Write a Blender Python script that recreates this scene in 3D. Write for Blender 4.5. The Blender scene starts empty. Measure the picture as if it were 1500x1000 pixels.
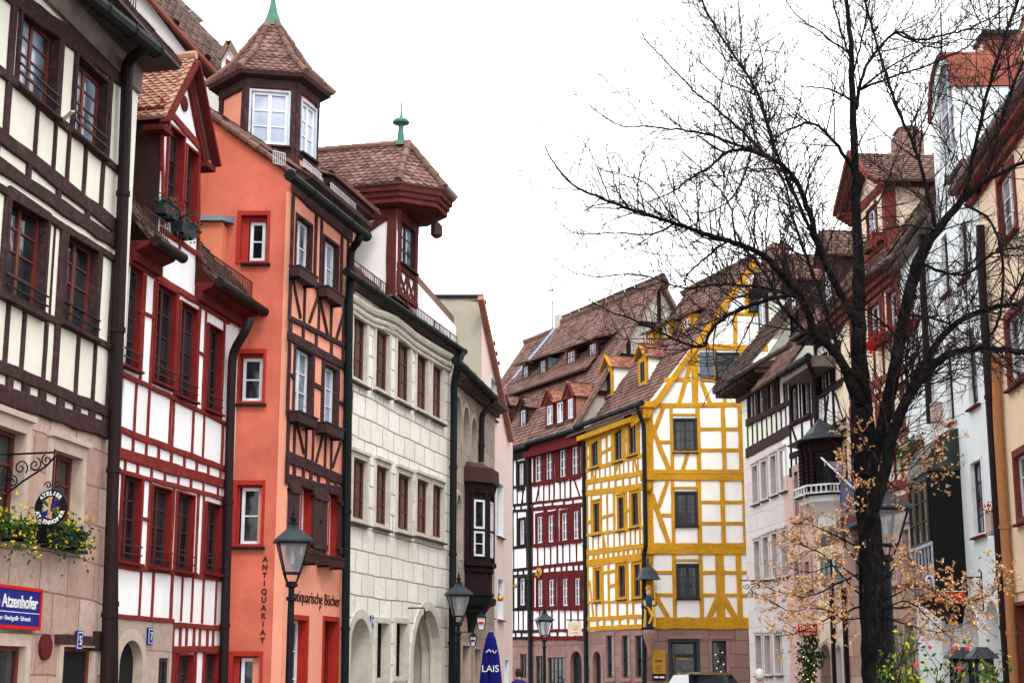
import bpy, math, random
from mathutils import Vector, Matrix
from mathutils.geometry import delaunay_2d_cdt
random.seed(7)
R = random.Random(11)
C = bpy.context.scene.collection
# ------------------------------------------------------------ camera model
FPX = 2268.0; HOR = 990.0; EYE = 1.5
TH = math.atan((HOR-500)/FPX)
cam_d = bpy.data.cameras.new('camera'); cam = bpy.data.objects.new('camera', cam_d); C.objects.link(cam)
cam_d.sensor_width = 36; cam_d.lens = 36*FPX/1500; cam_d.clip_end = 2000; cam_d.clip_start = .1
cam.location = (0, 0, EYE); cam.rotation_euler = (math.pi/2+TH, 0, 0)
bpy.context.scene.camera = cam
CO = Vector((0, 0, EYE))
def ray(px, py):
    a = (px-750)/FPX; b = (500-py)/FPX
    return Vector((a, math.cos(TH)-b*math.sin(TH), math.sin(TH)+b*math.cos(TH)))
def at(px, py, Y):
    d = ray(px, py); return CO + d*(Y/d.y)
F0 = FPX/math.cos(TH)
# ------------------------------------------------------------ facade frames
class Fac:
    def __init__(s, p0, p1):
        s.p0 = Vector((p0[0], p0[1], 0)); s.p1 = Vector((p1[0], p1[1], 0))
        s.len = (s.p1-s.p0).length
        s.ang = math.atan2(s.p1.y-s.p0.y, s.p1.x-s.p0.x)
        s.M = Matrix.Translation(s.p0) @ Matrix.Rotation(s.ang, 4, 'Z')
        s.Mi = s.M.inverted()
        s.o = s.Mi @ CO; s.R3 = s.Mi.to_3x3()
    def uz(s, px, py, off=0.0):
        d = s.R3 @ ray(px, py); t = (-off - s.o.y)/d.y; p = s.o + d*t
        return p.x, p.z
    def L(s, px, py, off=0.0):
        u, z = s.uz(px, py, off); return Vector((u, -off, z))
    def hit(s, px, py, P, n):
        d = s.R3 @ ray(px, py); t = (P-s.o).dot(n)/d.dot(n); return s.o+d*t
    def loc(s, w): return s.Mi @ w
    def shifted(s, u0, u1, y=0.0):
        a = s.M @ Vector((u0, y, 0)); b = s.M @ Vector((u1, y, 0)); return Fac((a.x, a.y), (b.x, b.y))
def fpx(xl, Yl, xr, Yr): return Fac(((xl-750)/F0*Yl, Yl), ((xr-750)/F0*Yr, Yr))
# ------------------------------------------------------------ mesh builder
WM = {}
class MB:
    def __init__(s): s.v = []; s.f = []; s.mi = []; s.cur = 0
    def add(s, vs, fs):
        b = len(s.v); s.v += [tuple(v) for v in vs]
        for f in fs: s.f.append(tuple(i+b for i in f)); s.mi.append(s.cur)
    def box(s, x0, x1, y0, y1, z0, z1):
        if x0 > x1: x0, x1 = x1, x0
        if y0 > y1: y0, y1 = y1, y0
        if z0 > z1: z0, z1 = z1, z0
        s.add([(x0,y0,z0),(x1,y0,z0),(x1,y1,z0),(x0,y1,z0),(x0,y0,z1),(x1,y0,z1),(x1,y1,z1),(x0,y1,z1)],
              [(0,3,2,1),(4,5,6,7),(0,1,5,4),(1,2,6,5),(2,3,7,6),(3,0,4,7)])
    def hexa(s, p):   # 8 points: bottom 4, top 4
        s.add(p, [(0,3,2,1),(4,5,6,7),(0,1,5,4),(1,2,6,5),(2,3,7,6),(3,0,4,7)])
    def bar(s, P, Q, w, h, up=None):   # box bar between 3d points
        P = Vector(P); Q = Vector(Q); d = (Q-P).normalized()
        up = Vector(up) if up else (Vector((0,0,1)) if abs(d.z) < .9 else Vector((0,1,0)))
        a = d.cross(up).normalized()*w/2; b = a.cross(d).normalized()*h/2
        s.hexa([P-a-b, P+a-b, P+a+b, P-a+b, Q-a-b, Q+a-b, Q+a+b, Q-a+b])
    def poly(s, pts): s.add(pts, [tuple(range(len(pts)))])
    def prism(s, pts, off):   # planar polygon extruded by vector
        n = len(pts); off = Vector(off); q = [Vector(p) for p in pts]
        s.add(q+[p+off for p in q], [tuple(range(n)), tuple(range(2*n-1, n-1, -1))]+[(i, (i+1) % n, n+(i+1) % n, n+i) for i in range(n)])
    def tube(s, path, r, n=8, cap=True):
        path = [Vector(p) for p in path]; m = len(path)
        rs = r if isinstance(r, (list, tuple)) else [r]*m
        t = (path[1]-path[0]).normalized(); ref = Vector((0,0,1)) if abs(t.z) < .9 else Vector((1,0,0))
        a = t.cross(ref).normalized(); vs = []
        for i in range(m):
            t = (path[min(i+1,m-1)]-path[max(i-1,0)])
            if t.length < 1e-9: t = Vector((0,0,1))
            t.normalize(); a = (a - t*a.dot(t))
            if a.length < 1e-6: a = t.orthogonal()
            a.normalize(); b = t.cross(a)
            for k in range(n):
                an = 2*math.pi*k/n; vs.append(path[i]+(a*math.cos(an)+b*math.sin(an))*rs[i])
        fs = [(i*n+k, i*n+(k+1) % n, (i+1)*n+(k+1) % n, (i+1)*n+k) for i in range(m-1) for k in range(n)]
        if cap: fs += [tuple(range(n-1,-1,-1)), tuple((m-1)*n+k for k in range(n))]
        s.add(vs, fs)
    def lathe(s, c, prof, n=12, sx=1, sy=1, a0=0.0):   # prof [(r,z)]
        vs = []; c = Vector(c)
        for r, z in prof:
            for k in range(n):
                an = a0+2*math.pi*k/n; vs.append((c.x+r*math.cos(an)*sx, c.y+r*math.sin(an)*sy, c.z+z))
        m = len(prof)
        s.add(vs, [(i*n+k, i*n+(k+1) % n, (i+1)*n+(k+1) % n, (i+1)*n+k) for i in range(m-1) for k in range(n)]+[tuple(range(n-1,-1,-1)), tuple((m-1)*n+k for k in range(n))])
    def build(s, name, mat, parent=None, f=None, smooth=False, label=None):
        me = bpy.data.meshes.new(name); me.from_pydata(s.v, [], s.f); me.validate(clean_customdata=False)
        ms = mat if isinstance(mat, list) else [mat]
        for m in ms: me.materials.append(M[m])
        if len(ms) > 1 and len(me.polygons) == len(s.mi): me.polygons.foreach_set('material_index', s.mi)
        if smooth: me.polygons.foreach_set('use_smooth', [True]*len(me.polygons))
        return link(name, me, parent, f, label)
def link(name, me, parent=None, f=None, label=None):
    o = bpy.data.objects.new(name, me); C.objects.link(o)
    W = f.M if isinstance(f, Fac) else (f if f is not None else Matrix.Identity(4))
    WM[o.name] = W
    if parent:
        o.parent = parent; o.matrix_local = WM[parent.name].inverted() @ W
    else: o.matrix_world = W
    if label: o['label'] = label
    return o
def thing(name, label, cat, f=None, loc=None, group=None, kind=None):
    o = bpy.data.objects.new(name, None); C.objects.link(o); o.empty_display_size = .3
    W = f.M if f else Matrix.Translation(Vector(loc or (0,0,0)))
    WM[o.name] = W; o.matrix_world = W
    o['label'] = label; o['category'] = cat
    if group: o['group'] = group
    if kind: o['kind'] = kind
    return o
def tag(o, label, cat, group=None, kind=None):
    o['label'] = label; o['category'] = cat
    if group: o['group'] = group
    if kind: o['kind'] = kind
    return o
# ------------------------------------------------------------ materials
M = {}
class NT:
    def __init__(s, name):
        m = bpy.data.materials.new(name); m.use_nodes = True; s.m = m; s.t = m.node_tree; s.t.nodes.clear()
        s.out = s.n('ShaderNodeOutputMaterial'); s.b = s.n('ShaderNodeBsdfPrincipled')
        s.l(s.b.outputs[0], s.out.inputs[0]); M[name] = m
    def n(s, ty, **k):
        n = s.t.nodes.new(ty)
        for a, v in k.items(): setattr(n, a, v)
        return n
    def l(s, a, b): s.t.links.new(a, b)
    def coord(s, scale=(1,1,1), kind='Object'):
        tc = s.n('ShaderNodeTexCoord'); mp = s.n('ShaderNodeMapping'); mp.inputs['Scale'].default_value = scale
        s.l(tc.outputs[kind], mp.inputs[0]); return mp.outputs[0]
    def noise(s, vec, sc, det=4, rough=.6, dist=0):
        n = s.n('ShaderNodeTexNoise'); n.inputs['Scale'].default_value = sc; n.inputs['Detail'].default_value = det
        n.inputs['Roughness'].default_value = rough; n.inputs['Distortion'].default_value = dist; s.l(vec, n.inputs[0]); return n.outputs[0]
    def ramp(s, fac, stops):
        r = s.n('ShaderNodeValToRGB'); e = r.color_ramp.elements
        e[0].position, e[0].color = stops[0][0], (*stops[0][1], 1)
        e[1].position, e[1].color = stops[-1][0], (*stops[-1][1], 1)
        for p, c in stops[1:-1]:
            x = e.new(p); x.color = (*c, 1)
        s.l(fac, r.inputs[0]); return r.outputs[0]
    def mix(s, fac, a, b, mode='MIX'):
        m = s.n('ShaderNodeMix', data_type='RGBA', blend_type=mode)
        for i, v in ((0, fac), (6, a), (7, b)):
            if isinstance(v, (int, float)): m.inputs[i].default_value = v
            elif isinstance(v, tuple): m.inputs[i].default_value = (*v, 1)
            else: s.l(v, m.inputs[i])
        return m.outputs[2]
    def bump(s, h, st=.3, d=.01, prev=None):
        b = s.n('ShaderNodeBump'); b.inputs['Strength'].default_value = st; b.inputs['Distance'].default_value = d
        s.l(h, b.inputs['Height'])
        if prev: s.l(prev, b.inputs['Normal'])
        return b.outputs[0]
    def fin(s, col, rough=.8, nrm=None, metal=0, spec=.05):
        if isinstance(col, tuple): s.b.inputs['Base Color'].default_value = (*col, 1)
        else: s.l(col, s.b.inputs['Base Color'])
        if isinstance(rough, float) or isinstance(rough, int): s.b.inputs['Roughness'].default_value = rough
        else: s.l(rough, s.b.inputs['Roughness'])
        s.b.inputs['Metallic'].default_value = metal; s.b.inputs['Specular IOR Level'].default_value = spec
        if nrm: s.l(nrm, s.b.inputs['Normal'])
def sc(c, k): return tuple(min(1, x*k) for x in c)
def plaster(name, c, dark=.8, stain=None, rough=.9):
    t = NT(name); v = t.coord()
    big = t.noise(v, .9, 5, .65, .4); fine = t.noise(v, 14, 5, .7); streak = t.noise(t.coord((1.2,1.2,.3)), 1.6, 5, .65, .6)
    col = t.mix(t.ramp(big, [(.35,(0,0,0)),(.68,(1,1,1))]), sc(c, dark), c)
    col = t.mix(t.ramp(streak, [(.52,(0,0,0)),(.8,(.4,.4,.4))]), col, stain or sc(c, .62))
    col = t.mix(t.ramp(fine, [(.62,(0,0,0)),(.8,(.35,.35,.35))]), col, sc(c, .6))
    t.fin(col, rough, t.bump(fine, .35, .012, t.bump(big, .3, .03)))
def timber(name, c, light=2.2, rough=.8):
    t = NT(name); v = t.coord((6,6,6)); w = t.noise(t.coord((9,9,9)), 1.3, 6, .75, 1.2); w2 = t.noise(t.coord(), 2.2, 3)
    st = t.noise(t.coord((14,14,2.2)), 2, 4, .7)
    col = t.ramp(w, [(.3, sc(c,.55)), (.5, c), (.72, sc(c, light))])
    col = t.mix(t.ramp(w2, [(.4,(0,0,0)),(.7,(.6,.6,.6))]), col, sc(c, .7))
    t.fin(col, rough, t.bump(st, .6, .015, t.bump(w, .6, .02)))
def stone(name, c, bw, bh, mortar, var=.35, ms=.02, tint=None, rough=.85, squash=1.0, dist=.05, stain=(.3,.24,.2)):
    t = NT(name); tc = t.n('ShaderNodeTexCoord'); sp = t.n('ShaderNodeSeparateXYZ'); t.l(tc.outputs['Object'], sp.inputs[0])
    ad = t.n('ShaderNodeMath', operation='ADD'); t.l(sp.outputs[0], ad.inputs[0]); t.l(sp.outputs[1], ad.inputs[1])
    cb = t.n('ShaderNodeCombineXYZ'); t.l(ad.outputs[0], cb.inputs[0]); t.l(sp.outputs[2], cb.inputs[1])
    ns = t.n('ShaderNodeTexNoise'); ns.inputs['Scale'].default_value = .8; ns.inputs['Detail'].default_value = 3; t.l(cb.outputs[0], ns.inputs[0])
    sub = t.n('ShaderNodeVectorMath', operation='SUBTRACT'); t.l(ns.outputs[1], sub.inputs[0]); sub.inputs[1].default_value = (.5,.5,.5)
    sca = t.n('ShaderNodeVectorMath', operation='SCALE'); t.l(sub.outputs[0], sca.inputs[0]); sca.inputs['Scale'].default_value = dist*3
    va = t.n('ShaderNodeVectorMath', operation='ADD'); t.l(cb.outputs[0], va.inputs[0]); t.l(sca.outputs[0], va.inputs[1])
    br = t.n('ShaderNodeTexBrick'); t.l(va.outputs[0], br.inputs[0])
    br.inputs['Scale'].default_value = 1; br.inputs['Brick Width'].default_value = bw; br.inputs['Row Height'].default_value = bh
    br.inputs['Mortar Size'].default_value = ms; br.inputs['Mortar Smooth'].default_value = .3; br.offset = .5; br.squash = squash; br.squash_frequency = 3
    br.inputs['Color1'].default_value = (*c, 1); br.inputs['Color2'].default_value = (*(tint or sc(c, 1-var)), 1); br.inputs['Mortar'].default_value = (*mortar, 1)
    v = t.coord(); big = t.noise(v, .7, 5, .7, .5); fine = t.noise(v, 10, 6, .75)
    col = t.mix(t.ramp(big, [(.4,(0,0,0)),(.75,(.55,.55,.55))]), br.outputs[0], stain)
    col = t.mix(t.ramp(fine, [(.48,(0,0,0)),(.76,(.6,.6,.6))]), col, sc(c, .5)); med = t.noise(v, 2.6, 6, .75, .8); col = t.mix(t.ramp(med, [(.5,(0,0,0)),(.68,(.45,.45,.45))]), col, sc(stain, 1.0))
    inv = t.n('ShaderNodeMath', operation='SUBTRACT'); inv.inputs[0].default_value = 1; t.l(br.outputs[1], inv.inputs[1])
    t.fin(col, rough, t.bump(fine, .5, .012, t.bump(inv.outputs[0], .8, .02)))
def tilemat(name, cs, rough=.75):
    t = NT(name); g = t.n('ShaderNodeNewGeometry')
    col = t.ramp(g.outputs['Random Per Island'], [(i/(len(cs)-1), c) for i, c in enumerate(cs)])
    v = t.coord(); n = t.noise(v, 1.1, 5, .7, .3); f = t.noise(v, 30, 4, .7)
    col = t.mix(t.ramp(n, [(.42,(0,0,0)),(.72,(.6,.6,.6))]), col, sc(cs[0], .55))
    col = t.mix(t.ramp(f, [(.55,(0,0,0)),(.8,(.3,.3,.3))]), col, (.3,.3,.24))
    t.fin(col, rough, t.bump(f, .4, .008))
def paint(name, c, rough=.5, metal=0, var=.75, spec=.10, scale=3):
    t = NT(name); v = t.coord(); n = t.noise(v, scale, 5, .7, .3); f = t.noise(v, 40, 3)
    t.fin(t.ramp(n, [(.3, sc(c, var)), (.6, c), (.8, sc(c, 1.15))]), rough, t.bump(f, .15, .004), metal, spec)
plaster('cream', (.80,.76,.65), .9)
plaster('white', (.88,.87,.87), .92, (.55,.5,.46))
plaster('yellow_white', (.84,.82,.79), .9, (.62,.55,.42))
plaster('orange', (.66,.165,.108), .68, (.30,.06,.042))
plaster('orange_lit', (.82,.34,.235), .88, (.5,.16,.1))  # orange render made paler, with the light on the front wall put in
plaster('orange_light', (.74,.23,.13), .85)
plaster('pink', (.80,.63,.58), .93)
plaster('grey_beige', (.40,.37,.29), .85)
plaster('grey_gable', (.50,.48,.46), .85)
plaster('green_cream', (.76,.79,.65), .93)
plaster('pale_blue', (.74,.80,.82), .94, (.45,.5,.5))
plaster('peach', (.80,.62,.44), .92, (.6,.42,.28))
plaster('peach_panel', (.80,.66,.50), .9)
plaster('pink_stone', (.62,.43,.38), .9)
plaster('aged_gable', (.50,.45,.40), .7, (.25,.21,.18))
plaster('shop_white', (.80,.80,.80), .93)
plaster('niche', (.55,.50,.42), .7)
timber('dark_timber', (.052,.027,.028), 2.4)
timber('black_timber', (.022,.011,.013))
timber('brown_timber', (.06,.028,.025))
timber('red_timber', (.20,.030,.024), 1.8)
timber('oxblood', (.10,.012,.013), 1.7)
timber('yellow_timber', (.50,.245,.018), 1.3)
timber('rust_timber', (.17,.045,.032), 1.7)
timber('maroon', (.12,.02,.018), 1.5)
timber('door_wood', (.14,.045,.015), 2)
stone('sandstone_a', (.42,.26,.20), .85, .5, (.24,.17,.14), .35, .014, (.62,.49,.41), dist=.06, stain=(.30,.18,.14))
stone('stone_b', (.42,.33,.27), 1.3, .62, (.26,.2,.17), .3, .01, (.48,.38,.3))
stone('ashlar_white', (.88,.85,.78), .72, .43, (.24,.18,.14), .16, .016, (.76,.73,.65), dist=.03, stain=(.62,.57,.50))
stone('stone_e', (.46,.36,.30), .7, .4, (.25,.2,.17), .3, .012)
stone('red_sandstone', (.20,.115,.095), .9, .45, (.13,.08,.07), .35, .014, (.30,.20,.16), stain=(.22,.12,.11))
stone('pale_stone', (.68,.62,.60), .9, .5, (.42,.36,.34), .12, .008, stain=(.48,.42,.42))
stone('pink_pillar', (.58,.40,.35), 2., .5, (.3,.2,.18), .25, .012)
paint('trim_stone', (.58,.54,.46), .85, spec=.2); paint('trim_sand', (.50,.40,.32), .85, spec=.2); paint('trim_pale', (.60,.53,.50), .85, spec=.2)
paint('trim_red_sand', (.27,.155,.135), .85, spec=.2)
tilemat('tile_brown', [(.094,.054,.043), (.173,.097,.076), (.238,.144,.115), (.144,.086,.072), (.209,.108,.079)])
tilemat('tile_dark', [(0.074,0.046,0.040), (0.124,0.077,0.065), (0.161,0.102,0.084), (0.099,0.062,0.053)])
tilemat('tile_red', [(0.216,0.072,0.050), (0.302,0.122,0.086), (0.360,0.173,0.122), (0.259,0.101,0.072)])
tilemat('tile_salmon', [(0.357,0.162,0.111), (0.468,0.255,0.187), (0.527,0.315,0.238), (0.408,0.187,0.136)])
paint('copper_green', (.075,.19,.155), .6, .2, .6); paint('lead', (.032,.04,.05), .5, .2, .6, .2); paint('lead_light', (.22,.27,.34), .5)
paint('pipe_brown', (.022,.012,.013), .6, 0, spec=.1); paint('pipe_dark', (.009,.013,.015), .6, 0, spec=.1); paint('gutter_black', (.010,.013,.014), .6, 0, spec=.08)
paint('pipe_ochre', (.42,.19,.08), .5); paint('iron', (.008,.009,.012), .5, 0, spec=.12); paint('board_grey', (.20,.155,.145), .8, var=.55); plaster('terracotta', (.24,.075,.052), .75); timber('redbrown', (.10,.026,.022), 1.8); paint('gutter_pink', (.17,.115,.11), .6); paint('soffit', (.10,.075,.07), .8)
paint('fascia', (.10,.07,.065), .8, var=.55, spec=.1); paint('sash_brown', (.15,.035,.025), .45); paint('sash_white', (.72,.73,.76), .45); paint('sash_grey', (.42,.44,.5), .45)
paint('sash_dark', (.04,.035,.035), .45); paint('sash_slate', (.032,.038,.045), .6, spec=.15)
paint('red_paint', (.19,.011,.009), .6, spec=.2); paint('red_frame', (.36,.022,.014), .6, spec=.2); paint('blue_frame', (.45,.52,.6), .5); paint('yellow_paint', (.62,.34,.03), .5)  # first red is darkened to hold the shade inside window reveals
paint('shutter_brown', (.05,.022,.02), .7, spec=.2); paint('shutter_slate', (.11,.13,.16), .6, scale=8); paint('teal', (.16,.27,.27), .6)
paint('gold', (.62,.36,.05), .35, .6); paint('sign_blue', (.012,.022,.22), .35); paint('sign_white', (.8,.8,.8), .5); paint('sign_red', (.62,.012,.01), .4)
paint('sign_cream', (.66,.58,.46), .5); paint('sign_mustard', (.42,.22,.03), .5); paint('black', (.012,.012,.014), .5); paint('dark_letter', (.06,.02,.02), .7)
paint('bay_black', (.008,.009,.010), .6, spec=.1); paint('bay_roof', (.05,.065,.06), .35, .6, .5); paint('parasol_blue', (.008,.009,.13), .8)
paint('skin', (.55,.32,.24), .6); paint('coat_blue', (.03,.04,.16), .8); paint('coat_grey', (.2,.2,.22), .8); paint('hair_white', (.7,.68,.66), .8); paint('hair_dark', (.05,.03,.02), .7)
paint('robe_blue', (.012,.035,.07), .6); paint('leaf_green', (.045,.10,.022), .6, var=.4, scale=9); paint('leaf_yellow', (.38,.36,.03), .6, var=.7, scale=9)
paint('flower_yellow', (.75,.55,.02), .6); paint('flower_red', (.62,.012,.015), .6, var=.5, scale=12); paint('flower_pink', (.8,.05,.12), .6); paint('leaf_dry', (.60,.33,.15), .7, var=.38, scale=14)
paint('flag_violet', (.17,.17,.30), .8); paint('tin', (.5,.5,.52), .4, .5); paint('car_paint', (.015,.022,.025), .12, .1, spec=.8); paint('tyre', (.02,.02,.02), .8)
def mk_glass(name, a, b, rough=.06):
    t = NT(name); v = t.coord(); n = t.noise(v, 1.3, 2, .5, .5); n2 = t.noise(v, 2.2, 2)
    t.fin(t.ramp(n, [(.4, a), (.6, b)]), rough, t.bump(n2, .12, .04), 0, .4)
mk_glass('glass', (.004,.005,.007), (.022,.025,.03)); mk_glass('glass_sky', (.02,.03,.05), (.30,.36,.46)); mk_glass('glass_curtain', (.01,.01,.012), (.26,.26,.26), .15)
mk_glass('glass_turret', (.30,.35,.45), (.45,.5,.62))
t = NT('lamp_glass'); t.fin((.55,.55,.58), .12, None, 0, .6); t.b.inputs['Transmission Weight'].default_value = .75; t.b.inputs['IOR'].default_value = 1.05
t = NT('bark'); v = t.coord((1,1,.3)); n = t.noise(v, 22, 6, .8, .4); n2 = t.noise(t.coord(), 30, 4, .7); n3 = t.noise(t.coord(), 2.5, 3)
c = t.ramp(n, [(.38,(.003,.003,.003)),(.58,(.011,.009,.010)),(.68,(.035,.031,.03)),(.76,(.16,.15,.14))]); c = t.mix(t.ramp(n3, [(.6,(0,0,0)),(.75,(.4,.4,.4))]), c, (.05,.055,.02))
t.fin(c, .75, t.bump(n, 1, .03, t.bump(n2, .5, .01)), 0, .04)
t = NT('twig'); t.fin(t.ramp(t.noise(t.coord(), 8, 3), [(.3,(.010,.006,.007)),(.7,(.035,.022,.022))]), .7)
t = NT('cobbles'); vo = t.n('ShaderNodeTexVoronoi'); vo.inputs['Scale'].default_value = 7; t.l(t.coord(), vo.inputs[0])
t.fin(t.mix(.5, t.ramp(vo.outputs[0], [(0,(.16,.15,.14)),(.7,(.05,.048,.045))]), t.ramp(t.noise(t.coord(), .6, 4), [(.3,(.08,.075,.07)),(.7,(.17,.16,.15))])), .7, t.bump(vo.outputs[0], .6, -.03))
t = NT('light'); e = t.n('ShaderNodeEmission'); e.inputs[0].default_value = (1,.62,.25,1); e.inputs[1].default_value = 3; t.l(e.outputs[0], t.out.inputs[0])
# ------------------------------------------------------------ helpers
def lerp_line(l, x): return l[1]+(l[3]-l[1])*(x-l[0])/(l[2]-l[0])
def beam2(mb, p, q, w, d=.03, y0=0.0, wob=1.0, seg=.35):
    p = Vector(p); q = Vector(q); L = (q-p).length
    if L < .02: return
    n = max(1, int(L/seg)); dr = (q-p)/L; nn = Vector((-dr.y, dr.x)); d += R.uniform(0, .007); st = []
    for i in range(n+1):
        j = 0 if i in (0, n) else R.uniform(-.010, .010)*wob
        ww = w/2*(1+R.uniform(-.13, .13)*wob); c = p+dr*(L*i/n)+nn*j
        for s_, yy in ((-1, .012), (1, .012), (1, -d+.008), (.86, -d), (-.86, -d), (-1, -d+.008)):
            st.append((c.x+nn.x*ww*s_, y0+yy, c.y+nn.y*ww*s_))
    fs = [(i*6+k, i*6+(k+1) % 6, i*6+6+(k+1) % 6, i*6+6+k) for i in range(n) for k in range(6)]
    fs += [(5,4,3,2,1,0), tuple(n*6+k for k in range(6))]
    mb.add(st, fs)
class TF:   # timber frame collector on a facade
    def __init__(s, f, d=.03, y0=0.0, wob=1.0, k=1.0): s.f = f; s.mb = MB(); s.d = d; s.y0 = y0; s.wob = wob; s.k = k
    def h(s, line, w, x0=None, x1=None, d=0):   # rail along a pixel line
        x0 = line[0] if x0 is None else x0; x1 = line[2] if x1 is None else x1
        beam2(s.mb, s.f.uz(x0, lerp_line(line, x0), -s.y0), s.f.uz(x1, lerp_line(line, x1), -s.y0), w*s.k, s.d+.008+d, s.y0, s.wob)
    def b(s, x0, y0, x1, y1, w, d=0): beam2(s.mb, s.f.uz(x0, y0, -s.y0), s.f.uz(x1, y1, -s.y0), w*s.k, s.d+d, s.y0, s.wob)
    def posts(s, xs, top, bot, w, d=0):
        for x in xs:
            ww = w
            if isinstance(x, tuple): x, ww = x
            yt = lerp_line(top, x); yb = lerp_line(bot, x); u = s.f.uz(x, (yt+yb)/2, -s.y0)[0]
            z1 = s.f.uz(x, yt, -s.y0)[1]; z0 = s.f.uz(x, yb, -s.y0)[1]
            beam2(s.mb, (u, z0), (u, z1), ww*s.k, s.d+d, s.y0, s.wob)
    def blocks(s, x0, x1, n, top, bot, w):
        s.posts([x0+(x1-x0)*(i/(n) + R.uniform(-.12,.12)/n) for i in range(n+1)], top, bot, w)
    def build(s, mat, root, name='timber_frame'): return s.mb.build(name, mat, root, s.f)
def rect(u0, u1, z0, z1): return [(u0,z0),(u1,z0),(u1,z1),(u0,z1)]
def pip(p, poly):
    c = False; j = len(poly)-1
    for i in range(len(poly)):
        if (poly[i][1] > p[1]) != (poly[j][1] > p[1]) and p[0] < (poly[j][0]-poly[i][0])*(p[1]-poly[i][1])/(poly[j][1]-poly[i][1])+poly[i][0]: c = not c
        j = i
    return c
def wall(f, root, outline, holes, mat, depth=6.0, y0=0.0, name='wall', label=None):
    vs = [Vector(p) for p in outline]; fa = [list(range(len(vs)))]
    for h in holes:
        b = len(vs); vs += [Vector(p) for p in h]; fa.append(list(range(b, b+len(h))))
    r = delaunay_2d_cdt(vs, [], fa, 1, 1e-5)
    m = MB(); tri = []
    for t_ in r[2]:
        c = sum((r[0][i] for i in t_), Vector((0,0)))/len(t_)
        if not any(pip(c, h) for h in holes): tri.append(tuple(t_))
    m.add([(v.x, y0, v.y) for v in r[0]], tri)
    n = len(outline)
    b = [(p[0], y0, p[1]) for p in outline]+[(p[0], depth, p[1]) for p in outline]
    m.add(b, [(i, (i+1) % n, n+(i+1) % n, n+i) for i in range(n)]+[tuple(range(n, 2*n))])
    return m.build(name, mat, root, f, label=label)
def sash_mesh(m, u0, u1, z0, z1, y, nv, nh, fw=.055, mw=.024, dep=.05, mull=.07):
    m.box(u0, u0+fw, y-dep, y, z0, z1); m.box(u1-fw, u1, y-dep, y, z0, z1)
    m.box(u0+fw, u1-fw, y-dep, y, z1-fw, z1); m.box(u0+fw, u1-fw, y-dep, y, z0, z0+fw)
    a, b, c, d = u0+fw, u1-fw, z0+fw, z1-fw
    for i in range(1, nv):
        x = a+(b-a)*i/nv; w = mull/2 if (nv == 2 or (nv == 4 and i == 2)) else mw/2
        m.box(x-w, x+w, y-dep+.004, y-.004, c, d)
    for j in range(1, nh):
        z = c+(d-c)*j/nh; m.box(a, b, y-dep+.01, y-.010, z-mw/2, z+mw/2)
def win(f, root, holes, xl, xr, yt, yb, lin, sash, nv=2, nh=3, r=.18, tw=.05, proud=.02, sill='gutter_black', glass='glass', y0=0.0, uz=None, name='window', fw=.055, sillp=.07, head=None, bars=False, label=None, mull=.07, splay=0.0):
    if uz: u0, u1, z0, z1 = uz
    else:
        ym = (yt+yb)/2; xc = (xl+xr)/2
        u0 = f.uz(xl, ym, -y0)[0]; u1 = f.uz(xr, ym, -y0)[0]; z1 = f.uz(xc, yt, -y0)[1]; z0 = f.uz(xc, yb, -y0)[1]
    if holes is not None: holes.append(rect(u0, u1, z0, z1))
    m = MB(); a = y0-proud; b = y0+r
    m.box(u0-tw, u0+.012, a, b, z0, z1); m.box(u1-.012, u1+tw, a, b, z0, z1)
    m.box(u0-tw, u1+tw, a, b, z1, z1+tw*1.2); m.box(u0-tw, u1+tw, a, b, z0-tw, z0)
    if head: m.box(u0-tw-.03, u1+tw+.03, a-.05, y0+.02, z1+tw*1.2, z1+tw*1.2+head)
    w = m.build(name, lin, root, f, label=label)
    s = MB(); sash_mesh(s, u0+.012, u1-.012, z0, z1, b-.03, nv, nh, fw, mull=mull); s.build('sash', sash, w, f)
    g = MB(); g.box(u0+.01, u1-.01, b-.05, b-.045, z0, z1); g.build('glass', glass, w, f)
    if sill:
        g = MB(); g.box(u0-tw-.03, u1+tw+.03, a-sillp, y0+.03, z0-tw-.035, z0-tw); g.build('sill', sill, w, f)
    if bars:
        g = MB()
        for k, zz in enumerate((.10, .22)):
            g.bar((u0-tw, a-.03, z0+zz), (u1+tw, a-.03, z0+zz), .022, .022)
        g.build('rail', 'iron' if bars is True else bars, w, f)
    return u0, u1, z0, z1
def archpts(u0, u1, zs, zt, n=12):
    c = (u0+u1)/2; a = (u1-u0)/2
    return [(c+a*math.cos(math.pi*i/n), zs+(zt-zs)*math.sin(math.pi*i/n)) for i in range(n+1)]
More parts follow.
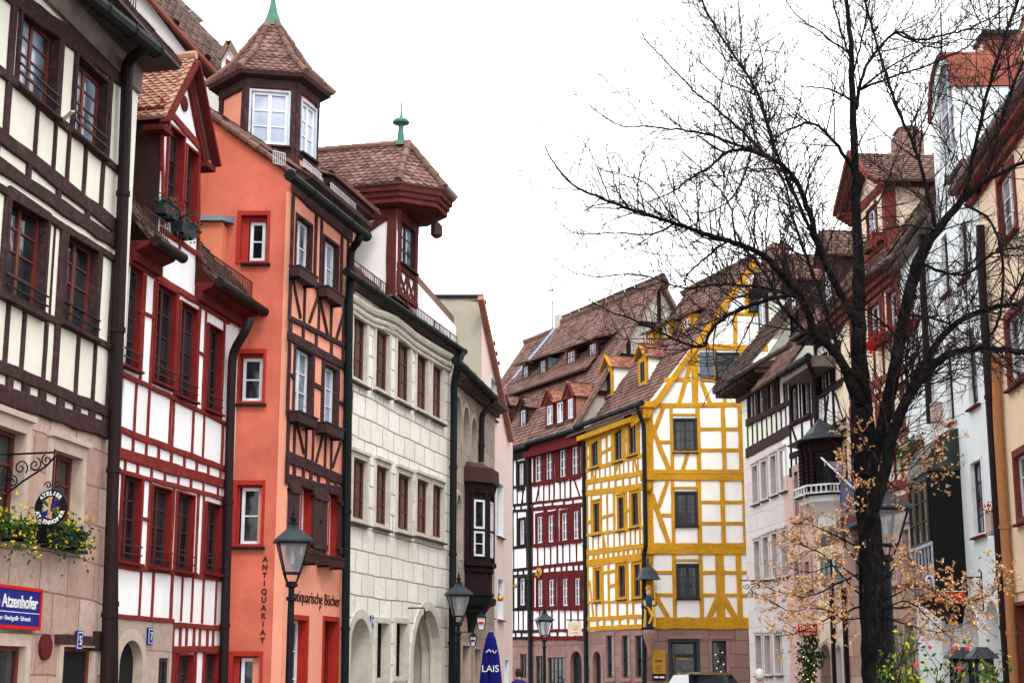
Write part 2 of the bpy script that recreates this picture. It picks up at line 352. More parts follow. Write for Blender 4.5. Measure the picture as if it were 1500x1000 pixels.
def arch(f, root, holes, xl, xr, yt, yb=1010, spring=.35, lin='trim_stone', fill='glass', r=.4, tw=.14, proud=.03, name='doorway', y0=0.0, fillname='doorway_fill', z0=None, uz=None, sash=None):
    if uz: u0, u1, z0, zt = uz
    else:
        u0 = f.uz(xl, 960 if yb > 1000 else (yt+yb)/2, -y0)[0]; u1 = f.uz(xr, 960 if yb > 1000 else (yt+yb)/2, -y0)[0]; zt = f.uz((xl+xr)/2, yt, -y0)[1]
        if z0 is None: z0 = 0.05 if yb > 1000 else f.uz((xl+xr)/2, yb, -y0)[1]
    zs = zt-(u1-u0)*spring*1.3 if spring < .99 else zt
    ring = [(u1, z0)]+archpts(u0, u1, zs, zt)+[(u0, z0)]
    out = [(u1+tw, z0)]+archpts(u0-tw, u1+tw, zs, zt+tw)+[(u0-tw, z0)]
    if holes is not None: holes.append(ring)
    m = MB(); a = y0-proud; b = y0+r; n = len(ring)
    vs = [(p[0], a, p[1]) for p in ring]+[(p[0], a, p[1]) for p in out]+[(p[0], b, p[1]) for p in ring]+[(p[0], y0+.01, p[1]) for p in out]
    fs = []
    for i in range(n-1):
        fs += [(i, i+1, n+i+1, n+i), (i, 2*n+i, 2*n+i+1, i+1), (n+i, n+i+1, 3*n+i+1, 3*n+i)]
    m.add(vs, fs); w = m.build(name, lin, root, f)
    g = MB(); g.prism([(p[0], b-.02, p[1]) for p in ring], (0, .03, 0)); g.build(fillname, fill, w, f)
    if sash:
        s = MB(); c = (u0+u1)/2; s.box(c-.03, c+.03, b-.06, b-.02, z0, zt)
        for k in range(1, 4): s.box(u0, u1, b-.055, b-.022, z0+(zt-z0)*k/4-.015, z0+(zt-z0)*k/4+.015)
        s.build('sash', sash, w, f)
    return w, (u0, u1, z0, zs, zt)
def tiled(mb, P0, P1, Q1, Q0, tw=.19, th=.16, thick=.05, lift=.022, rnd=True):
    P0, P1, Q1, Q0 = map(Vector, (P0, P1, Q1, Q0))
    a = (P1-P0).normalized(); n = a.cross(Q0-P0 if (Q0-P0).length > .01 else Q1-P0).normalized()
    if n.z < 0: n = -n
    b = n.cross(a)
    if b.dot((Q0+Q1)/2-P0) < 0: b = -b
    pl = [((p-P0).dot(a), (p-P0).dot(b)) for p in (P0, P1, Q1, Q0)]
    pts = [P0, P1, Q1] + ([Q0] if (Q1-Q0).length > .02 else [])
    mb.prism(pts, -n*thick)
    A0 = min(p[0] for p in pl); A1 = max(p[0] for p in pl); B1 = max(p[1] for p in pl)
    rows = int(B1/th)+1; cols = int((A1-A0)/tw)+2
    for j in range(rows):
        for i in range(cols):
            ca = A0+(i+(.5 if j % 2 else 0))*tw+R.uniform(-.006,.006); cb = j*th+R.uniform(-.006,.006)
            if not pip((ca, cb+th*.5), pl): continue
            w = tw*.49; rot = R.uniform(-.02, .02); lf = lift*R.uniform(.8, 1.5); s0 = .0 if rnd else 0
            bp = [(-w, th*.32), (-w*.6, .03), (0, -.015), (w*.6, .03), (w, th*.32)] if rnd else [(-w, 0), (w, 0)]
            top = [(w, th*1.1), (-w, th*1.1)]
            vs = []
            for (x, y) in bp: vs.append(P0+a*(ca+x+rot*y)+b*(cb+y)+n*lf)
            for (x, y) in top: vs.append(P0+a*(ca+x+rot*y)+b*(cb+y)+n*.004)
            k = len(bp)
            for (x, y) in bp: vs.append(P0+a*(ca+x+rot*y)+b*(cb+y)+n*(lf-.02))
            mb.add(vs, [tuple(range(k+2))]+[(i_, k+2+i_, k+3+i_, i_+1) for i_ in range(k-1)])
def ridge(mb, P, Q, r=.09, seg=.34):
    P = Vector(P); Q = Vector(Q); L = (Q-P).length; n = max(1, int(L/seg)); d = (Q-P)/n
    for i in range(n):
        a = P+d*i; b = P+d*(i+1.12); k = R.uniform(.95, 1.05)
        mb.tube([a, a+(b-a)*.12, b], [r*1.12*k, r*1.12*k, r*.86*k], 8)
def pipe(f, root, pts, r, mat, name='drainpipe', rings=True):   # pts (px,py,off)
    P = [f.L(*p) for p in pts]; Q = [P[0]]
    for i in range(1, len(P)-1):   # round the bends
        a, b, c = P[i-1], P[i], P[i+1]; l = min(.14, (a-b).length*.4, (c-b).length*.4)
        p0 = b+(a-b).normalized()*l; p2 = b+(c-b).normalized()*l
        Q += [p0, p0*.25+b*.5+p2*.25, p2]
    Q.append(P[-1]); m = MB(); m.tube(Q, r, 10)
    if rings:
        a, b = P[-2], P[-1]; n = max(1, int((a-b).length/1.9))
        for i in range(1, n+1):
            c = a+(b-a)*(i/(n+.5)); dd = (b-a).normalized()*.035; m.tube([c-dd, c+dd], r*1.2, 10)
    return m.build(name, mat, root, f, smooth=False)
def gutter(f, root, p, q, r=.08, mat='gutter_black', name='gutter'):
    a = f.L(*p); b = f.L(*q); m = MB(); m.tube([a, b], r, 10); n = max(2, int((b-a).length/.8))
    for i in range(n+1):
        c = a+(b-a)*(i/n); dd = (b-a).normalized()*.02; m.tube([c-dd, c+dd], r*1.12, 10)
    return m.build(name, mat, root, f)
def railing(m, P, Q, h, n, up=(0,0,1), t=.012):
    P = Vector(P); Q = Vector(Q); up = Vector(up)
    m.bar(P, Q, t, t); m.bar(P+up*h, Q+up*h, t*1.3, t*1.3)
    for i in range(n+1):
        c = P+(Q-P)*i/n; m.bar(c, c+up*h, t, t, up=(0,1,0) if abs((Q-P).normalized().y) < .9 else (1,0,0))
def txt(s, f, root, u, z, h, mat, y=-.01, name='lettering', align='LEFT', ext=.004, sx=1.0, space=1.0, rotz=0, bold=.0, mw=None, label=None, fitw=None):
    cu = bpy.data.curves.new(name, 'FONT'); cu.body = s; cu.size = h/.72; cu.align_x = align; cu.extrude = ext; cu.space_character = space; cu.offset = bold
    o = bpy.data.objects.new('tmp_text', cu); C.objects.link(o); bpy.context.view_layer.update()
    me = bpy.data.meshes.new_from_object(o.evaluated_get(bpy.context.evaluated_depsgraph_get()))
    bpy.data.objects.remove(o); me.name = name; me.materials.clear(); me.materials.append(M[mat])
    if fitw:
        xs = [v.co.x for v in me.vertices]; sx = fitw/(max(xs)-min(xs))
    T = mw if mw is not None else Matrix.Translation((u, y, z)) @ Matrix.Rotation(math.pi/2, 4, 'X')
    me.transform(T @ Matrix.Diagonal((sx, 1, 1, 1)))
    return link(name, me, root, f, label)
def leaves(mb, c, rad, n, size, flat=.3):
    c = Vector(c)
    for _ in range(n):
        while True:
            p = Vector((R.uniform(-1,1), R.uniform(-1,1), R.uniform(-1,1)))
            if p.length < 1: break
        p = c+Vector((p.x*rad[0], p.y*rad[1], p.z*rad[2])); leaf(mb, p, size*R.uniform(.6, 1.3))
def leaf(mb, p, s, d=None):
    d = d or Vector((R.gauss(0,1), R.gauss(0,1), R.gauss(0,1)-.3)).normalized(); a = d.orthogonal().normalized()
    a = Matrix.Rotation(R.uniform(0, 6.28), 3, d) @ a; n = d.cross(a)
    mb.add([p, p+d*s*.45+a*s*.32+n*s*.1, p+d*s, p+d*s*.45-a*s*.32+n*s*.1], [(0,1,2),(0,2,3)])
def planter(f, xl, xr, yt, yb, off, mat, label, group, flower=None, green=0, hang=0.0, uz=None, y=.0, depth=.2, fn=40, size=.05):
    if uz: u0, u1, z0, z1 = uz
    else:
        u0 = f.uz(xl, (yt+yb)/2, off)[0]; u1 = f.uz(xr, (yt+yb)/2, off)[0]; z1 = f.uz((xl+xr)/2, yt, off)[1]; z0 = f.uz((xl+xr)/2, yb, off)[1]
    t_ = thing('flower_box', label, 'flower box', loc=f.M @ Vector(((u0+u1)/2, -off, z0)), group=group)
    m = MB(); d = depth; ya = -off
    m.hexa([(u0+.02,ya+.02,z0),(u1-.02,ya+.02,z0),(u1-.02,ya+d-.02,z0),(u0+.02,ya+d-.02,z0),(u0,ya,z1),(u1,ya,z1),(u1,ya+d,z1),(u0,ya+d,z1)])
    m.box(u0-.015, u1+.015, ya-.015, ya+d+.015, z1, z1+.02); m.build('box', mat, t_, f)
    for ub_ in (u0+.1, u1-.13): m = MB(); m.box(ub_, ub_+.03, ya+.02, 0, z0-.035, z0-.005); m.build('bracket', 'iron', t_, f)
    if green:
        m = MB(); 
        for _ in range(green):
            p = Vector((R.uniform(u0-.05,u1+.05), ya+R.uniform(-.12,d), z1+abs(R.gauss(0,.09)) if R.random() > hang else z1-abs(R.gauss(0,.18)))); 
            if p.z < z1: p.y = ya-R.uniform(.02,.1)
            leaf(m, p, size*1.3)
        m.build('foliage', 'leaf_green', t_, f)
    if flower:
        m = MB()
        for _ in range(fn):
            p = Vector((R.uniform(u0-.05,u1+.05), ya+R.uniform(-.12,d), z1+.02+abs(R.gauss(0,.12)) if R.random() > hang else z1-abs(R.gauss(0,.16))))
            if p.z < z1: p.y = ya-R.uniform(.04,.12)
            for _k in range(5): leaf(m, p, size*.7)
        m.build('flowers', flower, t_, f)
    return t_
# ============================================================ A: cream house with dark timbers (left edge)
fA = fpx(-160, 16.0, 156, 21.6)
A = thing('timber_house', 'cream house with dark brown timbers over a sandstone ground floor, at the left edge', 'house', fA)
zs = fA.uz(75, 603)[1]; ze = fA.uz(182, 92)[1]+.25; H = []; HS = []
kw = dict(lin='dark_timber', sash='sash_brown', nv=2, nh=4, r=.17, tw=.05, sill='dark_timber', bars=True, proud=.045)
win(fA, A, H, 25, 82, 28, 146, glass='glass_sky', **kw); win(fA, A, H, 106, 153, 98, 210, glass='glass_sky', **kw)
win(fA, A, H, 7, 65, 296, 447, glass='glass', **kw); win(fA, A, H, 92, 140, 351, 482, glass='glass', **kw)
win(fA, A, H, -85, -25, -60, 70, **kw); win(fA, A, H, -100, -35, 240, 405, **kw)
wall(fA, A, rect(0, fA.len, zs, ze), H, 'cream', 7, name='wall')
T = TF(fA, .034, k=.84)
T.h((0,-20,160,102), .30, -70, 184); T.h((0,106,160,240), .13, -70, 178); T.h((0,200,159,325), .24, -70, 172); T.h((0,243,157,350), .22, -70, 170)
T.h((0,276,160,376), .12, -70, 168); T.h((0,430,155,507), .12, -70, 165); T.h((0,538,150,602), .17, -70, 160); T.h((0,577,150,629), .26, -70, 158)
a, b, c, d = (0,-10,160,110), (0,106,160,240), (0,200,159,325), (0,243,157,350)
e, g, h, i = (0,276,160,376), (0,430,155,507), (0,538,150,602), (0,577,150,629)
T.posts([(16,.16),(-30,.14),(86,.12),(108,.10),(158,.12),(184,.2)], a, b, .12)
T.posts([(-25,.1),(9,.14),51,78,98,122,(148,.1),(176,.2)], b, c, .07)
T.posts([(-10,.3),(40,.12),(84,.14),(126,.14),(165,.2)], c, d, .1)
T.posts([(-30,.14),(4,.12),(75,.0001),(87,.17),(143,.09),(164,.22)], e, g, .12)
T.posts([(-20,.08),(8,.08),32,64,(80,.16),111,136,(159,.2)], g, h, .075)
T.posts([(-10,.25),(12,.2),(36,.25),(60,.22),(87,.25),(111,.22),(133,.22),(155,.3)], h, i, .25)
T.build('dark_timber', A)
kw = dict(lin='trim_sand', sash='sash_brown', nv=2, nh=3, r=.2, tw=.13, proud=.03, sill='iron', head=.07)
win(fA, A, HS, -40, 33, 622, 765, **kw); win(fA, A, HS, 74, 116, 664, 788, **kw)
win(fA, A, HS, -70, 33, 944, 1080, lin='trim_sand', sash='sash_brown', nv=3, nh=2, r=.15, tw=.12, sill=None)
win(fA, A, HS, 88, 135, 947, 1060, lin='trim_sand', sash='sash_brown', nv=1, nh=1, r=.14, tw=.1, sill=None, name='doorway', glass='black')  # black pane stands in for the shaded interior
wall(fA, A, rect(0, fA.len, 0, zs), HS, 'sandstone_a', 7, y0=.02, name='ground_floor_wall')
m = MB(); m.box(*[fA.uz(82, 935)[0], fA.uz(137, 935)[0]], -.03, .1, fA.uz(110, 944)[1], fA.uz(110, 930)[1]); m.box(fA.uz(137,930)[0]+.02, fA.uz(152,930)[0], -.04, .1, fA.uz(145, 953)[1], fA.uz(145, 924)[1]); m.build('lintel', 'dark_timber', A, fA)
m = MB(); u, z = fA.uz(66, 947); m.tube([(u, .1, z), (u, -.03, z)], [.16, .16], 16); m.build('oval_vent', 'maroon', A, fA)
# eave : fascia board, soffit, gutter and roof
g0 = fA.L(182, 96); L_ = fA.len; zt = fA.L(215, 58, .55).z
m = MB(); m.box(0, L_, -.06, .02, g0.z-.22, zt+.05); m.build('fascia', 'board_grey', A, fA)
m = MB(); m.hexa([(0,-.6,zt+.05),(L_+.1,-.6,zt+.05),(L_+.1,.1,zt+.02),(0,.1,zt+.02),(0,-.6,zt+.1),(L_+.1,-.6,zt+.1),(L_+.1,.1,zt+.1),(0,.1,zt+.1)]); m.build('soffit', 'soffit', A, fA)
m = MB(); tiled(m, (0,-.62,zt+.14), (L_+.12,-.62,zt+.14), (L_+.12,3.4,zt+4.6), (0,3.4,zt+4.6)); tiled(m, (L_+.12,7.4,zt+.14), (0,7.4,zt+.14), (0,3.4,zt+4.6), (L_+.12,3.4,zt+4.6), .4, .4)
m.poly([(L_+.02,-.4,zt+.05),(L_+.02,7.2,zt+.05),(L_+.02,3.4,zt+4.45)]); m.build('roof', 'tile_dark', A, fA)
gutter(fA, A, (60,-60,.65), (228,73,.65), .11)
pipe(fA, A, [(213,52,.65),(212,72,.62),(187,90,.14),(155,1008,.14)], .085, 'pipe_brown')
m = MB(); P = fA.L(170,0,.5); Q = fA.L(198,20,.5); railing(m, P, Q, .25, 8, (0,.0,1)); m.build('snow_guard', 'iron', A, fA)
m = MB()
for (x0,y0,x1,y1) in ((82,22+95,95,150),): m.bar(fA.L(92,176,.05), fA.L(107,163,.55), .05, .02)
m.build('plank_stub', 'sign_cream', A, fA)
planter(fA, -30, 46, 768, 782, .30, 'black', 'black window box with yellow flowers, left of the round shop sign', 'window boxes with yellow flowers', 'flower_yellow', 460, .35, fn=70, size=.05)
planter(fA, 68, 128, 776, 796, .30, 'black', 'black window box with yellow flowers, right of the round shop sign', 'window boxes with yellow flowers', 'flower_yellow', 360, .4, fn=45, size=.05)
# blue shop sign
s = thing('shop_sign', 'blue shop sign with red border on the sandstone wall at the left edge', 'sign', fA)
u0 = fA.uz(-90, 890, .06)[0]; u1 = fA.uz(58, 890, .06)[0]; z0 = fA.uz(58, 918, .06)[1]; z1 = fA.uz(58, 867, .06)[1]
m = MB(); m.box(u0, u1, -.06, -.02, z0, z1); m.build('board', 'sign_blue', s, fA)
m = MB(); w = .04
m.box(u0-w, u1+w, -.075, -.02, z1, z1+w); m.box(u0-w, u1+w, -.075, -.02, z0-w, z0); m.box(u0-w, u0, -.075, -.02, z0, z1); m.box(u1, u1+w, -.075, -.02, z0, z1); m.build('frame', 'sign_red', s, fA)
hh = z1-z0
txt('Galerie Atzenhofer', fA, s, u1-.08, z0+hh*.50, hh*.36, 'sign_white', y=-.066, align='RIGHT', sx=1.0, bold=.004)
txt('Zeichnungen · Druckgrafik · Schmuck', fA, s, u1-.25, z0+hh*.14, hh*.13, 'sign_white', y=-.066, align='RIGHT', sx=1.0)
m = MB(); m.box(u0, u1, -.064, -.06, z0+hh*.36, z0+hh*.38); m.build('line', 'sign_white', s, fA)
def number_plate(f, px, py, s_, lab, off=.02):
    t_ = thing('house_number', lab, 'house number', f); u, z = f.uz(px, py, off)
    m = MB(); m.box(u-.09, u+.09, -off-.01, 0, z-.12, z+.12); m.build('plate', 'sign_blue', t_, f)
    m = MB(); m.box(u-.075, u+.075, -off-.013, -off-.010, z-.105, z+.105); m.build('rim', 'sign_white', t_, f)
    m = MB(); m.box(u-.062, u+.062, -off-.016, -off-.013, z-.092, z+.092); m.build('field', 'sign_blue', t_, f)
    txt(s_, f, t_, u, z-.06, .12, 'sign_white', y=-off-.02, align='CENTER')
number_plate(fA, 116, 937, '5', 'small blue number plate on the dark lintel of the sandstone house')
# round artist sign on a scrolled iron bracket, facing the street
Yr = 18.4; o = at(75, 743, Yr); s = thing('hanging_sign', 'round black sign reading Atelier Atzenhofer hanging from a scrolled iron bracket', 'sign', loc=o)
Wm = Matrix.Translation(o) ; Wm = Wm @ Matrix.Rotation(math.radians(-16), 4, 'Z')
rr = .215
m = MB(); n = 40; vs = []
for y_, r_ in ((-.016,rr),(-.016,rr*.62),(.016,rr*.62),(.016,rr)): vs += [(r_*math.cos(2*math.pi*k/n), y_, r_*math.sin(2*math.pi*k/n)) for k in range(n)]
m.add(vs, [(q*n+k, q*n+(k+1)%n, ((q+1)%4)*n+(k+1)%n, ((q+1)%4)*n+k) for q in range(4) for k in range(n)]); m.build('ring', 'black', s, Wm)
m = MB()
for a_ in (.3, 1.4, 2.5, 3.7, 5.2): m.bar((0,0,0), (rr*.66*math.cos(a_),0,rr*.66*math.sin(a_)), .012, .012, up=(0,1,0))
m.build('spoke', 'iron', s, Wm)
def ringtext(st, rad, a_mid, step, flip):
    n = len(st)
    for i, ch in enumerate(st):
        if ch == ' ': continue
        a = a_mid+(i-(n-1)/2)*step*(-1 if not flip else 1)
        rot = a-math.pi/2 if not flip else a+math.pi/2
        Tm = Matrix.Rotation(math.pi/2, 4, 'X') @ Matrix.Translation((math.cos(a)*rad, math.sin(a)*rad, .022)) @ Matrix.Rotation(rot, 4, 'Z') @ Matrix.Translation((0,-.022,0))
        txt(ch, Wm, s, 0, 0, .047, 'sign_white', align='CENTER', mw=Tm, name='letter', bold=.003)
ringtext('ATELIER', rr*.79, math.pi/2, .27, False); ringtext('ATZENHOFER', rr*.82, -math.pi/2, .27, True)
m = MB(); m.bar((-.12,-.03,.1), (.12,-.03,-.10), .035, .01, up=(0,1,0)); m.build('green_brush', 'leaf_green', s, Wm)
m = MB(); m.bar((-.1,-.035,-.13), (.05,-.035,.02), .035, .01, up=(0,1,0)); m.prism([(.05,-.03,.0),(.11,-.03,.03),(.14,-.03,.09),(.08,-.03,.08)], (0,-.01,0)); m.build('blue_brush', 'sign_blue', s, Wm)
m = MB(); m.bar((0,-.04,-.13), (0,-.04,.12), .03, .01, up=(0,1,0)); m.build('upright_brush', 'leaf_dry', s, Wm)
def spiral(m, c, r0, turns, a0, t, hand=1, n=26, ax=(1,0,0), az=(0,0,1)):
    c = Vector(c); ax = Vector(ax); az = Vector(az); P = []
    for i in range(n+1):
        k = i/n; a = a0+hand*turns*2*math.pi*k; r = r0*(1-.85*k); P.append(c+ax*math.cos(a)*r+az*math.sin(a)*r)
    m.tube(P, t, 5)
m = MB(); m.tube([(-1.0,0,.66),(.0,0,.66)], .013, 6); m.tube([(0,0,.70),(0,0,rr)], .012, 6); m.tube([(-1.0,0,.72),(-1.0,0,-.1)], .014, 6)
m.tube([(-1,0,.05),(-.72,0,.12),(-.42,0,.32),(-.1,0,.5),(.02,0,.62)], .012, 6)
for (x, z, r_, h_) in ((-.1,.57,.075,1),(-.26,.52,.09,-1),(-.45,.49,.1,1),(-.68,.42,.14,-1),(-.85,.2,.12,1),(-.55,.33,.07,-1)):
    spiral(m, (x,0,z), r_, 1.4, R.uniform(0,6), .010, h_)
for k in (-1, 1): spiral(m, (k*.06,0,rr+.05), .05, 1.2, 0 if k > 0 else math.pi, .009, k)
m.build('bracket', 'iron', s, Wm)
# ============================================================ B: white house with red timbers
fB = fpx(159, 21.9, 331, 26.25)
B = thing('timber_house', 'white house with red timbers and a gabled loading dormer, beside the cream house', 'house', fB)
H = []; HS = []; H2 = []
kw = dict(lin='red_paint', sash='shutter_brown', nv=2, nh=4, r=.13, tw=.02, sill='maroon', bars='shutter_brown', proud=.04, glass='glass')
for w_ in ((177,204,388,538),(225,254,420,563),(260,286,447,583),(301,322,479,602)): win(fB, B, H, *w_, **kw)
for w_ in ((175,203,697,822),(219,247,714,830),(256,281,723,835),(299,320,738,838)): win(fB, B, H, *w_, **kw)
zs = fB.uz(210, 906)[1]; zs2 = fB.uz(300, 952)[1]
kw['bars'] = False; kw['sill'] = None
win(fB, B, H2, 256, 279, 959, 1060, **kw); win(fB, B, H2, 296, 316, 957, 1060, **kw)
L_ = fB.len; us = fB.uz(251, 940)[0]; zd = fB.uz(372, 466, .55)[1]+.05
zeB = fB.L(272, 382, .40).z-.02     # eave height
# outline, with the gable of the dormer standing up out of the wall
dz0 = fB.uz(236, 140)[1]; ul = fB.uz(236, 250)[0]; ur = fB.uz(290, 300)[0]; um = (ul+ur)/2; zap = fB.uz(275, 97)[1]; dzr = fB.uz(293, 206)[1]; dze = (dz0+dzr)/2
kd = dict(lin='red_paint', sash='shutter_brown', nv=1, nh=3, r=.16, tw=.03, sill='maroon', proud=.045)
win(fB, B, H, 243, 266, 190, 309, **kd); win(fB, B, H, 269, 287, 219, 331, **kd)
wall(fB, B, [(0,zs), (us,zs), (us, zs2), (L_, zs2), (L_, zeB), (ur, zeB), (ur, dze), (um, zap), (ul, dze), (ul, zeB), (0, zeB)], H, 'white', .4, name='wall')
wall(fB, B, [(us, 0), (L_, 0), (L_, zs2), (us, zs2)], H2, 'white', 3, name='lower_wall', y0=.005)
m = MB(); m.box(0.01, L_-.01, .42, 6, .1, zeB-.02); m.build('rear_wall', 'white', B, fB)
T = TF(fB, .030, k=.66)
t0 = (174,384,325,482); t1 = (174,545,322,617); t2 = (174,629,325,685); t3 = (174,664,325,708); t4 = (174,690,320,728); t5 = (174,829,320,847); t6 = (174,902,320,915)
T.h((150,358,330,468), .16, 160, 334); T.h(t1, .10, 163, 333); T.h(t2, .15, 163, 332); T.h(t3, .26, 163, 332); T.h(t4, .10, 163, 331); T.h(t5, .11, 163, 331)
T.h((165,901,252,909), .10, 165, 252); T.h((252,915,320,919), .12, 252, 330); T.h((252,951,320,950), .17, 252, 330)
up = (150,366,330,472)
T.posts([(208,.08),(222,.06),(257,.05),(289,.05),(298,.05),(325,.06)], up, t1, .06)
T.b(203,455,222,464,.07); T.b(287,514,300,521,.07)
T.posts([197,216,(248,.05),(252,.04),281,297,(324,.06)], t1, t2, .05)
T.blocks(176, 322, 8, t2, t3, .07); T.blocks(180, 318, 7, t3, t4, .05)
T.posts([(205,.07),(216,.04),(251,.05),(287,.06),(295,.04),(324,.05)], t4, t5, .06)
T.b(203,758,218,761,.07)
T.posts([204,222,(250,.08),(265,.02),(280,.03),296,(315,.04),(325,.06)], t5, t6, .045)
T.blocks(253, 322, 7, (252,915,320,919), (252,951,320,950), .07)
T.posts([(252,.1),(284,.05),(320,.05)], (252,951,320,950), (252,1030,320,1030), .05)
# dormer timbers
T.b(237,160,237,330,.10); T.b(290,222,290,380,.07); T.b(236,150,293,217,.2); T.b(243,318,290,348,.09); T.b(262,322,262,365,.05)
T.h((234,335,292,375), .12)
T.build('red_timber', B)
kA = dict(r=.14, tw=.16, lin='trim_sand')
arch(fB, B, HS, 173, 207, 937, fill='black', **kA)  # black sheet in the arch paints the dark of the interior
win(fB, B, HS, 229, 244, 963, 1060, lin='trim_sand', sash='sash_dark', r=.08, tw=.05, nv=1, nh=3, sill=None, proud=.01)
wall(fB, B, rect(0, us, 0, zs), HS, 'stone_b', .45, y0=-.02, name='ground_floor_wall')
number_plate(fB, 220, 931, '7', 'small blue number plate on grey stone beside the arched doorway', .04)
m = MB(); u, z = fB.uz(269, 152); m.tube([(u, .02, z), (u, -.025, z)], [.13, .13], 16); m.build('round_vent', 'maroon', B, fB)
# dormer roof, verges, cheek
m = MB(); ov = .15; bk = 3.2
for s_ in (-1, 1):
    hw = (ur-ul)/2+.30; ze_ = dze-.30*(zap-dze)/((ur-ul)/2)
    a = (um+s_*hw, -ov, ze_+.08); b = (um+s_*hw, bk, ze_+.08); c = (um, bk, zap+.12); d = (um, -ov, zap+.12)
    tiled(m, a, b, c, d, .15, .085) if s_ > 0 else tiled(m, b, a, d, c, .15, .085)
ridge(m, (um, -ov-.02, zap+.15), (um, bk, zap+.15), .07); m.build('dormer_roof', 'tile_salmon', B, fB)
m = MB()
for s_ in (-1, 1):
    hw = (ur-ul)/2+.32; ze_ = dze-.32*(zap-dze)/((ur-ul)/2)
    m.bar((um+s_*hw, -ov-.02, ze_-.02), (um, -ov-.02, zap+.03), .05, .15, up=(0,1,0)); m.bar((um+s_*(hw-.18), -ov+.12, ze_+.0), (um, -ov+.12, zap-.12), .16, .06, up=(0,1,0))
    m.box(um+s_*(hw-.34), um+s_*hw, -ov, .2, ze_-.12, ze_-.03)
m.box(ul-.22, ul+.02, -.1, bk, dze-.28, dze-.12); m.build('verge', 'maroon', B, fB)
m = MB(); m.box(ul-.02, ul+.03, .012, bk, zeB-.1, dze); m.box(ur-.03, ur+.02, .012, bk, zeB-.1, dze); m.build('dormer_cheek', 'shutter_brown', B, fB)
# main roof left and right of dormer + eaves
m = MB()
for (ua, ub) in ((-.1, ul-.05), (ur+.05, L_+.10)):
    tiled(m, (ua,-.34,zeB+.08), (ub,-.34,zeB+.08), (ub,3.2,zeB+4.4), (ua,3.2,zeB+4.4))
tiled(m, (ul-.05,2.1,zeB+3.14), (ur+.05,2.1,zeB+3.14), (ur+.05,3.2,zeB+4.4), (ul-.05,3.2,zeB+4.4))
m.build('roof', 'tile_dark', B, fB)
for (ua, ub) in ((-.1, ul-.02), (ur+.02, L_+.10)):
    m = MB(); m.hexa([(ua,-.3,zeB-.04),(ub,-.3,zeB-.04),(ub,.0,zeB-.16),(ua,0,zeB-.16),(ua,-.34,zeB+.03),(ub,-.34,zeB+.03),(ub,0.3,zeB+.05),(ua,.3,zeB+.05)])
    m.box(ua, ub, -.12, .02, zeB-.26, zeB-.12); m.build('eave', 'maroon', B, fB)
for (ua, ub) in ((-.1, ul+.02), (ur+.0, L_+.12)):
    m = MB(); m.tube([(ua,-.42,zeB+.02),(ub,-.42,zeB+.02)], .085, 10); m.build('gutter', 'pipe_brown', B, fB)
    m = MB(); railing(m, (ua,-.2,zeB+.24), (ub-.1,-.2,zeB+.24), .3, int((ub-ua)/.08)); m.build('snow_guard', 'shutter_brown', B, fB)
pipe(fB, B, [(366,468,.42),(361,482,.40),(341,516,.12),(339,560,.12),(327,1008,.12)], .075, 'pipe_brown')
pipe(fB, B, [(167,640,.1),(167,1008,.1)], .06, 'pipe_brown')
planter(fB, 243, 264, 301, 318, .22, 'lead', 'grey flower box with red geraniums under the left gabled dormer window', 'dormer flower boxes', 'flower_red', 60, .3, fn=14, size=.05)
planter(fB, 268, 288, 325, 345, .22, 'lead', 'grey flower box with straggly plants under the right gabled dormer window', 'dormer flower boxes', 'flower_red', 70, .3, fn=8, size=.05)
# ============================================================ Z: grey gable rising behind the first two houses
fZ = Fac(((180-750)/F0*31, 31), ((345-750)/F0*33, 33))
Z = thing('rear_house', 'grey rendered gable with an old brown tiled roof rising behind the cream house', 'house', fZ)
a = fZ.L(190,-25); b = fZ.L(307,106); wall(fZ, Z, [(-3, 0), (b.x+.6, 0), (b.x+.6, b.z-.75), (a.x-.5, a.z+.55), (-3, a.z+.55)], [], 'grey_gable', 6)
m = MB(); n_ = Vector((b.x-a.x, 0, b.z-a.z)); a2 = a-n_*.6; b2 = b+n_*.35
tiled(m, b2+Vector((0,-.15,.1)), b2+Vector((0,7,.1)), a2+Vector((0,7,.1)), a2+Vector((0,-.15,.1)), .2, .17); m.build('roof', 'tile_dark', Z, fZ)
m = MB(); m.bar(a2+Vector((0,-.16,-.02)), b2+Vector((0,-.16,-.02)), .06, .09, up=(0,1,0)); m.build('verge', 'terracotta', Z, fZ)
# steep neighbour roof seen beside the turret
p = at(238,-20,36); q = at(335,98,36); r_ = at(330,125,34); k = at(225,20,34)
Zr = thing('rear_roof', 'weathered brown tiled roof slope behind the spired turret', 'roof', loc=(p.x,p.y,0))
m = MB(); tiled(m, k, r_, q, p, .22, .18); tiled(m, at(240,0,36.2), at(350,105,36.2), at(345,90,36.4), at(236,-25,36.4), .22, .2); m.build('tiles', 'tile_dark', Zr)
m = MB(); m.prism([(k.x,k.y+.2,0),(r_.x,r_.y+.2,0),r_+Vector((0,.15,-.1)),k+Vector((0,.15,-.1))], (0,2,0)); m.build('wall', 'grey_gable', Zr)
Zd = thing('roof_dormer', 'little white gable with a red window peeping over the roof left of the spired turret', 'dormer', loc=at(335,90,34))
m = MB(); a = at(324,110,34); b = at(348,118,34); c = at(335,66,34); m.prism([a, b, b+Vector((0,0,.45)), c, a+Vector((0,0,.6))], (0,1.5,0)); m.build('wall', 'white', Zd)
m = MB(); m.prism([at(331,85,33.95), at(339,92,33.95), at(339,108,33.95), at(331,102,33.95)], (0,.03,0)); m.build('window', 'red_paint', Zd)
m = MB(); m.bar(at(321,86,33.9), at(335,61,33.9), .08, .12); m.bar(at(335,61,33.9), at(350,88,33.9), .08, .12); m.build('roof', 'tile_brown', Zd)
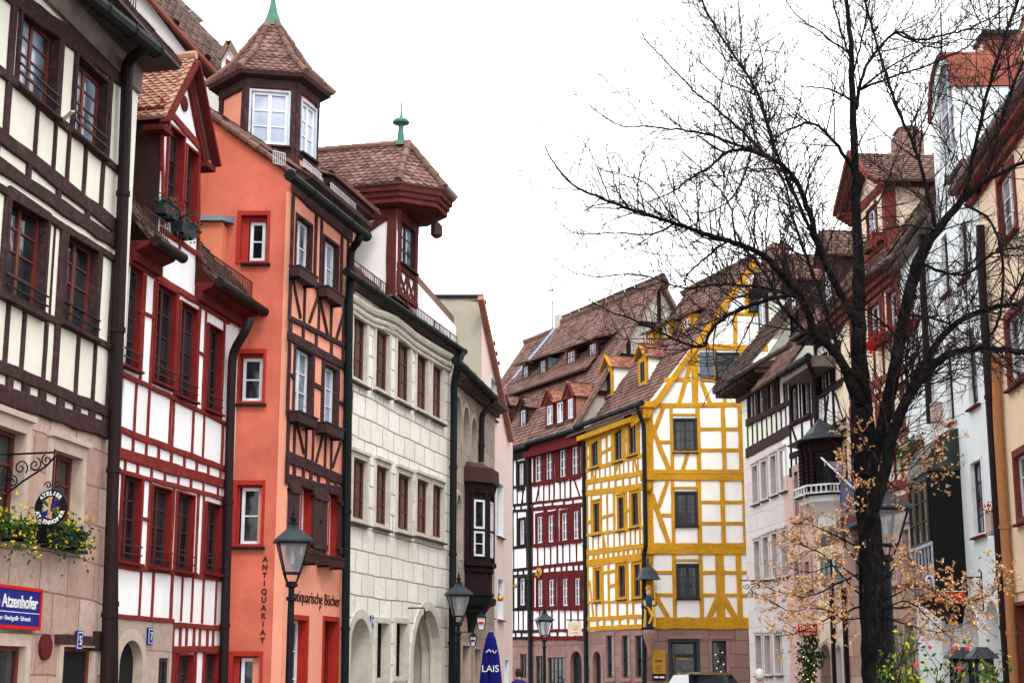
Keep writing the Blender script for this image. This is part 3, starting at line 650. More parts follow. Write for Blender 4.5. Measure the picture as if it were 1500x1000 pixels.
# ============================================================ C: orange corner house
fC = fpx(411, 26.25, 504.5, 29.25); Cx = fC.p0.x
fC2 = Fac((-7.2, 26.25), (Cx, 26.25))
O = thing('corner_house', 'narrow orange rendered house with brown timbers and dark shutters, below the spired turret', 'house', fC)
zsC = fC.uz(460, 716)[1]; e0 = fC.L(427,256,.0); zeC = e0.z
H = []; HS = []; HG = []
kw = dict(lin='dark_timber', sash='sash_white', nv=2, nh=2, r=.16, tw=.04, proud=.03, sill=None, glass='glass_sky')
win(fC, O, H, 432, 455, 323, 399, **kw); win(fC, O, H, 473, 494, 354, 428, **kw); kw['nh'] = 3
win(fC, O, H, 430, 456, 512, 606, **kw); win(fC, O, H, 471, 493, 537, 623, **kw)
wall(fC, O, rect(0, fC.len, zsC, zeC), H, 'orange_lit', .5, name='wall')
kw = dict(lin='red_frame', sash='sash_white', nv=2, nh=3, r=.24, tw=.02, proud=.015, sill=None, glass='glass')
win(fC, O, HS, 440, 457, 710, 812, **kw); win(fC, O, HS, 481, 496, 722, 817, **kw)
kw['tw'] = .07; win(fC, O, HS, 421, 448, 907, 1040, **kw); kw['sash'] = 'red_paint'; kw['glass'] = 'maroon'; win(fC, O, HS, 473, 493, 909, 1040, name='doorway', **kw)
wall(fC, O, rect(0, fC.len, 0, zsC), HS, 'orange_lit', .5, y0=.0, name='ground_floor_wall')
a = fC2.uz(308, 168); b = fC2.uz(427, 252); k = (b[1]-a[1])/(b[0]-a[0]); W2 = fC2.len
kg = dict(lin='red_frame', sash='sash_white', nv=1, nh=2, r=.2, sill='black', tw=.07, proud=.02, glass='glass')
def gw(xl, xr, yt, yb, sl, sr, st, sb):
    win(fC2, O, HG, sl, sr, st, sb, lin='sash_grey', sash='sash_white', nv=1, nh=2, r=.2, sill=None, tw=.0, proud=-.17, glass='glass', name='casement')
    u0, z1 = fC2.uz(xl, yt); u1, z0 = fC2.uz(xr, yb); v0, y1 = fC2.uz(sl, st); v1, y0 = fC2.uz(sr, sb)
    HG.pop(); HG.append(rect(u0+.07, u1-.05, z0+.02, z1-.08)); m = MB()
    m.box(u0, u0+.07, -.02, .18, z0+.02, z1-.08); m.box(u1-.05, u1, -.02, .18, z0+.02, z1-.08); m.box(u0, u1, -.02, .18, z1-.08, z1); m.box(u0, u1, -.02, .18, z0-.03, z0+.02)
    m.box(u0+.07, v0, .10, .18, z0+.02, z1-.08); m.box(v1, u1-.05, .1, .18, z0+.02, z1-.08) if u1-.05 > v1+.01 else None
    m.box(v0, v1, .1, .18, y1, z1-.08)
    m.build('window_surround', 'red_frame', O, fC2); m = MB(); m.box(v0-.1, u1+.03, -.09, .02, z0-.07, z0-.03); m.build('sill', 'black', O, fC2)
gw(348,394,309,384,364,388,323,380); gw(346,388,511,589,353,384,523,586); gw(342,386,703,798,351,382,713,796); gw(336,383,953,1040,350,376,963,1040)
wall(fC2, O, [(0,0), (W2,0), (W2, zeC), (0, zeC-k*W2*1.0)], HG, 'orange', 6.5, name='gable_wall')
# paler corner quoin strip on the gable side
m = MB(); m.box(W2-.16, W2+.012, -.012, .2, 0.02, zeC-.25); m.build('corner_strip', 'orange_lit', O, fC2)
for (x, y, s_) in ((388, 0, 0),):
    u = fC2.uz(387, 870)[0]; zt = fC2.uz(387, 812)[1]; zb = fC2.uz(387, 943)[1]; st = 'ANTIQUARIAT'; stp = (zt-zb)/len(st)
    m_all = []
    for i, ch in enumerate(st): txt(ch, fC2, O, u, zt-(i+1)*stp+stp*.16, stp*.66, 'dark_letter', y=-.012, align='CENTER', bold=.004)
u, z = fC.uz(424, 877, .01); txt('Antiquarische Bücher', fC, O, u, z-.02, .20, 'dark_letter', y=-.012, fitw=fC.uz(498,879,.01)[0]-u); u2, z2 = fC.uz(467, 889); txt('P', fC, O, u2, z2-.06, .1, 'dark_letter', y=-.012)
# metal flat roofed block against the gable wall
u0 = fC2.uz(292, 320)[0]; u1 = fC2.uz(334, 320)[0]; zt = fC2.uz(330, 325, .5)[1]
m = MB(); m.box(u0-1, u1, -.5, -.001, zt-3.2, zt); m.build('chimney_block', 'orange_light', O, fC2)
m = MB(); m.hexa([(u0-1,-.6,zt),(u1+.03,-.6,zt),(u1+.12,-.002,zt+.12),(u0-1,-.002,zt+.12),(u0-1,-.6,zt+.09),(u1+.03,-.6,zt+.09),(u1+.12,-.002,zt+.24),(u0-1,-.002,zt+.24)]); m.build('block_roof', 'lead_light', O, fC2)
T = TF(fC, .034)
l1 = (424,300,540,376); r1 = (424,399,505,440); r2 = (424,466,500,505); r3 = (422,492,500,534); r4 = (420,604,500,640); r5 = (418,668,502,704); r6 = (416,700,502,722)
T.h((427,272,520,350), .28, 427, 514); T.h(r1, .12, 424, 507); T.h(r2, .09, 422, 506); T.h(r3, .17, 421, 505); T.h(r4, .12, 420, 504); T.h(r5, .20, 419, 504); T.h(r6, .17, 418, 503)
T.posts([(427,.06),(461,.09),(469,.07),(499,.08),(508,.08)], (427,285,520,362), r1, .07)
T.posts([(424,.05),(445,.05),(466,.05),(484,.05),(502,.08)], r1, r2, .05)
T.b(427,405,439,466,.06); T.b(466,430,452,472,.06); T.b(467,436,479,492,.06); T.b(503,455,491,498,.06)
T.blocks(424, 503, 4, r2, r3, .08)
T.posts([(422,.05),(457,.08),(472,.07),(494,.07),(504,.08)], r3, r4, .07); T.b(422,548,430,552,.06); T.b(458,562,472,570,.08); T.b(494,588,504,593,.06)
T.posts([(421,.04),(430,.04),(447,.04),(457,.04),(475,.04),(484,.04),(502,.06)], r4, r5, .05)
T.b(431,610,444,664,.05); T.b(473,630,462,676,.05); T.b(500,640,486,684,.05)
T.blocks(419, 502, 7, r5, r6, .09)
T.build('dark_timber', O)
def shutter(f, root, x0, x1, yt, yb, mat, off=.05, name='shutter'):
    ym = (yt+yb)/2; u0 = f.uz(x0, ym, off)[0]; u1 = f.uz(x1, ym, off)[0]; z1 = f.uz((x0+x1)/2, yt, off)[1]; z0 = f.uz((x0+x1)/2, yb, off)[1]
    m = MB(); n = 3
    for i in range(n): m.box(u0+(u1-u0)*i/n+.004, u0+(u1-u0)*(i+1)/n-.004, -off, -off+.03, z0, z1)
    for zz in (.14, .86): m.box(u0, u1, -off-.025, -off, z0+(z1-z0)*zz-.05, z0+(z1-z0)*zz+.05)
    s_ = m.build(name, mat, root, f); m = MB(); uu = (u0+u1)/2; m.tube([(uu,-off-.001,(z0+z1)/2),(uu,-off-.02,(z0+z1)/2)], .03, 8)
    for zz in (.14, .86): m.box(u0-.06, u0+.02, -off-.03, 0, z0+(z1-z0)*zz-.015, z0+(z1-z0)*zz+.015)
    m.build('hinge', 'iron', s_, f)
shutter(fC, O, 424, 439, 703, 808, 'shutter_brown'); shutter(fC, O, 459, 480, 714, 814, 'shutter_brown'); shutter(fC, O, 497, 506, 724, 820, 'shutter_brown')
for nm, bx in (('upper left', (439,466,398,412)), ('upper right', (480,505,427,441)), ('middle left', (438,466,608,622)), ('middle right', (478,505,624,638)), ('lower left', (446,468,810,823)), ('lower right', (480,506,817,829))):
    planter(fC, *bx, .24, 'shutter_brown', 'empty dark brown window box of the orange house, %s of six' % nm, 'empty brown window boxes', green=6, size=.04)
# roof of C
W_ = fC.len; rk = .70
m = MB(); e = Vector((0,0,zeC)); tiled(m, (-.12,-.3,zeC+.05), (W_+.1,-.3,zeC+.05), (W_+.1,4.6,zeC+.05+4.9*rk), (-.12,4.6,zeC+.05+4.9*rk)); 
tiled(m, (-.12,0,zeC), (-.12,.01,zeC), (-.12,.02,zeC), (-.12,.01,zeC)) if False else None
m.build('roof', 'tile_brown', O, fC)
m = MB(); gv = fC2.L(424, 255, .05); gu = fC2.L(305, 170, .05); dv = (gu-gv).normalized(); ridge(m, gv+Vector((.1,-.02,.0)), gu+dv*2+Vector((0,-.02,.03)), .06, .2); m.build('verge_tiles', 'tile_brown', O, fC2)
m = MB(); m.hexa([(-.05,-.32,zeC-.02),(W_+.1,-.32,zeC-.02),(W_+.1,.02,zeC-.12),(-.05,.02,zeC-.12),(-.05,-.35,zeC+.04),(W_+.1,-.35,zeC+.04),(W_+.1,.02,zeC+.2),(-.05,.02,zeC+.2)]); m.build('soffit', 'fascia', O, fC)
gutter(fC, O, (425,257,.38), (537,346,.38), .095)
m = MB(); railing(m, fC.L(408,238,.0)+Vector((0,.1,.0)), fC.L(425,250,.0)+Vector((0,.1,.1)), .22, 6); railing(m, (.2,-.05,zeC+.22), (1.1,-.05,zeC+.22), .2, 16); railing(m, (1.6,-.05,zeC+.22), (W_-.1,-.05,zeC+.22), .2, 20); m.build('snow_guard', 'tin', O, fC)
pipe(fC, O, [(527,342,.36),(526,352,.36),(514,366,.13),(512,420,.12),(505,1008,.12)], .075, 'gutter_black')
# shed dormer with tile lip, right of the turret
m = MB(); a = fC.L(478,262,-.2); b = fC.L(545,313,-.2); tiled(m, (a.x,-.0,b.z-.0), (b.x,-.0,b.z-.0), (b.x,1.6,b.z+.55), (a.x,1.6,b.z+.55), .18, .15); m.build('shed_roof', 'tile_brown', O, fC)
m = MB(); m.box(a.x+.15, b.x-.2, .25, 1.8, zeC+.2, b.z-.02); m.build('shed_dormer', 'white', O, fC)
m = MB(); m.box(b.x-.38, b.x-.2, .2, .3, zeC+.1, b.z-.02); m.box(a.x+.15, a.x+.3, .2, .3, zeC+.1, b.z-.02); m.box(a.x+.1, b.x-.15, .1, .3, b.z-.16, b.z-.03); m.build('shed_frame', 'brown_timber', O, fC)
# hexagonal turret ------------------------------------------------------------
def turret(root, c, Rb, Re, a0, z0, z1, zt, n, walls, frame, windows, tilem, f2, flare=.45):
    """c: world centre; a0: angle of first corner measured from toward-camera (-y) clockwise to +x"""
    def cor(i, r, z): a = a0+i*2*math.pi/n; return Vector((c.x+r*math.sin(a), c.y-r*math.cos(a), z))
    for i in range(n):
        p, q = cor(i, Rb, 0), cor(i+1, Rb, 0); ff = Fac((p.x,p.y), (q.x,q.y)); h = []
        if i in windows:
            (fa, fb, za, zb, nv, nh, gl) = windows[i]; win(ff, root, h, 0,0,0,0, frame[1], 'sash_white', nv, nh, r=.08, tw=.03, proud=.045, uz=(ff.len*fa, ff.len*fb, za, zb), sill=frame[0], glass=gl)
        wall(ff, root, rect(0, ff.len, z0, z1), h, walls[i], .1, name='turret_wall')
        T_ = TF(ff, .03, wob=.4); L = ff.len
        for (u, w) in ((.06,.13),(L-.06,.13)): beam2(T_.mb, (u, z0), (u, z1), w, .035)
        beam2(T_.mb, (0,z1-.1), (L,z1-.1), .2, .045); 
        if i in windows:
            fa, fb, za, zb = windows[i][:4]
            beam2(T_.mb, (0,za-.1), (L,za-.1), .13, .04); 
            for u in (L*fa-.07, L*fb+.07): beam2(T_.mb, (u, z0), (u, z1), .09, .03)
            beam2(T_.mb, (.1,z0), (L-.1,za-.15), .06, .02); beam2(T_.mb, (L-.1,z0), (.1,za-.15), .06, .026)
        T_.mb.build('turret_frame', frame[0], root, ff)
    m = MB(); m.poly([cor(i, Rb+.02, z1+.0) for i in range(n)]); m.add([cor(i, Rb, z1-.02) for i in range(n)]+[cor(i, Re*.97, z1+.02) for i in range(n)], [(i, (i+1)%n, n+(i+1)%n, n+i) for i in range(n)])
    m.add([cor(i, Re*.97, z1+.02) for i in range(n)]+[cor(i, Re*.99, z1+.09) for i in range(n)], [(i, (i+1)%n, n+(i+1)%n, n+i) for i in range(n)])
    m.build('turret_eave', frame[0], root)
    m = MB(); zk = z1+.1+(Re-Re*flare*1.6)*.75; rk_ = Re*.62; zk = z1+.1+(Re-rk_)*.95
    for i in range(n):
        tiled(m, cor(i,Re,z1+.1), cor(i+1,Re,z1+.1), cor(i+1,rk_,zk), cor(i,rk_,zk), .15, .125, lift=.02)
        tiled(m, cor(i,rk_,zk), cor(i+1,rk_,zk), cor(i+1,.08,zt), cor(i,.08,zt), .15, .125, lift=.02)
        ridge(m, cor(i,Re+.04,z1+.12), cor(i,rk_,zk+.04), .06, .25); ridge(m, cor(i,rk_,zk+.04), cor(i,.08,zt+.02), .06, .25)
    return m.build('turret_roof', tilem, root)
Yc = 28.3; ce = at(395, 110, Yc)
zE = at(411, 112, Yc-.95).z; zB = at(411, 232, Yc-.9).z
zTop = at(394, 33, Yc).z
za = at(411, 213, Yc-.75).z; zb = at(411, 137, Yc-.75).z
turret(O, Vector((ce.x+.02, Yc, 0)), .93, 1.20, math.radians(-19), zB-1.6, zE, zTop, 6, ['orange_lit','orange_lit','orange_lit','shutter_brown','shutter_brown','shutter_brown'][:0] or ['orange_lit','orange_lit','shutter_brown','shutter_brown','shutter_brown','orange_lit'], ('dark_timber','blue_frame'),
       {0: (.10,.86,za,zb,2,3,'glass_turret'), 1: (.2,.85,za-.02,zb-.05,2,3,'glass_turret')}, 'tile_brown', None)
m = MB(); cc = Vector((ce.x+.02, Yc, 0)); m.lathe(cc, [(.20,zTop-.12),(.15,zTop+.05),(.09,zTop+.22),(.05,zTop+.42),(.025,zTop+.62),(.02,zTop+1.1),(.07,zTop+1.2),(.02,zTop+1.3),(.01,zTop+1.9)], 10); m.build('turret_finial', 'copper_green', O)
# ============================================================ D: white ashlar patrician house
fD = fpx(508, 29.4, 661, 36.1)
D = thing('stone_house', 'house of white ashlar blocks with two rows of five windows and an overhanging dormer', 'house', fD)
zeD = fD.uz(516, 414)[1]; H = []; W_ = fD.len
kw = dict(lin='trim_stone', sash='sash_brown', nv=2, nh=3, r=.13, tw=.09, proud=.035, sill='soffit', head=.06, glass='glass')
for w_ in ((515,536,466,556),(549,569,484,571),(580,600,502,586),(609,626,520,600),(632,648,536,612),(515,536,672,760),(549,568,683,768),(581,601,695,776),(609,627,703,781),(632,648,711,787)):
    win(fD, D, H, *w_, **kw)
kw.update(r=.22, sash='iron', nv=4, nh=5, sill=None, head=None, fw=.03)
win(fD, D, H, 550, 568, 912, 992, **kw); win(fD, D, H, 578, 595, 912, 990, **kw)
arch(fD, D, H, 512, 540, 905, r=.5, tw=.18, lin='trim_stone', fill='niche', fillname='niche')
w, (u0,u1,z0,z1,zt) = arch(fD, D, H, 604, 645, 893, r=.75, tw=.2, lin='trim_stone', fill='door_wood', spring=.42)
m = MB(); m.box((u0+u1)/2-.03, (u0+u1)/2+.03, .66, .74, 0, zt-.05); m.box(u0, u1, .66, .74, z1-.08, z1+.05)
for k in (0,1):
    for j in (0,1): m.box(u0+.12+k*(u1-u0)/2, u0+(u1-u0)/2*(k+1)-.12, .69, .74, .25+j*1.1, 1.2+j*1.05)
m.build('door_panel', 'door_wood', w, fD)
m = MB(); 
for k in (1,2): 
    ring = [(u1-.01,.1)]+archpts(u0+.01, u1-.01, z1, zt-.01, 14)+[(u0+.01,.1)]; m.tube([(p[0], .0+.2*k, p[1]) for p in ring], .05, 6)
m.build('arch_moulding', 'trim_stone', D, fD)
u0 = fD.uz(513, 980)[0]; u1 = fD.uz(528, 980)[0]; zb = fD.uz(520, 983)[1]
m = MB(); m.box(u0, u1, .44, .47, .2, zb); m.build('hatch', 'maroon', D, fD)
wall(fD, D, rect(0, W_, 0, zeD), H, 'ashlar_white', 6)
# two-part cornice that dips and rises
m = MB()
for k, (dy, rr, off) in enumerate(((0,.09,.07),(12,.06,.05),(20,.045,.03))):
    P = [fD.L(x, y+dy, off) for x, y in ((509,433),(518,438),(533,449),(548,457),(562,461),(578,468),(592,479),(606,491),(620,500),(640,512),(660,523))]
    m.tube(P, rr, 8)
m.build('cornice', 'trim_stone', D, fD)
number_plate(fD, 545, 910, '9', 'small blue number plate on white ashlar between arch and barred window')
gutter(fD, D, (508,398,.24), (680,515,.24), .075)
m = MB(); zg = fD.L(516,403,.24).z; m.hexa([(-.1,-.2,zg),(W_+.1,-.2,zg),(W_+.1,.05,zg-.12),(-.1,.05,zg-.12),(-.1,-.2,zg+.05),(W_+.1,-.2,zg+.05),(W_+.1,.05,zg+.1),(-.1,.05,zg+.1)]); m.build('soffit', 'fascia', D, fD)
rD = .95
m = MB(); tiled(m, (-.1,-.2,zg+.08), (W_+.1,-.2,zg+.08), (W_+.1,3.9,zg+.08+4.1*rD), (-.1,3.9,zg+.08+4.1*rD), .18, .15)
tiled(m, (W_+.1,8.2,zg+.08), (-.1,8.2,zg+.08), (-.1,3.9,zg+.08+4.28*rD), (W_+.1,3.9,zg+.08+4.28*rD), .5, .4); m.build('roof', 'tile_red', D, fD)
m = MB(); g_ = [(0,0,zg-.1),(0,8,zg-.1),(0,3.9,zg+4.28*rD-.1)]; m.prism(g_, (.3,0,0)); m.prism([(p[0]+W_-.3,p[1],p[2]) for p in g_], (.3,0,0)); m.build('gable_wall', 'white', D, fD)
m = MB(); railing(m, (.1,-.08,zg+.22), (W_,-.08,zg+.22), .22, 60); railing(m, (.1,.1,zg+.42), (W_,.1,zg+.42), .16, 16); m.build('snow_guard', 'shutter_brown', D, fD)
pipe(fD, D, [(677,516,.26),(672,530,.25),(665,560,.14),(662,1008,.14)], .085, 'pipe_dark')
m = MB(); P = fD.L(598,890,.02); m.tube([P, P+Vector((0,-.35,0)), P+Vector((0,-.38,-.25))], .018, 6); m.build('iron_hook', 'iron', D, fD)
# --- big dormer with an overhanging half-hexagon roof
du0 = fD.uz(581, 430, .25)[0]; du1 = fD.uz(609, 440, .25)[0]; uc = (du0+du1)/2; yf = -.25
zb = fD.uz(583, 440, .25)[1]; zt = fD.uz(583, 306, .25)[1]
hd = []; dfr = fD.shifted(du0, du1, yf); w0 = dfr.uz(585,360)[0]; w1 = dfr.uz(606,360)[0]; zw1 = dfr.uz(594, 326)[1]; zw0 = dfr.uz(594, 390)[1]
arc = archpts(w0, w1, zw1-.2, zw1, 8)
win(dfr, D, hd, 0,0,0,0, 'redbrown', 'sash_dark', 2, 3, r=.1, tw=.03, proud=.05, uz=(w0, w1, zw0, zw1), glass='glass_sky', sill='gutter_black')
wall(dfr, D, rect(0, dfr.len, zb+.1, zt), hd, 'white', .1, name='dormer_front')
T = TF(dfr, .04, wob=.5); L = dfr.len
for u in (.08, L-.08): beam2(T.mb, (u, zb+.12), (u, zt), .17, .04)
beam2(T.mb, (0,zw0-.12), (L,zw0-.12), .14, .05); beam2(T.mb, (0,zb+.16), (L,zb+.16), .12, .05); beam2(T.mb, (0,zt-.1), (L,zt-.1), .22, .05); beam2(T.mb, (L/2,zb), (L/2,zw0-.15), .07, .035)
for k in (0,1):
    a = .16+k*(L/2-.1); b = L/2-.04+k*(L/2-.12)
    n_ = 7
    for s_ in (1,-1):
        pts = [((a+b)/2+s_*(b-a)/2*math.cos(math.pi*i/n_)*.9, zb+.1+(zw0-.2-zb-.1)*i/n_) for i in range(n_+1)]
        for p, q in zip(pts, pts[1:]): beam2(T.mb, p, q, .055, .03, seg=9)
T.mb.build('dormer_frame', 'redbrown', D, dfr)
cf = Fac((fD.M @ Vector((du0, 4.0, 0))).to_2d()[:], (fD.M @ Vector((du0, yf+.02, 0))).to_2d()[:])
wall(cf, D, rect(0, cf.len, zb+.1, zt), [], 'white', .1, name='dormer_cheek')
T = TF(cf, .035, wob=.5); L = cf.len; beam2(T.mb, (L-.1,zb+.12), (L-.1,zt), .2, .04); beam2(T.mb, (L-1.75,zb), (L-1.75,zt), .14, .04); beam2(T.mb, (0,zt-.1), (L,zt-.1), .2, .045); beam2(T.mb, (L-1.7,zt-1.05), (L-.15,zt-.12), .15, .03)
T.mb.build('dormer_cheek_frame', 'redbrown', D, cf)
m = MB(); m.box(du1-.1, du1, yf+.02, 4, zb+.12, zt); m.build('dormer_far_cheek', 'redbrown', D, fD)
m = MB(); a = fD.L(616, 372, -.3); m.hexa([(du1+.05,-.1,zt-1.35),(du1+.55,-.1,zt-1.35),(du1+.55,1.5,zt-1.0),(du1+.05,1.5,zt-1.0),(du1+.05,-.1,zt-1.28),(du1+.55,-.1,zt-1.28),(du1+.55,1.5,zt-.9),(du1+.05,1.5,zt-.9)]); m.box(du1+.02, du1+.35, 0.05, 1.5, zb-.4, zt-1.36); m.build('side_dormer', 'redbrown', D, fD)
# roof
hw = (du1-du0)/2
def eavepts(o, yb=4.5):   # outline, near side -> far side
    return [(uc-hw-o, yb), (uc-hw-o, yf-.15), (uc-hw*.45-o*.3, yf-.50-o*.9), (uc+hw*.45+o*.3, yf-.50-o*.9), (uc+hw+o, yf-.15), (uc+hw+o, yb)]
ov = .42; ze0 = zt+.38
m = MB(); rings = [(eavepts(.0), zt+.02), (eavepts(.30), zt+.06), (eavepts(.30), zt+.16), (eavepts(.35), zt+.18), (eavepts(.36), zt+.27), (eavepts(.41), zt+.29), (eavepts(.42), zt+.40)]
for (a, za), (b, zb_) in zip(rings, rings[1:]):
    n = 6; m.add([(p[0],p[1],za) for p in a]+[(p[0],p[1],zb_) for p in b], [(i,i+1,n+i+1,n+i) for i in range(n-1)])
m.poly([(p[0],p[1],zt+.02) for p in rings[0][0]]); m.poly([(p[0],p[1],zt+.405) for p in rings[-1][0]]); m.build('dormer_cornice', 'redbrown', D, fD)
e = [Vector((p[0],p[1],ze0+.05)) for p in eavepts(ov+.06)]
zr = fD.hit(593, 213, Vector((uc,0,0)), Vector((1,0,0))); ap = Vector((uc, yf-.0, zr.z)); rb = Vector((uc, 4.5, zr.z))
m = MB(); tiled(m, e[0], e[1], ap, rb, .17, .14); tiled(m, e[1], e[2], ap, ap, .17, .14); tiled(m, e[2], e[3], ap, ap, .17, .14); tiled(m, e[3], e[4], ap, ap, .17, .14); tiled(m, e[4], e[5], rb, ap, .17, .14)
for k in (1,2,3,4): ridge(m, e[k]+Vector((0,0,.04)), ap+Vector((0,0,.05)), .075, .28)
ridge(m, rb+Vector((0,0,.05)), ap+Vector((0,0,.06)), .07, .3); m.build('dormer_roof', 'tile_brown', D, fD)
q = fD.hit(583, 211, Vector((uc,0,0)), Vector((1,0,0))); qt = fD.hit(585, 148, Vector((uc,0,0)), Vector((1,0,0))); h = qt.z-q.z
m = MB(); m.lathe((uc, ap.y+.18, q.z-.05), [(.14,0),(.08,h*.12),(.05,h*.45),(.07,h*.47),(.18,h*.52),(.19,h*.56),(.14,h*.61),(.05,h*.65),(.022,h*.7),(.015,h*1.0)], 10); m.build('finial', 'copper_green', D, fD)
lan = thing('hanging_lantern', 'small brown hexagonal lantern hanging under the tip of the overhanging tiled dormer roof', 'lantern', loc=fD.M @ Vector((uc+.1, yf-.62, zt-.55)))
m = MB(); m.lathe((uc+.1, yf-.62, zt-.48), [(.02,0),(.07,.02),(.13,.07),(.13,.28),(.07,.34),(.02,.37)], 6); m.build('body', 'shutter_brown', lan, fD)
m = MB(); m.tube([(uc+.1, yf-.62, zt-.12), (uc+.1, yf-.62, zt+.08)], .015, 5); m.build('chain', 'iron', lan, fD)
# ============================================================ E: brown stone house with arched windows and an oriel
fE = fpx(664, 36.3, 724, 41.2)
E = thing('stone_house', 'small brown stone house with three round arched upper windows and a dark carved oriel', 'house', fE)
H = []; W_ = fE.len; zeE = fE.uz(722, 600)[1]+.05; zeE2 = fE.uz(668, 545)[1]
for w_ in ((665,675,580,650),(677,687,596,664),(689,698,612,676)):
    arch(fE, E, H, w_[0], w_[1], w_[2], yb=w_[3], r=.25, tw=.12, lin='trim_sand', fill='glass', name='window', fillname='glass', spring=.5)
arch(fE, E, H, 667, 675, 724, yb=818, r=.25, tw=.12, lin='trim_sand', fill='glass', name='window', fillname='glass', spring=.5)
win(fE, E, H, 676, 688, 945, 1060, lin='trim_sand', sash='sash_dark', r=.3, sill=None); win(fE, E, H, 694, 704, 950, 1060, lin='trim_sand', sash='sash_dark', r=.3, sill=None, name='doorway')
wall(fE, E, rect(0, W_, 0, zeE2), H, 'stone_e', 5)
m = MB(); m.box(-.0, W_+.1, -.12, .02, zeE2-.3, zeE2-.02); m.box(0, W_+.1, -.22, .02, zeE2-.14, zeE2+.04); m.build('cornice', 'fascia', E, fE)
gutter(fE, E, (668,528,.36), (724,583,.36), .10)
m = MB(); zg = fE.L(700,560,.36).z; tiled(m, (0,-.34,zg+.05), (W_+.15,-.34,zg+.05), (W_+.15,3.5,zg+2.7), (0,3.5,zg+2.7), .2, .17); m.build('roof', 'tile_brown', E, fE)
m = MB(); m.hexa([(0,-.34,zg-.02),(W_+.1,-.34,zg-.02),(W_+.1,0,zg-.15),(0,0,zg-.15),(0,-.34,zg+.03),(W_+.1,-.34,zg+.03),(W_+.1,0.2,zg+.05),(0,.2,zg+.05)]); m.build('soffit', 'soffit', E, fE)
pipe(fE, E, [(723,584,.36),(722,592,.35),(706,606,.12),(705,676,.12)], .075, 'pipe_brown')
# white skewed parapet above E/D junction
m = MB(); a = fE.L(612,415,-.2); b = fE.L(668,478,-.2); m.prism([b, b+Vector((0,0,-1.0)), (a.x,a.y,b.z-1.0), a], (0,.25,0)); m.build('parapet', 'white', E, fE)
m = MB(); m.bar(a+Vector((0,.1,.05)), b+Vector((0,.1,.05)), .4, .1, up=(0,1,0)); m.build('parapet_cap', 'tile_brown', E, fE)
# oriel: half hexagon bay
ou0 = fE.uz(681, 760, 0)[0]; ou1 = ou0+1.5
yo = -.46
def zat(y, off=.4): return fE.uz(697, y, off)[1]
orl = thing('oriel', 'dark carved wooden oriel window with a copper hood on the brown stone house', 'oriel', loc=fE.M @ Vector(((ou0+ou1)/2, 0, zat(905))))
nq = lambda k, z: [(ou0-k,0.02,z),(ou0-k,min(-.01,yo*.25-k*.5),z),(ou0+.4-k*.4,min(-.03,yo-k),z),(ou1-.4+k*.4,min(-.03,yo-k),z),(ou1+k,min(-.01,yo*.25-k*.5),z),(ou1+k,0.02,z)]
def shell(m, prof):
    for (k, z), (k2, z2) in zip(prof, prof[1:]): m.add(nq(k,z)+nq(k2,z2), [(i,i+1,7+i,6+i) for i in range(5)])
    m.poly(nq(*prof[0])); m.poly(nq(*prof[-1]))
z = [zat(v) for v in (900, 885, 872, 826, 818, 700, 684, 676)]
m = MB(); shell(m, [(-.42,z[0]-.35),(-.34,z[0]-.1),(-.2,z[0]),(-.05,z[1]),(.08,z[1]+.05),(.1,z[2])]); m.build('base', 'bay_black', orl, fE, label=None)
m = MB(); shell(m, [(0,z[2]),(.0,z[3]),(.1,z[3]+.02),(.1,z[4]),(0,z[4]+.01),(0,z[5]-.3),(.05,z[5]-.25),(.1,z[5]-.05),(.13,z[5])]); m.build('body', 'black_timber', orl, fE)
m = MB(); shell(m, [(.17,z[5]),(.15,z[6]+.1),(.05,z[7]),(-.12,z[7]+.12)]); m.build('hood', 'shutter_brown', orl, fE)
Q = nq(0, 0)
for i in (0, 1, 2, 3, 4):
    p, q = [fE.M @ Vector(v) for v in (Q[i], Q[i+1])]; ff = Fac((p.x,p.y), (q.x,q.y)); L = ff.len; m = MB()
    for u in (.05, L-.05): m.tube([(u,-.03,z[3]),(u,-.03,z[5]-.1)], [.05,.045], 8)
    m.box(.02, L-.02, -.05, 0, z[2]+.05, z[2]+.12); m.box(.02, L-.02, -.05, 0, z[3]-.12, z[3]-.03)
    m.build('pilaster', 'black_timber', orl, ff)
    if L > .3:
        zm = z[5]-1.15; g = MB()
        sash_mesh(g, .10, L-.10, z[4]+.12, zm-.03, .0-.01, 2 if L > .6 else 1, 2, fw=.05, dep=.04); sash_mesh(g, .10, L-.10, zm+.03, z[5]-.42, -.01, 2 if L > .6 else 1, 1, fw=.05, dep=.04); w_ = g.build('window', 'sash_white', orl, ff)
        g = MB(); g.box(.1, L-.1, -.025, -.02, z[4]+.12, z[5]-.42); g.build('glass', 'glass', w_, ff)
# ============================================================ F: pink gabled house
fF2 = Fac((-4.5, 41.6), ((703.5-750)/F0*41.6, 41.6)); fF = fpx(703.5, 41.6, 751, 47)
Fh = thing('gabled_house', 'plain pink rendered house with a beige blind side wall and a steep gable edge', 'house', fF)
zt = fF2.uz(704, 437)[1]; zlo = fF.uz(748, 640)[1]; W_ = fF.len; H = []
kw = dict(lin='pale_blue', sash='sash_white', nv=1, nh=2, r=.2, tw=.03, proud=.01, sill='soffit', glass='glass_sky')
for w_ in ((719,727,556,612),(716,721,714,779),(728,737,708,785),(716,722,848,903),(729,737,848,906),(716,722,966,1040),(739,745,966,1040)): win(fF, Fh, H, *w_, **kw)
wall(fF, Fh, [(0,0),(W_,0),(W_,zlo),(0,zt)], H, 'pink', .3); wall(fF2, Fh, rect(0, fF2.len, 0, zt), [], 'grey_beige', 5, name='side_wall')
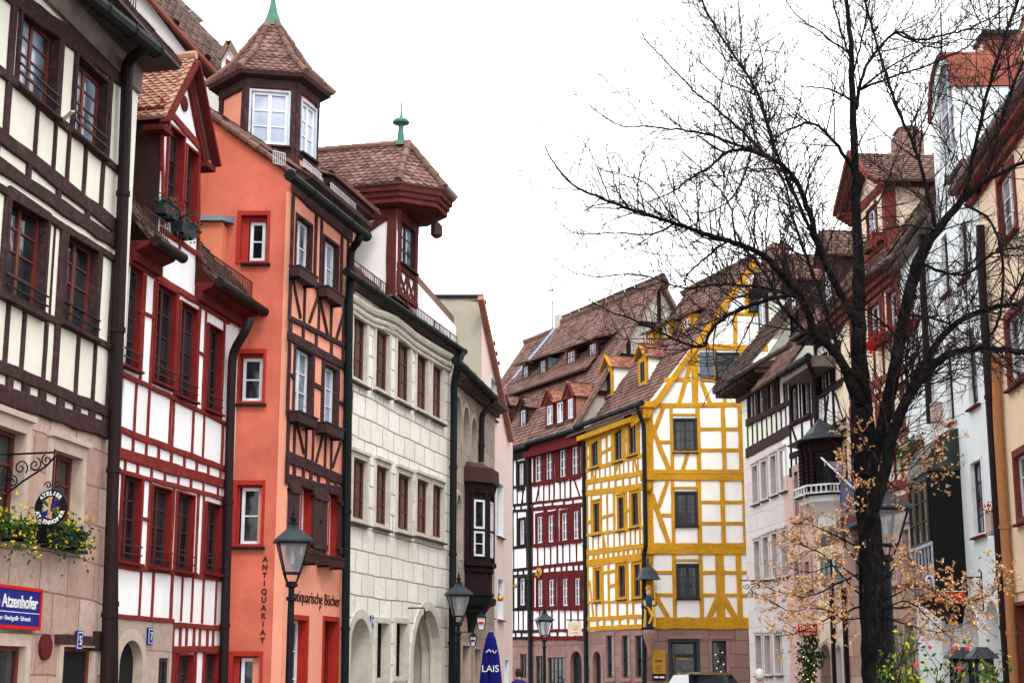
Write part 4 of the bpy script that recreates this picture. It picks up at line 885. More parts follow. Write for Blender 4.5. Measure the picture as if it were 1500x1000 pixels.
m = MB(); m.bar(fF.L(704,436,.08), fF.L(749,640,.08)+Vector((0,0,-.1)), .14, .16, up=(0,1,0)); m.build('verge', 'tile_red', Fh, fF)
m = MB(); m.box(-.1, fF2.len+.05, -.06, 5, zt, zt+.1); m.build('parapet_cap', 'iron', Fh, fF2)
m = MB(); tiled(m, (W_+.1,.0,zlo+.0), (W_+.1,5,zlo), (0,5,zt-.1), (0,0.0,zt-.1), .25, .22); m.build('roof', 'tile_brown', Fh, fF)
m = MB(); m.box(0.02, W_-.02, .35, 5, .1, zlo-.05); m.build('rear_wall', 'pink', Fh, fF)
# ============================================================ G: two timber houses with a long tiled roof beyond the bend
fG = fpx(730, 66.6, 858, 60.0)
uS = fG.uz(776, 800)[0]; WG = fG.len
G1 = thing('timber_house', 'narrow white house with thin dark brown timbers, just right of the pink gable', 'house', fG)
G2 = thing('timber_house', 'white house with oxblood timbers and rows of four tall windows, left of the yellow house', 'house', fG)
zsG = fG.uz(815, 932)[1]; zeG = fG.uz(815, 645)[1]
H1, H2, HS1, HS2 = [], [], [], []
kw = dict(lin='black_timber', sash='sash_white', nv=2, nh=2, r=.12, tw=.08, proud=.04, sill='black_timber', glass='glass_sky')
for w_ in ((745,750,682,720),(760,768,678,714),(745,750,765,800),(761,769,761,797),(746,751,848,886),(761,770,846,886)): win(fG, G1, H1, *w_, **kw)
kw = dict(lin='oxblood', sash='sash_white', nv=2, nh=3, r=.10, tw=.13, proud=.04, sill='oxblood', glass='glass')
for w_ in ((784,794,667,705),(800,810,662,703),(820,830,658,699),(838,848,654,696),(787,796,756,795),(803,812,754,794),(823,832,751,791),(840,849,748,789),(788,796,849,888),(804,813,848,887),(824,833,847,887),(842,851,846,887)): win(fG, G2, H2, *w_, **kw)
wall(fG, G1, rect(0, uS, zsG, zeG), H1, 'white', 5); wall(fG, G2, rect(uS, WG, zsG, zeG), H2, 'white', 5)
kw = dict(lin='trim_red_sand', r=.12, tw=.12, sill=None, sash='sash_dark')
win(fG, G1, HS1, 762, 772, 957, 992, **kw); win(fG, G2, HS2, 785, 797, 960, 1060, name='doorway', **kw); kw.update(nv=4, nh=5, tw=.05); win(fG, G2, HS2, 803, 828, 962, 1060, **kw)
arch(fG, G2, HS2, 836, 853, 953, r=.16, tw=.2, lin='trim_red_sand', fill='black')  # arch closed by a black sheet in place of interior shade
wall(fG, G1, rect(0, uS, 0, zsG), HS1, 'red_sandstone', 5, name='ground_floor_wall'); wall(fG, G2, rect(uS, WG, 0, zsG), HS2, 'red_sandstone', 5, name='ground_floor_wall')
T = TF(fG, .03)
L = dict(a=(778,660,858,637), b=(778,709,858,694), c=(778,737,858,728), d=(778,746,858,738), e=(778,799,858,790), f=(778,832,858,823), g=(778,842,858,838), h=(778,891,858,888), i=(778,924,858,922), j=(778,934,858,934))
for k, w in (('a',.3),('b',.14),('c',.12),('d',.16),('e',.12),('f',.14),('g',.2),('h',.12),('i',.12),('j',.16)): T.h(L[k], w, 777, 858)
T.posts([(778,.1),(797.5,.32),(815,.2),(834,.3),(853,.16)], L['a'], L['b'], .1); T.posts([(779,.08),(790,.0001),(797,.07),(805,.07),(812,.1),(821,.07),(828,.07),(836,.1),(855,.1)], L['b'], L['c'], .07)
T.b(791,708,785,738,.08); T.b(840,697,850,728,.08)
T.blocks(779, 857, 5, L['c'], L['d'], .12); T.posts([(780,.2),(799.5,.3),(817,.2),(836,.3),(855,.12)], L['d'], L['e'], .1)
T.posts([780,788,798,807,(817,.1),825,835,845,(856,.1)], L['e'], L['f'], .07); T.blocks(779, 857, 9, L['f'], L['g'], .12)
T.posts([(781,.22),(800,.36),(818.5,.25),(837.5,.36),(855.5,.12)], L['g'], L['h'], .1); T.posts([781,791,800,809,(819,.1),828,837,847,(856,.1)], L['h'], L['i'], .07); T.blocks(779, 857, 6, L['i'], L['j'], .14)
T.build('oxblood', G2)
T = TF(fG, .03)
for k in L: a = L[k]; T.h(a, .12, 740, 776)
T.posts([743,(752,.08),(757,.08),(771,.1),(776,.1)], L['a'], L['b'], .08); T.posts([744,752,758,766,772], L['b'], L['c'], .06); T.b(768,712,764,740,.07)
T.posts([743,(752,.08),(758,.08),(772,.1)], L['d'], L['e'], .08); T.posts([744,(753,.06),(772,.06)], L['e'], L['f'], .06); T.blocks(744, 775, 4, L['f'], L['g'], .12)
T.posts([744,(753,.08),(759,.08),(773,.1)], L['g'], L['h'], .08); T.posts([745,753,760,767,774], L['h'], L['i'], .06); T.blocks(745, 775, 3, L['i'], L['j'], .12); T.blocks(744, 775, 3, L['c'], L['d'], .12)
T.build('black_timber', G1)
pipe(fG, G2, [(772,652,.3),(774,662,.1),(777,1005,.1)], .08, 'pipe_dark'); pipe(fG, G2, [(850,628,.3),(855,640,.1),(859,1005,.1)], .09, 'pipe_dark')
gutter(fG, G2, (771,650,.35), (852,626,.35), .09); zg = fG.L(815,638,.35).z
gutter(fG, G1, (738,662,.35), (771,653,.35), .09)
m = MB(); m.box(uS, WG, -.3, .03, zeG-.45, zeG-.22); m.box(uS, WG, -.2, .03, zeG-.22, zeG+.1); m.build('fascia', 'oxblood', G2, fG)
m = MB(); m.box(0, uS-.02, -.2, .03, zeG-.35, zeG+.05); m.build('fascia', 'black_timber', G1, fG)
# main roof plane: eave -> ridge
RY = 3.9; rz = fG.hit(972, 411, Vector((0,RY,0)), Vector((0,1,0))); ZR = rz.z; E0 = Vector((0,-.35,zg+.06)); sl_ = (ZR-E0.z)/(RY+.35)
nrm = Vector((0,-sl_,1)).normalized()
def rp(px, py, up=0.0): return fG.hit(px, py, E0+Vector((0,0,up)), nrm)
ug = fG.len-.15
rl = fG.hit(822, 468, Vector((0,RY,0)), Vector((0,1,0))).x; fl = rp(742, 569); kf = (rl-fl.x)/(RY-fl.y); el = fl.x-(fl.y+.35)*kf
m = MB(); tiled(m, (el,-.35,E0.z), (ug,-.35,E0.z), (ug,RY,ZR), (rl,RY,ZR), .26, .2, lift=.03); ridge(m, (rl,RY,ZR+.05), (ug,RY,ZR+.05), .12, .5)
tiled(m, (ug,RY*2,E0.z), (rl,RY*2,E0.z), (rl,RY,ZR), (ug,RY,ZR), .8, .6); m.build('roof', 'tile_brown', G2, fG)
m = MB(); dz_ = .55; tiled(m, (-3.5,-.33,E0.z-.06), (el,-.33,E0.z-.06), (rl,RY,ZR-.25), (-5,RY,ZR-.25), .26, .2, lift=.03); ridge(m, (-5,RY,ZR-.2), (rl,RY,ZR-.2), .12, .5); m.build('roof', 'tile_brown', G1, fG)
m = MB(); m.bar((el,-.35,E0.z+.05), (rl,RY,ZR+.02), .3, .12, up=nrm); m.build('flashing', 'lead_light', G2, fG)
# gable triangle of the long roof, rising behind the yellow house
gf = Fac((fG.M @ Vector((ug-.3,-.2,0))).to_2d()[:], (fG.M @ Vector((ug-.3,RY*2+.2,0))).to_2d()[:])
wall(gf, G2, [(0,E0.z-.2),(gf.len,E0.z-.2),(RY+.2,ZR-.15)], [], 'aged_gable', .2, name='gable_wall')
T = TF(gf, .04); 
for k in (.25,.5,.72): zz = E0.z+(ZR-E0.z)*k; beam2(T.mb, ((RY+.2)*k+.1,zz), (gf.len-(RY+.2)*k-.1,zz), .2, .05)
for u in (2.6,RY+.2,5.6): beam2(T.mb, (u,E0.z), (u,ZR-.3-abs(u-RY-.2)*sl_), .18, .04)
beam2(T.mb, (2.2,E0.z), (3.2,E0.z+3.0), .16, .03); T.mb.build('gable_frame', 'black_timber', G2, gf)
m = MB(); m.bar((-.1,-.15,E0.z), (RY+.2,-.15,ZR+.08), .2, .12, up=(0,1,0)); m.bar((gf.len+.1,-.15,E0.z), (RY+.2,-.15,ZR+.06), .2, .12, up=(0,1,0)); m.build('verge', 'tile_brown', G2, gf)
def dormer(f, root, pl, pr, yt, yb, P, n, lin, sash, roofm, cheek, kind='gable', gh=.5, deep=1.6, ov=.15, nv=2, nh=2, glass='glass_sky', front=None, name='dormer', tw=.1, th=(.2,.16), verge=None, sill='lead'):
    b = f.hit((pl+pr)/2, yb, P, n); y = b.y-.02; u0 = f.uz(pl, (yt+yb)/2, -y)[0]; u1 = f.uz(pr, (yt+yb)/2, -y)[0]; z1 = f.uz((pl+pr)/2, yt, -y)[1]; z0 = b.z
    m = MB(); m.box(u0-tw, u1+tw, y, y+deep, z0-.35, z1+tw*1.2); d_ = m.build(name, cheek, root, f)
    win(f, d_, None, 0,0,0,0, lin, sash, nv, nh, r=.07, tw=tw, proud=.03, uz=(u0,u1,z0,z1), glass=glass, y0=y-.05, sill=sill, name='window')
    um = (u0+u1)/2; hw = (u1-u0)/2+tw+ov; zt = z1+tw*1.2; m = MB()
    if kind == 'gable':
        r_ = max(0, gh); m.prism([(u0-tw, y+.0, zt), (u1+tw, y+.0, zt), (um, y+.0, zt+gh*((u1-u0)/2+tw)/hw)], (0, .1, 0)); 
        g = MB(); tiled(g, (um+hw, y-ov, zt-.03), (um+hw, y+deep+.6, zt-.03), (um, y+deep+.6, zt+gh), (um, y-ov, zt+gh), th[0], th[1]); tiled(g, (um-hw, y+deep+.6, zt-.03), (um-hw, y-ov, zt-.03), (um, y-ov, zt+gh), (um, y+deep+.6, zt+gh), th[0], th[1])
        g.build('roof', roofm, d_, f); m.bar((um-hw, y-ov-.02, zt-.06), (um, y-ov-.02, zt+gh), .06, .12, up=(0,1,0)); m.bar((um+hw, y-ov-.02, zt-.06), (um, y-ov-.02, zt+gh), .06, .12, up=(0,1,0)); m.build('pediment', verge or lin, d_, f)
    else:
        g = MB(); tiled(g, (um-hw, y-ov, zt), (um+hw, y-ov, zt), (um+hw, y+deep+.5, zt+gh), (um-hw, y+deep+.5, zt+gh), th[0], th[1]); g.build('roof', roofm, d_, f)
    return d_, (u0, u1, z0, z1, y)
kw = dict(P=E0, n=nrm, roofm='tile_red', cheek='tile_red', lin='maroon', sash='sash_white', gh=.55, deep=1.0, tw=.08)
dormer(fG, G2, 803, 812, 594, 622, **kw); dormer(fG, G2, 818, 827, 589, 619, kind='shed', **{**kw, 'gh': .3}); dormer(fG, G2, 834, 842, 584, 613, **kw)
# shed dormer band under the upper roof lip
def band(root, px0, py0, px1, py1, wins, lin, cheek, ue0, ue1):
    a = rp(px0, py0); b = rp(px1, py1)
    return a, b
kw = dict(P=E0, n=nrm, roofm='tile_brown', kind='shed', gh=.75, deep=1.6, tw=.1, ov=.45)
dormer(fG, G2, 769, 775, 537, 558, lin='brown_timber', sash='sash_white', cheek='shutter_brown', nv=1, **kw); dormer(fG, G2, 794, 801, 529, 552, lin='brown_timber', sash='sash_white', cheek='lead_light', nv=1, **kw)
dormer(fG, G2, 834, 844, 515, 537, lin='maroon', sash='sash_white', cheek='bay_black', **kw); dormer(fG, G2, 866, 875, 504, 524, lin='maroon', sash='sash_white', cheek='bay_black', **kw)
# mid eave strip with snow guard
a = rp(742,572); b = rp(872,530); m = MB(); m.hexa([(a.x,a.y-.5,a.z-.3),(b.x,b.y-.5,a.z-.3),(b.x,b.y+.6,a.z+.7),(a.x,a.y+.6,a.z+.7),(a.x,a.y-.5,a.z-.18),(b.x,b.y-.5,a.z-.18),(b.x,b.y+.6,a.z+.85),(a.x,a.y+.6,a.z+.85)])
m = MB(); c = (a.z+b.z)/2; y_ = (a.y+b.y)/2; tiled(m, (a.x,y_-.55,c-.42), (b.x,y_-.55,c-.42), (b.x,y_+.3,c+.62), (a.x,y_+.3,c+.62), .26, .2); m.build('mid_roof', 'tile_brown', G2, fG)
m = MB(); m.tube([(a.x,y_-.6,c-.42),(b.x,y_-.6,c-.42)], .07, 8); railing(m, (a.x,y_-.1,c+.25), (b.x,y_-.1,c+.25), .22, 40); m.build('mid_gutter', 'shutter_brown', G2, fG)
# timber dormers at the left end (G1)
kw = dict(P=E0+Vector((0,0,-.3)), n=nrm, roofm='tile_brown', cheek='shutter_brown', lin='black_timber', sash='sash_white', gh=.4, deep=1.2)
dormer(fG, G1, 743, 747, 598, 632, nv=1, **kw); dormer(fG, G1, 765, 772, 601, 630, nv=1, **kw)
m = MB(); p = fG.hit(824, 459, Vector((0,RY-.1,0)), Vector((0,1,0))); q = fG.hit(815, 480, Vector((0,RY-.1,0)), Vector((0,1,0))); m.box(q.x, q.x+.4, RY-.2, RY+.4, q.z-.5, p.z); m.build('chimney', 'aged_gable', G2, fG)
an = thing('antenna', 'thin rooftop antenna with two cross bars on the long tiled roof', 'antenna', loc=fG.M @ Vector((q.x+.05, RY, q.z)))
p = fG.hit(806, 412, Vector((0,RY-.1,0)), Vector((0,1,0))); q2 = fG.hit(806, 474, Vector((0,RY-.1,0)), Vector((0,1,0)))
m = MB(); m.tube([(p.x,RY,q2.z-.6),(p.x,RY,p.z)], .028, 5); m.build('mast', 'iron', an, fG); m = MB(); h = p.z-q2.z
m.tube([(p.x-.5,RY,q2.z+h*.82),(p.x+.12,RY,q2.z+h*.8)], .016, 4); m.tube([(p.x-.3,RY,q2.z+h*.5),(p.x+.1,RY,q2.z+h*.48)], .016, 4)
for k in (-.45,-.3,-.15): m.tube([(p.x+k,RY-.2,q2.z+h*.82),(p.x+k,RY+.2,q2.z+h*.82)], .012, 4)
m.build('bar', 'iron', an, fG)
# gold emblem and hanging sign
gm = thing('gold_emblem', 'small ornate gold emblem between the windows of the oxblood timbered house', 'sign', loc=fG.M @ Vector((fG.uz(789,838)[0], -.1, fG.uz(789,838)[1])))
m = MB(); u, z = fG.uz(789, 838, .08)
for k in range(10): 
    a = k*math.pi/5; spiral(m, (u+math.cos(a)*.19, -.08, z+math.sin(a)*.13), .07, 1.1, a, .018, 1 if k % 2 else -1, n=10)
m.tube([(u-.08,-.1,z+.1),(u+.05,-.1,z+.13),(u+.07,-.1,z+.02),(u-.08,-.1,z-.1),(u+.1,-.1,z-.1)], .022, 5); m.build('ornament', 'gold', gm, fG)
o = at(842, 920, 59.2); hs_ = thing('hanging_sign', 'square cream sign hanging from a black arm left of the yellow house', 'sign', loc=o); Wm = Matrix.Translation(o)
m = MB(); m.box(-.26, .26, -.03, .03, -.26, .26); m.build('board', 'sign_cream', hs_, Wm)
m = MB(); m.tube([(-.03,-.04,.1),(.05,-.04,.13),(.07,-.04,.05),(-.05,-.04,-.02),(.09,-.04,-.03)], .012, 5); m.box(-.15,.15,-.035,-.03,-.17,-.14); m.build('mark', 'gold', hs_, Wm)
m = MB(); m.tube([(-.32,0,.32),(.42,.0,.32)], .022, 5); m.tube([(-.2,0,.32),(-.2,0,.26)], .01, 4); m.tube([(.2,0,.32),(.2,0,.26)], .01, 4); m.build('arm', 'iron', hs_, Wm)
# ============================================================ Y: yellow corner house
fY = fpx(859, 59.9, 945, 55.0); fY2 = Fac(((945-750)/F0*55, 55.0), (12.4, 54.6))
Y = thing('timber_house', 'yellow timbered house at the bend with white panels and a tall gable', 'house', fY2)
zsY = fY.uz(903, 922)[1]; zeY = fY.uz(940, 604)[1]; H = []; HS = []
kw = dict(lin='yellow_timber', sash='sash_slate', nv=2, nh=4, r=.10, tw=.09, proud=.04, sill='gutter_black', glass='glass', head=.05)
for w_ in ((867,877,640,682),(901,912,627,673),(922,933,619,664),(870,879,737,780),(906,915,728,774),(926,936,722,769),(873,880,835,878),(907,917,828,874),(930,939,826,873)): win(fY, Y, H, *w_, **kw)
wall(fY, Y, rect(0, fY.len, zsY, zeY), H, 'yellow_white', .3)
arch(fY, Y, HS, 869, 881, 953, r=.16, tw=.22, lin='trim_red_sand', fill='black')  # black fill stands for the shade inside the archway
kw = dict(lin='trim_red_sand', sash='sash_dark', r=.15, tw=.1, sill='trim_red_sand', nv=1, nh=2)
for w_ in ((888,899,930,992),(911,922,930,992),(931,942,930,992)): win(fY, Y, HS, *w_, **kw)
wall(fY, Y, rect(0, fY.len, 0, zsY), HS, 'red_sandstone', .3, name='ground_floor_wall')
T = TF(fY, .03, wob=1.3)
L = dict(a=(860,648,942,607), b=(861,688,942,667), c=(861,706,942,692), d=(862,722,942,712), e=(862,783,942,772), f=(862,809,942,799), g=(863,824,942,815), h=(863,882,942,880), i=(863,906,942,902), j=(863,920,942,917))
for k, w in (('a',.30),('b',.14),('c',.18),('d',.22),('e',.12),('f',.18),('g',.26),('h',.10),('i',.14),('j',.16)): T.h(L[k], w, 859, 945)
big = lambda xs: [(x, .14) for x in xs]
T.posts([(860,.1),(864.5,.14),(880,.16),(889,.14),(897,.18),(915,.18),(919,.12),(936,.16),(943,.12)], L['a'], L['b'], .14)
T.h((880,664,897,655), .12); T.h((861,670,866,668), .12); T.h((912,646,921,641), .12)
T.posts([860,867,873,879,887,894,901,908,914,921,928,935,943], L['b'], L['c'], .09); T.b(868,690,872,706,.09); T.b(905,680,900,700,.09); T.b(930,672,934,692,.09)
T.blocks(861, 943, 8, L['c'], L['d'], .16)
T.posts([(861,.1),(867,.12),(881,.14),(890,.14),(900,.2),(918,.14),(923,.14),(938,.14),(943,.12)], L['d'], L['e'], .14); T.h((881,758,900,752), .1); T.h((861,765,868,763), .12); T.h((916,748,926,745), .12)
T.posts([862,869,877,884,891,900,908,916,924,931,938,943], L['e'], L['f'], .09); T.b(884,783,888,806,.09)
T.blocks(862, 943, 11, L['f'], L['g'], .18)
T.posts([(862,.1),(870,.14),(883,.18),(892,.16),(903,.18),(920,.14),(926,.12),(941,.12)], L['g'], L['h'], .14); T.h((883,838,903,835), .1); T.h((892,858,903,856), .1)
T.posts([(863,.1),(874,.12),(884,.16),(893,.14),(905,.14),(919,.14),(928,.14),(943,.12)], L['h'], L['i'], .14); T.b(864,850,870,905,.12); T.blocks(863, 943, 7, L['i'], L['j'], .18)
T.build('yellow_timber', Y, 'timber_frame')
# gable wall
apx = fY2.uz(1106, 388); U2 = fY2.len; ul_ = -.0; slp = (apx[1]-zeY)/(apx[0])
H = []; HS = []
kw = dict(lin='sash_dark', sash='sash_slate', nv=4, nh=3, r=.10, tw=.06, proud=.04, sill='gutter_black', glass='glass', fw=.06, mull=.12)
for w_ in ((988,1019,615,660),(991,1020,722,768),(993,1022,828,874)): win(fY2, Y, H, *w_, **kw)
kw.update(tw=.04); win(fY2, Y, H, 1049, 1083, 518, 553, **kw); win(fY2, Y, H, 1097, 1112, 424, 455, **{**kw, 'nv': 2})
wall(fY2, Y, [(0,zsY),(U2,zsY),(U2,zeY),(apx[0]*2,zeY) if apx[0]*2 < U2-.01 else (U2,zeY+.01),(apx[0],apx[1]),(0,zeY)], H, 'yellow_white', .3, name='gable_wall')
kd = dict(lin='sash_slate', sash='sash_slate', r=.3, tw=.1, sill=None, glass='glass', nv=1, nh=2)
win(fY2, Y, HS, 984, 1022, 940, 1060, name='doorway', **kd); kd.update(lin='trim_red_sand'); win(fY2, Y, HS, 1043, 1065, 938, 994, **kd)
wall(fY2, Y, rect(0, U2, 0, zsY), HS, 'red_sandstone', .3, name='ground_floor_wall')
m = MB()
for (x0,x1,y_) in ((977,1029,935),(1039,1072,935)): m.box(fY2.uz(x0,y_)[0], fY2.uz(x1,y_)[0], -.07, .05, fY2.uz(x0,y_)[1], fY2.uz(x0,y_)[1]+.1)
m.build('lintel', 'trim_red_sand', Y, fY2)
u0,z1 = fY2.uz(984,940); u1,_ = fY2.uz(1022,940)
m = MB(); c_ = (u0+u1)/2; m.box(c_-.3, c_+.28, .2, .24, z1-.58, z1-.53); m.build('door_strip', 'sign_mustard', Y, fY2); m = MB(); m.box(u0+.1, c_-.33, .2, .25, 0, z1-.08); m.box(c_+.31, u1-.1, .2, .25, 0, z1-.08); m.box(c_-.33, c_+.31, .2, .25, z1-.53, z1-.40); m.build('door_frame', 'sash_slate', Y, fY2)
m = MB()
for (px, py) in ((1048,958),(1052,968),(1058,955),(1060,972),(1050,978),(1056,983),(1062,962)): p = fY2.L(px, py, -.24); m.lathe((p.x,p.y,p.z), [(.0,-.02),(.025,0),(.0,.02)], 5)
m.build('window_lights', 'light', Y, fY2)
T = TF(fY2, .035, wob=.7)
R1 = (948,593,1100,592); R2 = (948,690,1100,691); R2b = (948,700,1100,701); R3 = (948,798,1100,798); R3b = (948,807,1100,807); R4 = (948,910,1100,910)
X1 = 1125
T.h((1018,508,1125,510), .20); T.h((946,594,X1,592), .16); T.h((946,691,X1,691), .18); T.h((946,699,X1,700), .2, d=.02); T.h((946,799,X1,798), .18); T.h((946,807,X1,807), .22, d=.02); T.h((946,912,X1,912), .40)
T.posts([(950,.34),(984,.12),(1023,.16),(1060,.15),(1085,.16),(1112,.15)], R1, R2, .14); T.posts([(950,.34),(986,.12),(1024,.16),(1059,.15),(1091,.16),(1115,.15)], R2b, R3, .14); T.posts([(951,.30),(988,.14),(1027,.14),(1055,.30),(1083,.18),(1112,.15)], R3b, R4, .14)
for y_, x0, x1 in ((628,1023,1088),(659,1023,1088),(735,1024,1092),(766,1024,1092),(838,953,988),(871,953,988),(838,1027,1105),(871,1027,1105),(647,962,984),(754,966,986)): T.b(x0, y_, x1, y_, .12)
T.h((985,607,1023,607), .08); T.h((985,714,1023,714), .08); T.h((988,820,1027,820), .08); T.b(984,662,1023,662,.1); T.b(986,771,1024,771,.1); T.b(988,877,1027,877,.1)
T.b(950,612,980,688,.17); T.b(972,596,958,634,.15); T.b(1008,662,1000,688,.13); T.b(955,724,980,796,.17); T.b(978,704,965,742,.15); T.b(958,868,979,904,.17); T.b(1055,868,1038,906,.2); T.b(1056,868,1078,906,.2)
# attic storey
AT = (1018,508,1125,510)
T.posts([(1018,.22),(1062,.14),(1109,.14)], AT, R1, .14) if False else T.b(1018,512,1018,590,.24)
T.b(1062,557,1062,592,.14); T.b(1086,512,1086,592,.14); T.b(1013,528,995,590,.16); T.b(1028,560,1040,590,.15); T.b(973,556,1012,556,.14); T.b(1025,556,1100,557,.14); T.b(1047,514,1047,556,.1)
T.b(1077,462,1077,508,.15); T.b(1094,420,1094,460,.14); T.b(1052,458,1118,461,.14); T.b(1085,416,1120,418,.12)
T.build('yellow_timber', Y, 'gable_frame')
# corner brackets
for y_ in (594, 700, 808):
    m = MB(); p = fY2.L(947, y_, .12); m.box(p.x-.22, p.x+.28, -.32, .02, p.z-.08, p.z+.14); m.box(p.x-.15, p.x+.2, -.24, .02, p.z-.34, p.z-.08); m.lathe((p.x+.02,-.12,p.z-.5), [(.06,0),(.15,.06),(.17,.16)], 8); m.build('corner_bracket', 'yellow_timber', Y, fY2)
shutter(fY2, Y, 1025, 1046, 515, 553, 'shutter_slate', .08)
m = MB(); z_ = zeY; a_ = Vector((-.35,-.2,z_-.25)); b_ = Vector((apx[0],-.2,apx[1]+.22)); mid = Vector((.55,-.2,z_+.45))
for p, q in ((a_, mid), (mid, b_)): m.bar(p, q, .08, .34, up=(0,1,0)) if False else m.prism([p+Vector((0,0,-.3)), q+Vector((0,0,-.3)), q+Vector((0,0,.05)), p+Vector((0,0,.05))], (0,.22,0))
c_ = Vector((apx[0]*2+.3,-.2,z_-.25)); m.prism([b_+Vector((0,0,-.3)), c_+Vector((0,0,-.3)), c_+Vector((0,0,.05)), b_+Vector((0,0,.05))], (0,.22,0)); m.build('verge_board', 'yellow_timber', Y, fY2)
# roof slopes in the left facade's frame
fi = fY.Mi; B0 = fi @ (fY2.M @ b_); n0 = fi @ (fY2.M @ Vector((-.35,-.25,z_-.1)))
ez = zeY+.0; rgz = B0.z+.05; ry = B0.y; LY = fY.len; ry2 = ry
m = MB(); ky, kz = .55, ez+.42
tiled(m, (-1.0,-.38,ez), (LY+.28,-.38,ez), (LY+.18,ky,kz), (-1.0,ky,kz), .24, .19, lift=.03); tiled(m, (-1.0,ky,kz), (LY+.18,ky,kz), (B0.x,ry,rgz), (B0.x-LY-.2,ry,rgz), .24, .19, lift=.03)
ridge(m, (B0.x-LY-.2,ry,rgz+.05), (B0.x,ry,rgz+.05), .1, .4); bk_ = fi @ (fY2.M @ Vector((apx[0]*2,-.2,z_-.2)))
tiled(m, (bk_.x-.0,bk_.y,ez), (bk_.x-6,bk_.y,ez), (B0.x-6,ry,rgz), (B0.x,ry,rgz), .6, .5); m.build('roof', 'tile_brown', Y, fY)
PY = Vector((0,ky,kz)); nY = Vector((0,-(rgz-kz)/(ry-ky),1)).normalized()
kw = dict(P=PY, n=nY, roofm='tile_red', cheek='yellow_white', lin='yellow_timber', sash='sash_slate', deep=1.7, tw=.14, th=(.2,.16), gh=.5, glass='glass', nh=4)
dormer(fY, Y, 889, 897, 545, 578, **kw); dormer(fY, Y, 940, 947, 530, 560, **kw)
kw.update(kind='shed', gh=.8, cheek='yellow_paint', sash='sash_white', ov=.25, nh=2, roofm='tile_brown', deep=1.3, tw=.12)
dormer(fY, Y, 951, 958, 492, 506, **kw); dormer(fY, Y, 975, 983, 478, 492, **kw); dormer(fY, Y, 1004, 1013, 467, 481, **kw)
gutter(fY, Y, (843,625,.42), (940,590,.42), .1); m = MB(); m.box(-.05, LY+.1, -.3, .02, ez-.3, ez-.12); m.build('eave', 'yellow_timber', Y, fY)
pipe(fY, Y, [(932,596,.42),(935,602,.40),(943,622,.14),(946,800,.14),(943,812,.14),(944,1006,.14)], .08, 'gutter_black')
# statue on the corner with console and lead canopy
o = at(951, 922, 54.55); st = thing('statue', 'painted corner figure of a robed bishop in blue and gold under a small lead canopy', 'statue', loc=o); Wm = Matrix.Translation(o)
m = MB(); m.lathe((0,0,-.9), [(.06,0),(.1,.3),(.2,.62),(.24,.8),(.24,.88),(.18,.9)], 10); m.build('console', 'trim_red_sand', st, Wm)
m = MB(); m.lathe((0,0,0), [(.17,0),(.2,.12),(.16,.35),(.17,.6),(.21,.85),(.2,1.0),(.1,1.12),(.06,1.18)], 12, sy=.8); m.tube([(-.17,-.02,1.02),(-.22,-.12,.8),(-.08,-.22,.72)], [.07,.065,.05], 8); m.tube([(.17,-.02,1.02),(.22,-.12,.85),(.14,-.22,.82)], [.07,.065,.045], 8); m.build('robe', 'robe_blue', st, Wm, smooth=True)
m = MB(); 
for s_ in (-1,1): m.tube([(s_*.16,-.10,1.0),(s_*.13,-.16,.6),(s_*.17,-.13,.1)], [.045,.05,.06], 6)
m.tube([(-.05,-.2,.75),(.1,-.2,.45),(-.02,-.18,.2)], [.05,.07,.04], 6); m.tube([(.2,-.22,.1),(.2,-.2,1.38)], .014, 6); spiral(m, (.2,-.2,1.45), .08, 1.2, -1.5, .016); m.lathe((0,0,1.36), [(.1,0),(.12,.06),(.07,.18),(.01,.27)], 8, sy=.6); m.build('gold_trim', 'gold', st, Wm)
m = MB(); m.lathe((0,-.01,1.16), [(.04,0),(.075,.05),(.09,.12),(.085,.19),(.05,.24)], 10); m.tube([(0,-.09,1.29),(0,-.115,1.265),(0,-.09,1.25)], .014, 5); m.lathe((-.07,-.24,.72), [(.01,0),(.035,.03),(.02,.07)], 6); m.lathe((.15,-.23,.82), [(.01,0),(.035,.03),(.02,.07)], 6); m.build('head', 'skin', st, Wm, smooth=True)
m = MB(); m.lathe((0,0,1.72), [(.44,0),(.42,.04),(.36,.12),(.3,.3),(.16,.42),(.06,.48),(.03,.6),(.05,.68),(.01,.78)], 8); m.build('canopy', 'lead', st, Wm)
sg = thing('notice_board', 'mustard gold notice board with a black strip below on the yellow corner house', 'sign', fY2)
u0, z1 = fY2.uz(955, 951); u1, z0 = fY2.uz(975, 986); _, zz = fY2.uz(975, 995)
m = MB(); m.box(u0, u1, -.09, -.02, z0, z1); m.build('board', 'sign_mustard', sg, fY2); m = MB(); m.box(u0, u1, -.10, -.02, zz, z0-.02); m.build('strip', 'black', sg, fY2)
m = MB(); 
for k in range(5): m.box(u0+.12, u1-.12+R.uniform(-.08,0), -.094, -.09, z0+.08+k*.05, z0+.095+k*.05)
m.box(u0+.1,u1-.1,-.094,-.09,(z0+z1)/2+.0,(z0+z1)/2+.05); m.build('print', 'brown_timber', sg, fY2)
m = MB(); m.box(u0+.05, u0+.2, -.104, -.10, zz+.06, zz+.12); m.box(u0+.24, u1-.05, -.104, -.10, zz+.06, zz+.12); m.build('white_print', 'sign_white', sg, fY2)
